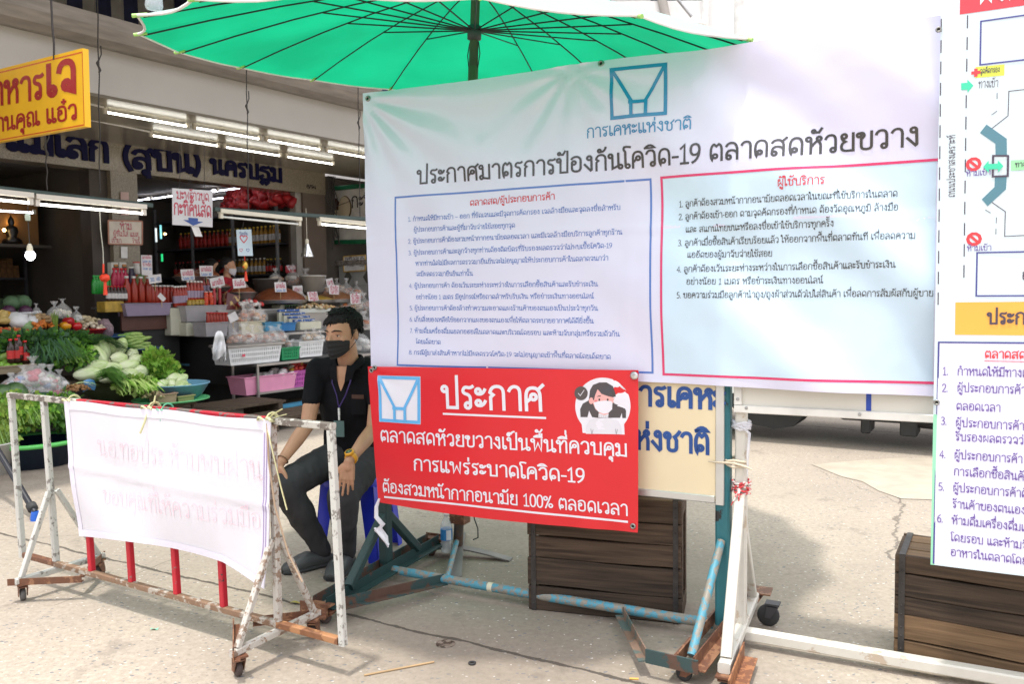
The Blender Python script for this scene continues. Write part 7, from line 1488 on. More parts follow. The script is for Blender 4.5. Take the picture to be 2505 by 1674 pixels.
for x, y, a in ((1470, 560, .2), (1500, 600, .1), (1530, 640, -.1), (1450, 530, .3), (1545, 585, .0), (1490, 660, .1), (1555, 665, -.2), (1430, 600, .2), (1460, 630, .1), (1400, 560, .35), (1515, 690, 0)): fruit('long_gourd', 'long green gourd in the blue dish behind the cabbages', 'gourd', x, y, 1.75, .027, CUC, 'long green gourds', (4.6, 1, 1), MROT + a + radians(-20))
P = mp(*zv(1480, 715), 1.70); basin('blue_dish', 'dark blue oval dish holding the long green gourds', V((P.x, P.y, P.z - .03)), .30, .07, plastic('dark_blue_plastic', (.012, .06, .16)), 'dish'); P = mp(*zv(1080, 560), 1.35); basin('blue_dish', 'wide dark blue tray under the garlic and potatoes', V((P.x, P.y, P.z - .03)), .42, .05, plastic('dark_blue_plastic', (.012, .06, .16)), 'dish')
for x, y, c, s_ in ((715, 435, (.70, .30, .01), 'yellow'), (750, 385, (.42, .012, .02), 'dark red'), (835, 440, (.48, .008, .012), 'glossy red')):
    P = mp(*zv(x, y), 1.45); t = thing('bell_pepper', s_ + ' bell pepper in front of the tofu bags', 'pepper', P, r_.uniform(0, 6)); mb = MB(); n, vs = 20, []
    for i in range(11):
        v = i / 10; r = .058 * sin(pi * (v * .93 + .05)) ** .5
        for j in range(n): th = 2 * pi * j / n; vs.append(V((cos(th), sin(th), 0)) * r * (1 + .10 * cos(4 * th)) + Z * ((v - .5) * .10 - (.012 if v > .9 else 0)))
    mb.add(vs, [(i * n + j, i * n + (j + 1) % n, (i + 1) * n + (j + 1) % n, (i + 1) * n + j) for i in range(10) for j in range(n)], 0, True); mb.build('flesh', mat('pepper_' + s_.replace(' ', '_'), c, .2, var=.08), t); mb = MB(); mb.tube([(0, 0, .04), (.004, 0, .055), (.012, 0, .068)], [.010, .007, .008], 7); mb.build('stalk', GREENS['mid_leaf'], t)
vheap('pile of knobbly ginger at the rear of the vegetable stall', 'ginger_pile', 'vegetable', 450, 405, 1.25, .13, .10, .09, [(.34, .22, .11), (.42, .29, .16)], 40, .028, seed=6, el=1.7); vheap('small pile of carrots below the ginger', 'carrot_pile', 'vegetable', 480, 470, 1.4, .13, .08, .06, [(.62, .19, .03), (.55, .15, .02)], 22, .026, seed=7, el=2.6)
vheap('chopped red chillies and tomatoes at the rear left', 'chilli_pile', 'vegetable', 90, 520, 1.4, .20, .10, .05, [(.45, .03, .015), (.52, .10, .02), (.40, .20, .06)], 60, .022, seed=8); vheap('orange pumpkin pieces in a box at the left edge', 'pumpkin_pile', 'vegetable', 50, 400, 1.2, .16, .10, .08, [(.55, .30, .03), (.5, .36, .12)], 18, .05, seed=9)
vheap('pile of pale garlic bulbs in the red basket', 'garlic_pile', 'vegetable', 1010, 475, 1.38, .13, .10, .08, [(.55, .47, .34), (.62, .55, .43)], 34, .026, seed=10, el=1); vheap('pale potatoes behind the red basket', 'potato_pile', 'vegetable', 960, 420, 1.2, .14, .10, .10, [(.50, .42, .27), (.44, .36, .22)], 26, .034, seed=11)
P = mp(*zv(1015, 540), 1.38); basin('red_basket', 'shallow red plastic basket of garlic', P, .135, .075, plastic('red_plastic', (.42, .015, .01)), 'basket'); fruit('mesh_sack', 'mauve mesh sack beside the red garlic basket', 'sack', 1150, 470, 1.3, .105, mat('mauve_mesh', (.24, .17, .19), .8, var=.4, scale=50), None, (.9, .7, 1.1), 0, .2)
for x, y in ((130, 190), (255, 180)): fruit('green_cabbage', 'round dark green cabbage at the top rear of the stall', 'cabbage', x, y, 1.0, .085, mat('dull_green_cabbage', (.06, .12, .055), .7, var=.25, scale=12), 'round dark green cabbages', (1, 1, .95), 0, .12)
fruit('green_cabbage', 'pale green round cabbage in front of the wrapped radishes', 'cabbage', 315, 450, 1.35, .075, mat('pale_green_cabbage', (.20, .33, .14), .6, var=.2), None, (1, 1, .9), 0, .1)
for x in (95, 280): fruit('purple_cabbage', 'purple cabbage in a white foam net', 'cabbage', x, 280, 1.12, .070, mat('purple_cabbage_leaf', (.06, .02, .05), .4), 'purple cabbages in foam nets'); P = mp(*zv(x, 320), 1.14); basin('foam_net', 'white foam net cup round the %s purple cabbage' % ('first' if x < 200 else 'second'), P - Z * .05, .088, .085, mat('white_foam', (.66, .66, .68), .8), 'net', rb=.045, lip=.004)
for x, y, w_ in ((205, 380, .11), (330, 395, .085)): fruit('white_radish_bag', 'round white wrapped radish in the middle of the rear row', 'radish', x, y, 1.28, w_, mat('white_wrap', (.66, .67, .68), .35), 'white wrapped radishes', (1.1, .9, .8), 0, .25)
for k, (x, y, w_, h_, cl) in enumerate(((690, 300, .22, .24, [(.62, .56, .40), (.66, .62, .50)]), (840, 370, .20, .22, [(.6, .6, .6), (.66, .66, .62)]), (600, 290, .16, .18, [(.55, .5, .4)]), (400, 300, .16, .18, [(.08, .16, .06), (.5, .5, .5)]))): bag(['clear bag of cream tofu at the rear of the vegetable stall', 'clear bag of white mushrooms beside the peppers', 'small clear bag of pale tofu behind the celery stalks', 'small clear bag of green herbs beside the purple cabbages'][k], mp(*zv(x, y), 1.15) - Z * .06, w_, h_, cl, k + 1)
# tied snack bags on the front table
SC = [[(.55, .08, .08), (.65, .6, .55), (.15, .25, .5)], [(.5, .06, .1), (.7, .65, .6)], [(.16, .3, .08), (.55, .12, .15), (.65, .6, .6)], [(.55, .35, .08), (.6, .15, .1), (.65, .65, .65)]]
for k, (x, y, w_, h_) in enumerate(((270, 1090, .24, .22), (370, 1050, .26, .26), (470, 1080, .22, .22), (330, 1170, .22, .20), (440, 1180, .22, .20), (560, 1170, .22, .20), (660, 1150, .22, .24), (130, 1120, .18, .17), (560, 1080, .22, .21), (250, 1230, .20, .16))): bag('clear tied bag of colourful ingredients in the pile at front left of the stall', mp(*zv(x, y + 50), 2.62 + .02 * (k % 3)), w_ * 1.1, h_ * 1.1, SC[k % 4], k + 20, 'tied ingredient bags')
# ---- bottles
def bottle_proto(name, label, cat, body, cap, r, h, lab=None, neck=.35, grp=None):
    t = thing(name, label, cat, (0, 0, 0), 0, grp); mb = MB(); mb.lathe((0, 0, 0), [(.0001, .001), (r * .95, .001), (r, .006), (r, h * .62), (r * .8, h * .72), (r * neck, h * .82), (r * neck, h * .92)], 12); mb.build('glass', body, t)
    mb = MB(); mb.lathe((0, 0, h * .915), [(.0001, 0), (r * (neck + .10), 0), (r * (neck + .12), h * .08), (.0001, h * .085)], 10); mb.build('cap', cap, t)
    if lab: mb = MB(); mb.lathe((0, 0, 0), [(r * 1.02, h * .18), (r * 1.02, h * .52)], 12); mb.build('label', lab, t)
    return t
REDSAUCE = mat('red_sauce', (.30, .025, .012), .2, var=.15); DARKSAUCE = mat('dark_sauce', (.03, .012, .008), .15); WCAP = plastic('white_cap', (.68, .68, .66)); RCAP = plastic('red_cap', (.55, .02, .02)); GCAP = plastic('green_cap', (.03, .40, .08)); YCAP = plastic('yellow_cap', (.70, .48, .04)); WLAB = mat('pale_label', (.52, .50, .50), .5, var=.2, scale=40); RLAB = mat('red_label', (.45, .02, .02), .4, var=.3, scale=40); AMBER = mat('amber_oil', (.32, .17, .03), .15, var=.2); PURPLEL = mat('mauve_label', (.30, .24, .34), .5)
def brow(proto, label, pts, b, name=None):
    """copies of a bottle standing with their feet at the photograph points"""
    for i, (x, y) in enumerate(pts):
        P = mp(x, y, b)
        if i == 0: proto.location = P; proto['label'] = label
        else: dup(proto, P, r_.uniform(0, 6), label)
lin = lambda x0, y0, x1, y1, n: [(x0 + (x1 - x0) * i / (n - 1), y0 + (y1 - y0) * i / (n - 1)) for i in range(n)]
zx = lambda x, y: (200 + x * .21304, 550 + y * .21304)
brow(bottle_proto('sauce_bottle', '', 'bottle', DARKSAUCE, RCAP, .035, .23, RLAB, grp='dark sauce bottles by the limes'), 'dark sauce bottle with red label beside the limes', [zv(125, 845), zv(190, 840), zv(285, 860), zv(215, 800)], 2.28)
P1_ = lin(*zx(525, 895), *zx(770, 895), 4); brow(bottle_proto('sauce_bottle', '', 'bottle', REDSAUCE, WCAP, .044, .33, None, .45, grp='tall red chilli sauce bottles'), 'tall red chilli sauce bottle behind the mauve bin', P1_, .84)
brow(bottle_proto('sauce_jar', '', 'bottle', REDSAUCE, WCAP, .034, .23, None, .6, grp='small red sauce bottles'), 'small red sauce bottle in the row beside the tall ones', lin(*zx(815, 900), *zx(1040, 900), 6), .82)
brow(bottle_proto('sauce_bottle', '', 'bottle', REDSAUCE, WCAP, .030, .27, PURPLEL, .5, grp='red sauce bottles in the mauve rack'), 'red sauce bottle in the mauve rack at the middle of the display', lin(*zx(1075, 945), *zx(1195, 935), 5) + lin(*zx(1225, 880), *zx(1380, 880), 5), .95)
brow(bottle_proto('sauce_bottle', '', 'bottle', REDSAUCE, WCAP, .028, .22, PURPLEL, .5, grp='red sauce bottles in the back row'), 'red sauce bottle in the back row under the price cards', lin(*zx(1265, 800), *zx(1450, 790), 5), .6)
brow(bottle_proto('sauce_jar', '', 'bottle', mat('yellow_jar', (.42, .28, .05), .4), YCAP, .030, .065, None, .9, grp='yellow topped jars'), 'low yellow topped jar below the red sauce bottles', lin(*zx(1235, 925), *zx(1405, 915), 5), 1.0)
brow(bottle_proto('drink_can', '', 'can', mat('red_can', (.60, .06, .02), .3, var=.3, scale=25), WCAP, .030, .12, None, .8, grp='red cans'), 'small red can stacked right of the sauce bottles', lin(*zx(1430, 925), *zx(1490, 920), 2) + lin(*zx(1430, 870), *zx(1480, 868), 2), 1.02)
brow(bottle_proto('snack_tube', '', 'tube', mat('crimson_tube', (.42, .04, .05), .4, var=.4, scale=20), WCAP, .022, .24, None, .9, grp='red tubes'), 'tall thin red tube standing beside the red cans', lin(*zx(1525, 920), *zx(1590, 915), 2), 1.02)
brow(bottle_proto('green_bottle', '', 'bottle', mat('green_drink', (.02, .28, .04), .25), GCAP, .036, .23, None, .4, grp='green bottles'), 'green bottle beside the red knot ornament', lin(*zx(150, 795), *zx(240, 795), 4) + lin(*zx(300, 800), *zx(370, 800), 3), .55)
brow(bottle_proto('pink_bottle', '', 'bottle', mat('pink_drink', (.42, .012, .06), .25), RCAP, .040, .30, None, .4, grp='pink drink bottles'), 'bright pink drink bottle below the coconut milk cartons', lin(*zx(380, 770), *zx(510, 770), 4), .6)
brow(bottle_proto('dark_bottle', '', 'bottle', DARKSAUCE, RCAP, .030, .19, WLAB, .4, grp='dark bottles with pale labels'), 'small dark bottle with pale label left of the chilli sauce', lin(*zx(310, 880), *zx(500, 880), 6), .86)
pbx = lambda name, lb, cat, f, x0, y0, x1, y1, b, dep, m, **k: pbox(name, lb, cat, *f(x0, y0), *f(x1, y1), b, dep, m, **k)
def coconut_carton(x0, lb):
    t, W, H = pbx('drink_carton', lb, 'carton', zx, x0, 430, x0 + 85, 620, .45, .10, mat('white_carton', (.58, .57, .52), .4), grp='coconut milk cartons')
    mb = MB(); mb.bbox((W * .12, -.052, H * .5), (W * .62, .004, H * .7), .001); mb.build('dark_print', mat('carton_dark_print', (.03, .06, .035), .4), t); mb = MB(); mb.lathe((W * .12, -.055, H * .42), [(.022, 0), (.0001, .004)], 12, ax=V((0, -1, 0))); mb.build('coconut_print', mat('carton_white_print', (.72, .72, .7), .5), t); mb = MB(); mb.bbox((W * .12, -.055, H * .8), (W * .5, .004, H * .14), .001); mb.build('orange_print', mat('carton_orange', (.5, .2, .05), .5), t)
coconut_carton(345, 'white coconut milk carton with dark print, left of the pair'); coconut_carton(440, 'white coconut milk carton with dark print, right of the pair')
brow(bottle_proto('milk_tin', '', 'tin', mat('white_tin', (.58, .56, .54), .35), RCAP, .042, .16, None, .96), 'white tin with a red lid above the green packet', [zx(632, 570)], .5)
brow(bottle_proto('black_bottle', '', 'bottle', mat('purple_black', (.03, .02, .05), .3), WCAP, .042, .24, None, .7), 'dark purple bottle with a white cap beside the green packet', [zx(580, 700)], .62)
gpk, W, H = pbx('noodle_packet', 'green and red printed packet beside the dark purple bottle', 'packet', zx, 622, 570, 768, 710, .62, .06, mat('green_packet', (.05, .17, .02), .35, col2=(.34, .03, .02), thr=(.42, .58), scale=9)); ybx, W, H = pbx('yellow_box', 'worn yellow box under the small dark bottles', 'box', zx, 272, 880, 490, 1005, .92, .2, mat('yellow_carton', (.42, .27, .04), .6, var=.3, scale=14))
basket('storage_bin', 'translucent mauve bin under the chilli sauce bottles', 'bin', *zx(500, 905), *zx(1035, 1045), 1.0, .22, plastic('mauve_clear', (.34, .28, .40), .3, .75), holes=False)
# the counter's tubs and cabinets
bx = lambda *a, **k: basket(a[0], a[1], a[2], *zc(a[3], a[4]), *zc(a[5], a[6]), *a[7:], **k)
CREAMP = plastic('cream_plastic', (.56, .55, .44), .5)
pbx('cream_cabinet', 'tall cream box at the left end of the steel counter', 'cabinet', zc, 85, 465, 250, 765, 1.0, .3, CREAMP); pbx('cream_cabinet', 'low cream box under the clear bin on the steel counter', 'cabinet', zc, 256, 625, 470, 770, 1.15, .3, CREAMP)
CLB = plastic('clear_bin_plastic', (.50, .48, .50), .25, .55)
bx('storage_bin', 'clear plastic bin on the low cream box', 'bin', 245, 440, 700, 610, 1.15, .3, CLB, holes=False); bx('storage_bin', 'clear plastic bin holding red capped bottles', 'bin', 465, 625, 715, 775, 1.5, .28, CLB, holes=False); bx('storage_bin', 'smaller clear bin beside the cream basket', 'bin', 715, 625, 860, 775, 1.5, .26, CLB, holes=False)
brow(bottle_proto('chilli_bottle', '', 'bottle', REDSAUCE, RCAP, .026, .15, None, .8, grp='red capped chilli bottles'), 'red capped chilli bottle standing in the clear bin', lin(*zc(490, 640), *zc(690, 640), 7), 1.36)
bx('plastic_basket', 'cream plastic basket with a small red label on the counter', 'basket', 855, 615, 1115, 760, 1.55, .26, plastic('ivory_plastic', (.62, .57, .42), .5), holes=False); bx('plastic_basket', 'light blue plastic tub on the counter', 'tub', 1115, 625, 1310, 715, 1.6, .24, plastic('tub_blue', (.06, .26, .44), .4), holes=False); bx('plastic_basket', 'deeper blue plastic tub beside the light blue one', 'tub', 1300, 630, 1455, 715, 1.6, .24, plastic('tub_deep_blue', (.02, .17, .42), .4), holes=False)
# stepped stand with blue boxes
ds, W, H = pbx('display_stand', 'cream stepped stand with rows of small blue boxes', 'stand', zc, 1500, 615, 1735, 700, 1.62, .26, CREAMP)
for k in range(4):
    mb = MB(); mb.bbox((-W * .12 * k, .02 + .05 * k, H + .018 + .048 * k), (W * .95, .05, .03), .003); mb.build('blue_box_row', mat('blue_box', (.02, .09, .32), .4, col2=(.60, .60, .62), thr=(.55, .6), scale=30), ds)
    mb = MB(); mb.bbox((-W * .12 * k, .02 + .05 * k, H * .5 + .022 * k), (W * .98, .049, H + .0 + .048 * k - .006), .003); mb.build('step', CREAMP, ds)
pbx('cream_cabinet', 'cream box behind the stepped stand with green bottles on it', 'cabinet', zc, 1285, 430, 1490, 560, 1.17, .2, CREAMP); brow(bottle_proto('eyedrop_bottle', '', 'bottle', mat('black_bottle_glass', (.02, .03, .025), .3), GCAP, .020, .085, None, .7, grp='tiny green capped bottles'), 'tiny dark bottle with green cap on the cream box', lin(*zc(1345, 500), *zc(1460, 495), 5), 1.19)
def wbag(lb, x, y, b, w_, h_, cl, sd, grp=None): return bag(lb, mp(*zc(x, y), b), w_, h_, cl, sd, grp)
OR1 = [(.55, .16, .05), (.6, .3, .12), (.62, .6, .58)]; BR1 = [(.30, .12, .07), (.42, .2, .12), (.6, .55, .5)]
for k, (x, y, b, w_, h_) in enumerate(((880, 640, 1.45, .26, .26), (980, 630, 1.42, .28, .28), (1060, 620, 1.4, .24, .26), (930, 560, 1.3, .24, .24))): wbag('clear bag of orange dried shrimp heaped in the cream basket', x, y, b, w_, h_, OR1, 40 + k, 'dried shrimp bags')
for k, (x, y, w_, h_) in enumerate(((780, 865, .24, .20), (880, 865, .24, .24), (980, 870, .26, .22), (1080, 865, .26, .22), (1180, 860, .24, .23), (1270, 850, .24, .24), (1220, 855, .22, .20))): wbag('clear bag of reddish dried goods heaped on the steel tray', x, y, 2.02, w_ * 1.1, h_ * 1.1, BR1, 50 + k, 'dried goods bags on the steel tray')
for k, (x, y, w_, h_) in enumerate(((1360, 925, .18, .20), (1420, 925, .16, .15), (1560, 840, .22, .18), (1650, 840, .22, .20), (1720, 840, .2, .16))): wbag('clear bag of brown snacks in the green basket' if k < 2 else 'clear bag of pale snacks in the further white basket', x, y, 2.05, w_, h_, BR1 if k < 2 else [(.5, .35, .2), (.62, .6, .56)], 60 + k, 'snack bags')
WB = plastic('white_crate_plastic', (.70, .71, .72), .4)
bx('plastic_crate', 'white slotted plastic crate under the steel tray of dried goods', 'crate', 715, 880, 1305, 1075, 2.25, .34, WB); bx('plastic_crate', 'white slotted plastic crate nearer the seated man', 'crate', 1490, 830, 1760, 1000, 2.22, .34, WB); bx('plastic_basket', 'bright green plastic basket between the two white crates', 'basket', 1300, 900, 1500, 1030, 2.24, .3, plastic('bright_green_plastic', (.01, .26, .10), .4))
pbx('steel_tray', 'shallow steel tray on top of the white crate', 'tray', zc, 700, 858, 1340, 888, 2.27, .38, STST)
mk_ = mp(*zc(880, 985), 2.26); mb = MB(mk_); mb.hexa(mk_, ME * .022, MQ * .002, Z * .016, 0); tag(mb.build('price_tag', ink('tag_red', (.55, .05, .10))), 'small red tag on the front of the white crate', 'tag')
pk_ = bx('plastic_tub', 'light pink plastic tub on the lower shelf', 'tub', 890, 1205, 1465, 1395, 2.24, .34, plastic('pale_pink_plastic', (.74, .30, .46), .4), holes=False); bx('plastic_tub', 'magenta slotted plastic tub behind the light pink one', 'tub', 1420, 1150, 1660, 1340, 2.2, .34, plastic('magenta_plastic', (.50, .10, .40), .4))
veg2 = lambda lb, nm, cat, x, y, b, *a, **k: heap(lb, nm, cat, mp(*zc(x, y), b), *a, **k)
veg2('red wrapped snack packets piled in the magenta tub', 'packet_pile', 'packet', 1480, 1170, 2.0, .26, .14, .13, [(.55, .03, .03), (.62, .06, .05), (.65, .6, .5), (.6, .35, .05)], 34, .045, seed=20); veg2('white packets lying in the light pink tub', 'packet_pile', 'packet', 1240, 1230, 2.08, .28, .14, .05, [(.62, .56, .56), (.66, .6, .62)], 16, .055, seed=21)
pl_ = mp(*zc(1400, 1535), 2.4); mb = MB(pl_); mb.bar(mp(*zc(1220, 1560), 2.4), mp(*zc(1640, 1490), 2.4), .16, .03); tag(mb.build('plank', mat('blue_plank', (.04, .22, .36), .6)), 'blue painted plank on the ground under the basket table', 'plank')
hb_ = mp(*zc(610, 720), 2.38); mb = MB(hb_); rr_ = random.Random(8)
mb.surf(lambda i, j: mp(*zc(610 + (i - .5) * (40 + 120 * j ** .5 * (1.1 if j < .8 else .9)), 720 + 300 * j + 25 * sin(i * 7) * j), 2.40 + .06 * sin(i * 9 + j * 4) * j + .02 * sin(j * 11)), 16, 14, th=.006); tag(mb.build('plastic_bag', mat('white_bag_film', (.74, .75, .77), .35, bump=.3, bs=20)), 'white plastic carrier bag hanging from the counter corner', 'bag')
tr_ = mp(*zc(2160, 900), 2.0); bag('white and clear bag behind the seated man by the banner', tr_ - Z * .05, .34, .36, [(.6, .6, .6), (.66, .64, .6)], 77)
# ---- curry paste bowls, buckets and price cards
PASTE = mat('curry_paste', (.19, .055, .022), .35, var=.3, scale=30, bump=.3, bs=60); PASTEY = mat('yellow_paste', (.36, .22, .03), .5, var=.2, scale=30)
def paste(lb, x, y, b, r, h, m, bowl=True, tall=.09):
    P = mp(*zc(x, y), b); t = thing('paste_bowl', lb, 'bowl', P); mb = MB()
    mb.lathe((0, 0, 0), [(.0001, 0), (r * (.55 if bowl else .95), 0), (r * (.85 if bowl else 1), tall * .5), (r, tall), (r * 1.06, tall), (r * 1.06, tall - .006), (r * .98, tall - .012)], 28); mb.build('bowl', STST, t)
    mb = MB(); mb.lathe((0, 0, tall - .012), [(r * .96, 0), (r * .9, h * .25), (r * .66, h * .62), (r * .36, h * .9), (.0001, h)], 28); mb.build('paste', m, t); return t
paste('steel bowl heaped with brown curry paste in front of the shopkeeper', 870, 395, .95, .19, .10, PASTE, True, .13); paste('wide steel tray heaped with dark red curry paste', 1265, 415, 1.0, .40, .20, PASTE, False, .05); paste('steel tray of yellow paste in front of the white pail', 1650, 410, .98, .32, .08, PASTEY, False, .05); paste('steel tray heaped with light brown paste near the banner', 1880, 405, 1.0, .34, .14, mat('brown_paste', (.22, .10, .045), .4, var=.3, scale=30), False, .05)
paste('bowl of brown paste behind the left price cards', 290, 200, .45, .22, .10, PASTE, True, .1); paste('bowl of brown paste between the left price cards', 455, 190, .35, .22, .12, PASTE, True, .1); paste('bowl of dark paste at the shopkeeper side', 610, 285, .6, .17, .07, PASTE, True, .07)
def bucket(lb, x, y, b, r, h, m):
    P = mp(*zc(x, y), b); t = thing('bucket', lb, 'bucket', P); mb = MB(); mb.lathe((0, 0, 0), [(.0001, 0), (r * .8, 0), (r, h), (r * 1.05, h), (r * 1.05, h - .02), (r * .97, h - .02), (r * .78, .01), (.0001, .01)], 20); mb.build('pail', m, t); mb = MB(); mb.tube([V((r * cos(t_) * 1.03, -r * 1.03 * sin(t_) * .5, h - .02 - .75 * r * sin(t_))) for t_ in [pi * k / 10 for k in range(11)]], .005, 5); mb.build('handle', mat('wire_handle', (.5, .5, .5), .3, .8), t)
bucket('grey bucket with a wire handle left of the big paste tray', 1130, 400, .8, .18, .34, plastic('grey_bucket', (.09, .085, .08))); bucket('white plastic pail behind the yellow paste', 1640, 290, .6, .20, .26, plastic('white_pail', (.62, .60, .56)))
veg2('yellow and white noodles on the low tray behind the stepped stand', 'noodle_pile', 'noodle', 1660, 470, 1.25, .34, .14, .06, [(.55, .40, .18), (.60, .52, .36), (.45, .25, .12)], 60, .026, seed=23); pbx('plastic_tray', 'pale tray of noodles behind the stepped stand', 'tray', zc, 1490, 470, 1850, 520, 1.35, .3, plastic('pale_tray_plastic', (.52, .54, .50)))
pb_ = mp(*zc(750, 405), 1.1); mb = MB(pb_); mb.hexa(pb_ - Z * .01, (ME * .9 + Z * -.25).normalized() * .105, MQ * .02, (Z * .9 + ME * .3 - MQ * .2).normalized() * .13); tag(mb.build('snack_packet', mat('brown_gold_packet', (.10, .012, .012), .3, col2=(.50, .34, .10), thr=(.52, .6), scale=11)), 'brown and gold printed packet leaning beside the cans', 'packet')
veg2('small red and white packets stacked left of the big paste tray', 'packet_pile', 'packet', 960, 440, 1.2, .20, .10, .07, [(.55, .04, .04), (.64, .6, .58), (.66, .64, .62)], 22, .035, seed=25)
for k, (x, y, b, w_, h_) in enumerate(((1500, 380, 1.05, .2, .2), (1800, 300, .6, .26, .26), (1900, 300, .55, .28, .28), (2010, 330, .6, .3, .32), (2120, 350, .7, .3, .3), (2100, 470, 1.2, .3, .28), (2200, 480, 1.2, .3, .3), (2000, 480, 1.22, .28, .22), (1230, 200, .2, .3, .28), (1420, 210, .2, .34, .34), (1560, 200, .15, .3, .28), (890, 260, .85, .16, .16), (2200, 690, 1.6, .3, .3))): wbag('clear bag of brown dried goods among the paste bowls', x, y + 20, b, w_, h_, [BR1, OR1, [(.3, .16, .08), (.5, .4, .3)]][k % 3], 80 + k, 'dried goods bags by the paste bowls')
PCW = mat('price_card_white', (.62, .60, .61), .5)
def pcard(lb, quad, b, texts, f=zc):
    q = [f(*p) for p in quad]; b += .32; x = sum(p[0] for p in q) / 4; y = sum(p[1] for p in q) / 4; P = mp(x, y, b); xl, xr = q[0][0], q[1][0]; hh = q[3][1] - q[0][1]; tx = []
    lf = lambda p, q_, k: (p[0] + (q_[0] - p[0]) * k, p[1] + (q_[1] - p[1]) * k)
    for s_, v, sz, col in texts:
        a = lf(lf(q[0], q[3], v), lf(q[1], q[2], v), .10); c_ = lf(lf(q[0], q[3], v), lf(q[1], q[2], v), .90); tx.append((s_, a, c_, sz * hh * pxs(P), 15, col))
    t = board('price_card', lb, 'price card', P, ME, MQ, q, PCW, .003, texts=tx); mb = MB(P); mb.tube([P - MQ * .006 + Z * .02, P - MQ * .006 - Z * (hh * pxs(P) * .5 + .10)], .004, 5); mb.build('stick', mat('bamboo_pick', (.5, .36, .18), .7), t)
RI, BI = ink('price_red', (.48, .03, .10)), ink('price_blue', (.06, .20, .50))
pcard('price card with red writing stuck in the paste at the far left of the bowls', [(185, 42), (328, 38), (345, 158), (202, 163)], .5, [('แกงส้มใต้', .56, .32, RI), ('โลละ 80', .92, .2, BI)]); pcard('price card with red writing raised above the sauce bottles', [(393, 2), (538, 0), (543, 118), (402, 118)], .4, [('แกงเผ็ดใต้', .52, .32, RI), ('โลละ 80', .93, .22, BI)]); pcard('large tilted price card beside the shopkeeper', [(502, 142), (655, 112), (675, 215), (525, 250)], .65, [('แกงส้ม', .78, .42, RI)]); pcard('price card with red writing on the steel bowl of paste', [(755, 145), (888, 135), (905, 240), (768, 252)], .97, [('ผัดเผ็ด', .78, .42, RI)])
pcard('price card stuck in the big tray of dark red paste', [(1215, 182), (1340, 180), (1350, 290), (1224, 290)], 1.0, [('แกงเผ็ด', .58, .36, RI), ('โลละ 80', .94, .22, BI)]); pcard('small price card behind the big paste tray', [(1415, 222), (1522, 218), (1526, 305), (1422, 305)], .7, [('พริกแกง', .7, .36, RI)]); pcard('tilted price card in front of the white pail', [(1575, 290), (1682, 285), (1702, 385), (1592, 388)], 1.0, [('น้ำพริก', .5, .36, RI), ('หนุ่ม', .92, .32, RI)]); pcard('price card leaning left of the light brown paste', [(1776, 150), (1850, 134), (1870, 215), (1800, 245)], .7, [('ปลาทู', .7, .36, RI)]); pcard('price card standing in the light brown paste', [(1812, 212), (1922, 215), (1925, 318), (1818, 312)], .95, [('น้ำพริก', .5, .34, RI), ('ปลาร้า', .92, .34, RI)]); pcard('price card next to the banner edge', [(2045, 310), (2158, 306), (2160, 415), (2052, 420)], 1.1, [('น้ำจิ้ม', .5, .34, RI), ('ปลาเผา', .92, .34, RI)])
pcard('tall paper price list over the green packet', [(680, 348), (805, 350), (812, 590), (690, 575)], .5, [('แกงเผ็ด', .18, .13, RI), ('โลละ 80', .36, .10, BI), ('น้ำพริก', .54, .13, RI), ('โลละ 60', .72, .10, BI)], zx); pcard('pale blue price card with 20 and 40', [(762, 582), (910, 565), (918, 660), (778, 680)], .66, [('20. 40', .75, .36, BI)], zx); pcard('small tilted card hanging over the small sauce bottles', [(905, 780), (970, 850), (935, 885), (868, 822)], .9, [], zx); pcard('square white card behind the red capped bottles', [(700, 545), (785, 500), (830, 585), (735, 630)], 1.42, [])
for lb, q in (('red poster with white writing behind the paste bowls, left of the two', [(1335, 0), (1458, 0), (1462, 78), (1340, 80)]), ('red poster with white writing behind the paste bowls, right of the two', [(1532, 5), (1675, 8), (1675, 112), (1540, 112)])): plaincard('poster', lb, [zc(*p) for p in q], -.1, mat('red_poster', (.34, .010, .02), .5), [('หมูแผ่น', zc(q[0][0] + 15, 40), zc(q[1][0] - 15, 38), .065, 13, WINK)], 'poster')
# ---- basin with its green rim, white bucket at the left edge
P = gp(85, 1135); basin('washing_basin', 'wide dark blue basin with a bright green rim on the ground under the herbs', P, .37, .20, plastic('navy_plastic', (.012, .025, .05)), rb=.30); mb = MB(P); mb.tube([P + V((.385 * cos(t), .385 * sin(t), .205)) for t in [2 * pi * k / 32 for k in range(33)]], .020, 8); o = mb.build('hose', plastic('lime_green_hose', (.12, .55, .12), .35)); tag(o, 'coiled bright green hose lying round the basin top', 'hose')
P = gp(-18, 1160); bk_ = basin('white_bucket', 'white plastic tub cut by the left edge of the view', P, .16, .26, plastic('white_tub', (.62, .61, .57)), 'tub', rb=.12)
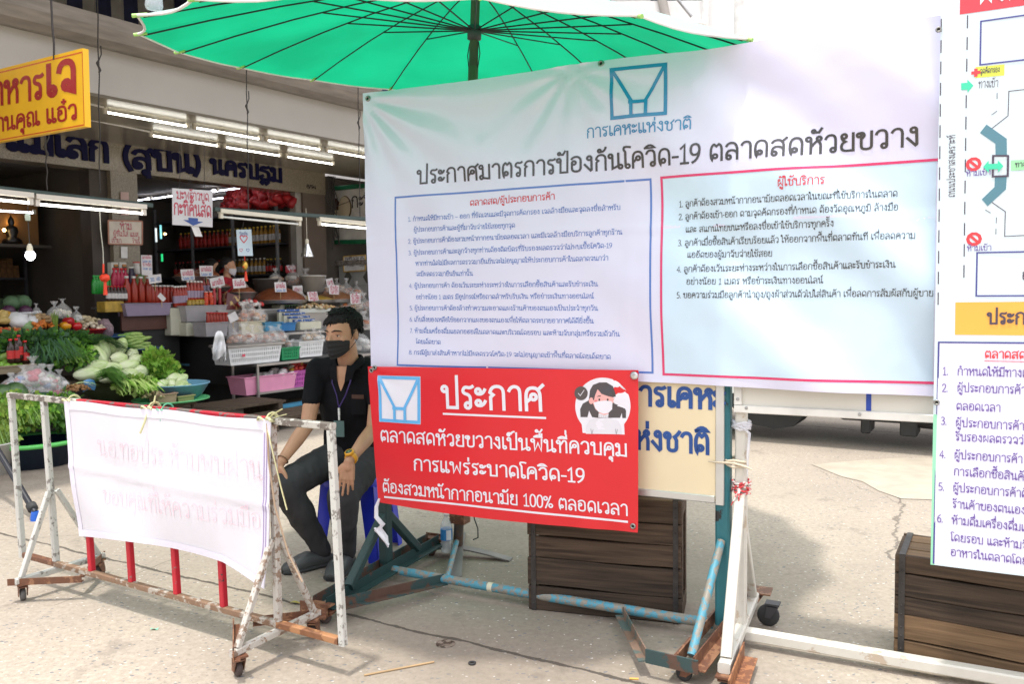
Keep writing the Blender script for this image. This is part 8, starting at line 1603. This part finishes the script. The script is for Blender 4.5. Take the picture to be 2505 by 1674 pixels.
# ------------------------------------------------------------------ inside the shops
RK = mat('dark_rack_steel', (.09, .085, .10), .45, .5)
rk = thing('steel_rack', 'dark steel rack along the shop side wall filled with bottles', 'rack', M(3.2, -2, 0)); RB0 = M(3.2, -2, 0)
for z in (.5, 1.2, 1.80, 2.32, 2.85): kbox('shelf', 3.0, 3.44, -4.1, -.5, z - .03, z, RK, rk, RB0)
for b in (-.52, -1.7, -2.9, -4.08): kbox('upright', 2.98, 3.02, b - .02, b + .02, 0, 3.1, mat('pale_upright', (.30, .30, .32), .4, .4), rk, RB0)
def shelfrow(proto, label, z, b0, b1, n, a=3.10):
    for i in range(n):
        P = M(a + r_.uniform(-.01, .01), b0 + (b1 - b0) * i / (n - 1), z + .001)
        if i == 0: proto.location = P; proto['label'] = label
        else: dup(proto, P, r_.uniform(0, 6), label)
shelfrow(bottle_proto('oil_bottle', '', 'bottle', AMBER, YCAP, .040, .30, WLAB, .4, grp='amber bottles on the rack'), 'amber bottle on the upper shelf of the steel rack', 2.32, -.6, -1.9, 13); shelfrow(bottle_proto('oil_bottle', '', 'bottle', REDSAUCE, YCAP, .040, .30, RLAB, .4, grp='red bottles on the rack'), 'red brown bottle on the upper shelf of the steel rack', 2.32, -2.0, -3.4, 12); shelfrow(bottle_proto('oil_bottle', '', 'bottle', AMBER, WCAP, .040, .28, WLAB, .4, grp='amber bottles on the middle shelf'), 'amber bottle on the middle shelf of the steel rack', 1.80, -1.0, -1.9, 9); shelfrow(bottle_proto('oil_bottle', '', 'bottle', DARKSAUCE, RCAP, .040, .28, RLAB, .4, grp='dark bottles on the middle shelf'), 'dark bottle on the middle shelf of the steel rack', 1.80, -2.0, -3.6, 14); shelfrow(bottle_proto('oil_bottle', '', 'bottle', DARKSAUCE, YCAP, .040, .26, RLAB, .4, grp='dark bottles near the pillar'), 'dark bottle on the middle shelf nearest the pillar', 1.80, -.58, -.92, 4)
rp_ = heap('big pile of red plastic packets above the shelf near the lintel', 'packet_pile', 'packet', onp(628, 512, M(3.0, 0, 0), ME), .14, .95, .62, [(.42, .015, .02), (.30, .01, .015), (.5, .04, .04)], 150, .085, seed=31, el=1.5)
lr = thing('steel_rack', 'dim rack of packets along the back of the left shop', 'rack', M(-1.6, -2.6, 0)); LB0 = M(-1.6, -2.6, 0)
for z in (.6, 1.25, 1.75, 2.25): kbox('shelf', -3.6, -.1, -2.9, -2.45, z - .03, z, RK, lr, LB0)
for a in (-3.6, -1.9, -.12): kbox('upright', a - .02, a + .02, -2.47, -2.43, 0, 2.6, RK, lr, LB0)
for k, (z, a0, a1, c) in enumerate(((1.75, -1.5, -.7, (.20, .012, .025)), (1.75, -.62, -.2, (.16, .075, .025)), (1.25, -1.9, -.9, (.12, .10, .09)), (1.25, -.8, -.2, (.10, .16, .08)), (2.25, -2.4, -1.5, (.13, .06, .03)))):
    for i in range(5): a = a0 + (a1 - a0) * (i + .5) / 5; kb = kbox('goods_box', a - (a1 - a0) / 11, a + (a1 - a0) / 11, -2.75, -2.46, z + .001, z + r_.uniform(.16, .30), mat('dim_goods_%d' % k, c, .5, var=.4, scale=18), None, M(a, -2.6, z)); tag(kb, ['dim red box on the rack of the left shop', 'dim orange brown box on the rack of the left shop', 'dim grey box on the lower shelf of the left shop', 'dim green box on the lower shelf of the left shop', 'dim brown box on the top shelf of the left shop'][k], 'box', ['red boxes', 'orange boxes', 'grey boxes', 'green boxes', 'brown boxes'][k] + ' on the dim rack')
# shrine with warm lamps
sp_ = mp(*zq(100, 1130), -1.6); sh_ = thing('wall_shrine', 'small dark shrine figure in a warm lit niche of the left shop', 'shrine', sp_)
for nm, (dx, dy, dz), (w_, d_, h_), m in (('back', (0, -.16, .05), (.9, .03, .62), mat('amber_wall', (.30, .15, .05), .6)), ('shelf', (0, 0, -.28), (.95, .36, .04), DARKW), ('canopy', (0, 0, .38), (.95, .36, .04), DARKW)):
    mb = MB(sp_); mb.hexa(sp_ + ME * dx + MQ * dy + Z * dz, ME * w_ / 2, MQ * d_ / 2, Z * h_ / 2); mb.build(nm, m, sh_)
mb = MB(sp_); q = mp(*zq(125, 1150), -1.6); mb.lathe(q - Z * .22, [(.0001, 0), (.13, 0), (.12, .05), (.06, .09), (.085, .16), (.07, .22), (.03, .25), (.042, .29), (.038, .33), (.012, .37), (.0001, .40)], 16); mb.build('figure', mat('black_figure', (.012, .01, .008), .4), sh_)
for k, (x, y) in enumerate(((45, 1178), (130, 1088))): mb = MB(sp_); mb.ell(mp(*zq(x, y), -1.52 if k == 0 else -1.70), .022, 8, 6); mb.build('lamp', mat('warm_glow', (1, .62, .22), .4, emit=22, var=0), sh_)
cdl = mp(*zq(785, 1175), -2.0); mb = MB(cdl); mb.ell(cdl, .016, 8, 6); tag(mb.build('tiny_lamp', mat('warm_glow', (1, .62, .22), .4, emit=22, var=0)), 'tiny warm lamp glowing in the dark left shop', 'lamp'); cdl = mp(*zx(957, 105), -1.5); mb = MB(cdl); mb.ell(cdl, .018, 8, 6); tag(mb.build('tiny_lamp', mat('warm_glow', (1, .62, .22), .4, emit=22, var=0)), 'tiny warm lamp glowing behind the coconut sign', 'lamp')
for lb, x, y, c in (('narrow white lit strip between the dark shelves', 853, 118, (.8, .95, 1)), ('narrow cyan lit strip between the dark shelves', 907, 82, (.25, .8, .9)), ('small green lit sign low on the dark shelves', 922, 378, (.02, .8, .25))): P = mp(*zx(x, y), -1.6); mb = MB(P); mb.hexa(P, ME * .012, MQ * .01, Z * (.11 if y < 300 else .06)); tag(mb.build('light_strip', mat('lit_strip_%d' % x, c, .4, emit=.7, var=0)), lb, 'lamp')
# ------------------------------------------------------------------ shopkeepers
def keeper(lb, hx, hy, b, face, top, maskm, s=1.):
    hc_ = mp(hx, hy, b); t = thing('person', lb, 'person', (hc_.x, hc_.y, 0)); R = frame(face); mb = MB(V((hc_.x, hc_.y, 0))); P_ = headshape(mb, hc_, R, s); nk = hc_ - Z * .13 - R[1] * .01
    caps(mb, [(hc_ - Z * .07, .052), (nk, .055)]); ch = nk - Z * .17
    mb.loft([(V((ch.x, ch.y, .9)), R[0] * .15, R[1] * .11), (ch - Z * .2, R[0] * .14, R[1] * .10), (ch, R[0] * .16, R[1] * .11), (nk - Z * .06, R[0] * .12, R[1] * .075), (nk, R[0] * .06, R[1] * .05)], 20)
    for k in (-1, 1):
        sh2 = nk - Z * .09 + R[0] * .165 * k; el = sh2 - Z * .27 + R[0] * .05 * k + R[1] * .02; wr = el - Z * .08 + R[1] * .20 - R[0] * .06 * k; caps(mb, [(ch + Z * .05, .06), (sh2, .05), (el, .038), (wr, .026)]); hand(mb, wr, R[1] - Z * .2, Z, -R[0] * k, .95, .4)
        caps(mb, [(V((ch.x, ch.y, .9)) + R[0] * .08 * k, .085), (V((ch.x, ch.y, .48)) + R[0] * .09 * k, .06), (V((ch.x, ch.y, .07)) + R[0] * .09 * k, .04), (V((ch.x, ch.y, .04)) + R[0] * .09 * k + R[1] * .13, .032)])
    remesh('body', mb, .009, SKIN, t, 3)
    mb = MB(V((hc_.x, hc_.y, 0))); mb.loft([(V((ch.x, ch.y, .92)), R[0] * .185, R[1] * .145), (ch - Z * .2, R[0] * .17, R[1] * .13), (ch, R[0] * .185, R[1] * .13), (nk - Z * .075, R[0] * .15, R[1] * .095), (nk - Z * .03, R[0] * .085, R[1] * .07)], 22)
    for k in (-1, 1): sh2 = nk - Z * .09 + R[0] * .165 * k; caps(mb, [(ch + Z * .06, .08), (sh2, .066), (sh2 - Z * .14 + R[0] * .03 * k, .058)])
    remesh('shirt', mb, .012, top, t, 3, wr_(1, .008, 9))
    mb = MB(V((hc_.x, hc_.y, 0))); mb.loft([(P_(0, -.045, -.03), R[0] * .078 * s, R[1] * .07 * s), (P_(0, -.025, .035), R[0] * .083 * s, R[1] * .09 * s), (P_(0, -.014, .08), R[0] * .080 * s, R[1] * .10 * s), (P_(0, -.014, .115), R[0] * .058 * s, R[1] * .075 * s), (P_(0, -.016, .135), R[0] * .02 * s, R[1] * .03 * s)], 22); caps(mb, [(P_(0, -.09, .0), .045), (P_(.0, -.13, -.06), .038), (P_(0, -.14, -.16), .02)]); mb.build('hair', HAIRM, t)
    if maskm: facemask(hc_, R, s, maskm, 'face_mask', t, V((hc_.x, hc_.y, 0)))
    return t
keeper('shopkeeper in a red top and white face mask behind the paste bowls', 556, 652, .30, ME * .6 + MQ * .75 - Z * .15, mat('red_top_cotton', (.34, .008, .02), .8, var=.15), mat('white_mask_cloth', (.60, .58, .60), .7))
keeper('dark haired person half hidden behind the red topped shopkeeper', 518, 655, -.45, ME + MQ * .5 - Z * .1, mat('dark_top_cotton', (.03, .03, .035), .8), None)
# ------------------------------------------------------------------ the white van behind the signs and the block behind everything
vd = (gp(2280, 1118) - gp(1825, 1080)); vd.z = 0; vd.normalize(); vn = V((vd.y, -vd.x, 0)); VC = V((2.85, 7.55, 0)) - vn * .55
van = thing('delivery_van', 'white van parked across the lane, seen under the white signboard', 'van', VC, math.atan2(vd.y, vd.x)); VWH = mat('van_white_paint', (.72, .72, .70), .25, var=.03)
mb = MB(); prv = [(-2.3, .46), (2.25, .46), (2.35, .9), (2.2, 1.15), (1.65, 1.95), (-2.25, 2.0), (-2.35, 1.9)]; mb.slabp([V((x, -.82, z)) for x, z in prv], V((0, 1.64, 0))); mb.build('body', VWH, van)
for y in (-.826, .826):
    for x0, x1, k in ((-2.0, -.7, 0), (-.55, .6, 0), (.75, 1.6, 1)):
        mb = MB(); mb.slabp([V((x0, y, 1.2)), V((x1 + (.25 if k else 0), y, 1.2)), V((x1 - (.15 if k else 0), y, 1.78)), V((x0, y, 1.78))], V((0, .006 if y > 0 else -.006, 0))); mb.build('window', mat('van_glass', (.03, .035, .04), .08), van)
    mb = MB(); mb.bbox((.62, y, 1.05), (.12, .02, .03), .004); mb.build('door_handle', DARKMETAL, van)
mb = MB(); mb.slabp([V((2.19, -.72, 1.20)), V((2.19, .72, 1.20)), V((1.75, .68, 1.86)), V((1.75, -.68, 1.86))], V((.02, 0, .014))); mb.build('windscreen', mat('van_glass', (.03, .035, .04), .08), van)
for y in (-.62, .62): mb = MB(); mb.ell((2.33, y, .88), (.04, .13, .09), 12, 8); mb.build('headlight', mat('lamp_glass', (.7, .7, .7), .1), van)
for x in (-1.62, 1.62):
    for y in (-.74, .74):
        mb = MB(); mb.lathe((x, y - .10, .31), [(.18, 0), (.29, 0), (.31, .03), (.31, .17), (.29, .20), (.18, .20)], 24, ax=V((0, 1, 0))); wl = mb.build('wheel', BLACKRUB, van); mb = MB(); mb.lathe((x, y - .095, .31), [(.0001, 0), (.18, .0), (.19, .02), (.19, .17), (.18, .19), (.0001, .19)], 18, ax=V((0, 1, 0))); mb.build('rim', STEEL, wl)
mb = MB(); mb.slabp([V((-.95, -.6, .47)), V((.02, -.6, .47)), V((-.22, -.6, .15)), V((-.40, -.6, .11)), V((-.68, -.6, .15))], V((0, .5, 0))); mb.build('fuel_tank', BLACKRUB, van)
mb = MB(); mb.bbox((.55, -.45, .30), (.75, .3, .12), .02); mb.bbox((.4, -.45, .20), (.08, .3, .14), .01); mb.bbox((.75, -.45, .20), (.14, .3, .14), .01); mb.tube([(.8, -.45, .24), (1.5, -.45, .20)], .05, 10); mb.bbox((0, 0, .42), (3.6, 1.3, .06), .01); mb.build('gearbox', BLACKRUB, van)
bd0 = thing('apartment_block', 'washed out white apartment block with balconies above the umbrella', 'building', V((2, 17, 0))); DB = V((2, 17, 0)); WHB = mat('white_block_paint', (.84, .83, .82), .8, var=.05)
def wbx(nm, x0, x1, y0, y1, z0, z1_, m): mb = MB(DB); mb.box(((x0 + x1) / 2, (y0 + y1) / 2, (z0 + z1_) / 2), (x1 - x0, y1 - y0, z1_ - z0), 0, 0); return mb.build(nm, m, bd0)
wbx('wall', -6, 4.55, 17, 22, 0, 12, WHB)
for k, z in enumerate((3.4, 6.0, 8.6)):
    wbx('balcony_slab', -5.8, 4.2, 15.9, 16.995, z, z + .14, WHB); wbx('parapet', -5.8, 4.2, 15.85, 15.95, z + .145, z + .9, WHB)
    for x in (-4.4, -1.6, 1.0, 2.9): wbx('window', x, x + 1.1, 16.96, 16.992, z + .95, z + 2.3, mat('dim_pane', (.10, .11, .12), .2))
    for i, (x, c) in enumerate(((2.05, (.55, .40, .06)), (2.45, (.62, .60, .55)), (1.8, (.20, .26, .36)), (1.2, (.35, .12, .12)), (3.3, (.5, .45, .45)))):
        mb = MB(V((x, 15.98, z + 1.6))); mb.surf(lambda i_, j: V((x + (i_ - .5) * .36, 15.98 + .03 * sin(i_ * 9), z + 1.05 + .55 * j)), 8, 3, th=.01); tag(mb.build('laundry', mat('laundry_%d' % i, c, .9)), ['mustard', 'off white', 'grey blue', 'dull red', 'pale mauve'][i] + ' laundry hanging on the %s balcony of the white block' % ['lowest', 'middle', 'upper'][k], 'laundry')
for x, r, m in ((4.35, .10, mat('white_drain', (.72, .72, .70), .5)), (3.72, .07, mat('white_drain', (.72, .72, .70), .5))): mb = MB(DB); mb.tube([(x, 15.75, 0), (x, 15.75, 12)], r, 12); mb.build('drain_pipe', m, bd0)
mb = MB(DB); mb.tube([(2.55, 15.8, 9.5), (2.62, 15.8, 8.2), (2.85, 15.8, 7.2), (3.0, 15.8, 6.5), (3.0, 15.8, 5.9)], .09, 10); mb.build('bent_duct', mat('grey_duct', (.40, .37, .34), .5), bd0)
sl_ = thing('street_lamp', 'small white lamp on a thin arm fixed to the white block', 'lamp', V((3.5, 15.7, 6.3))); mb = MB(V((3.5, 15.7, 6.3))); mb.tube([(3.0, 15.7, 7.1), (3.45, 15.7, 6.55)], .03, 8); mb.build('arm', STEEL, sl_); mb = MB(V((3.5, 15.7, 6.3))); mb.lathe((3.55, 15.7, 6.40), [(.03, .1), (.12, .06), (.16, 0), (.14, -.05), (.0001, -.07)], 14); mb.build('lamp_head', mat('white_lamp_glass', (.74, .74, .72), .3), sl_)
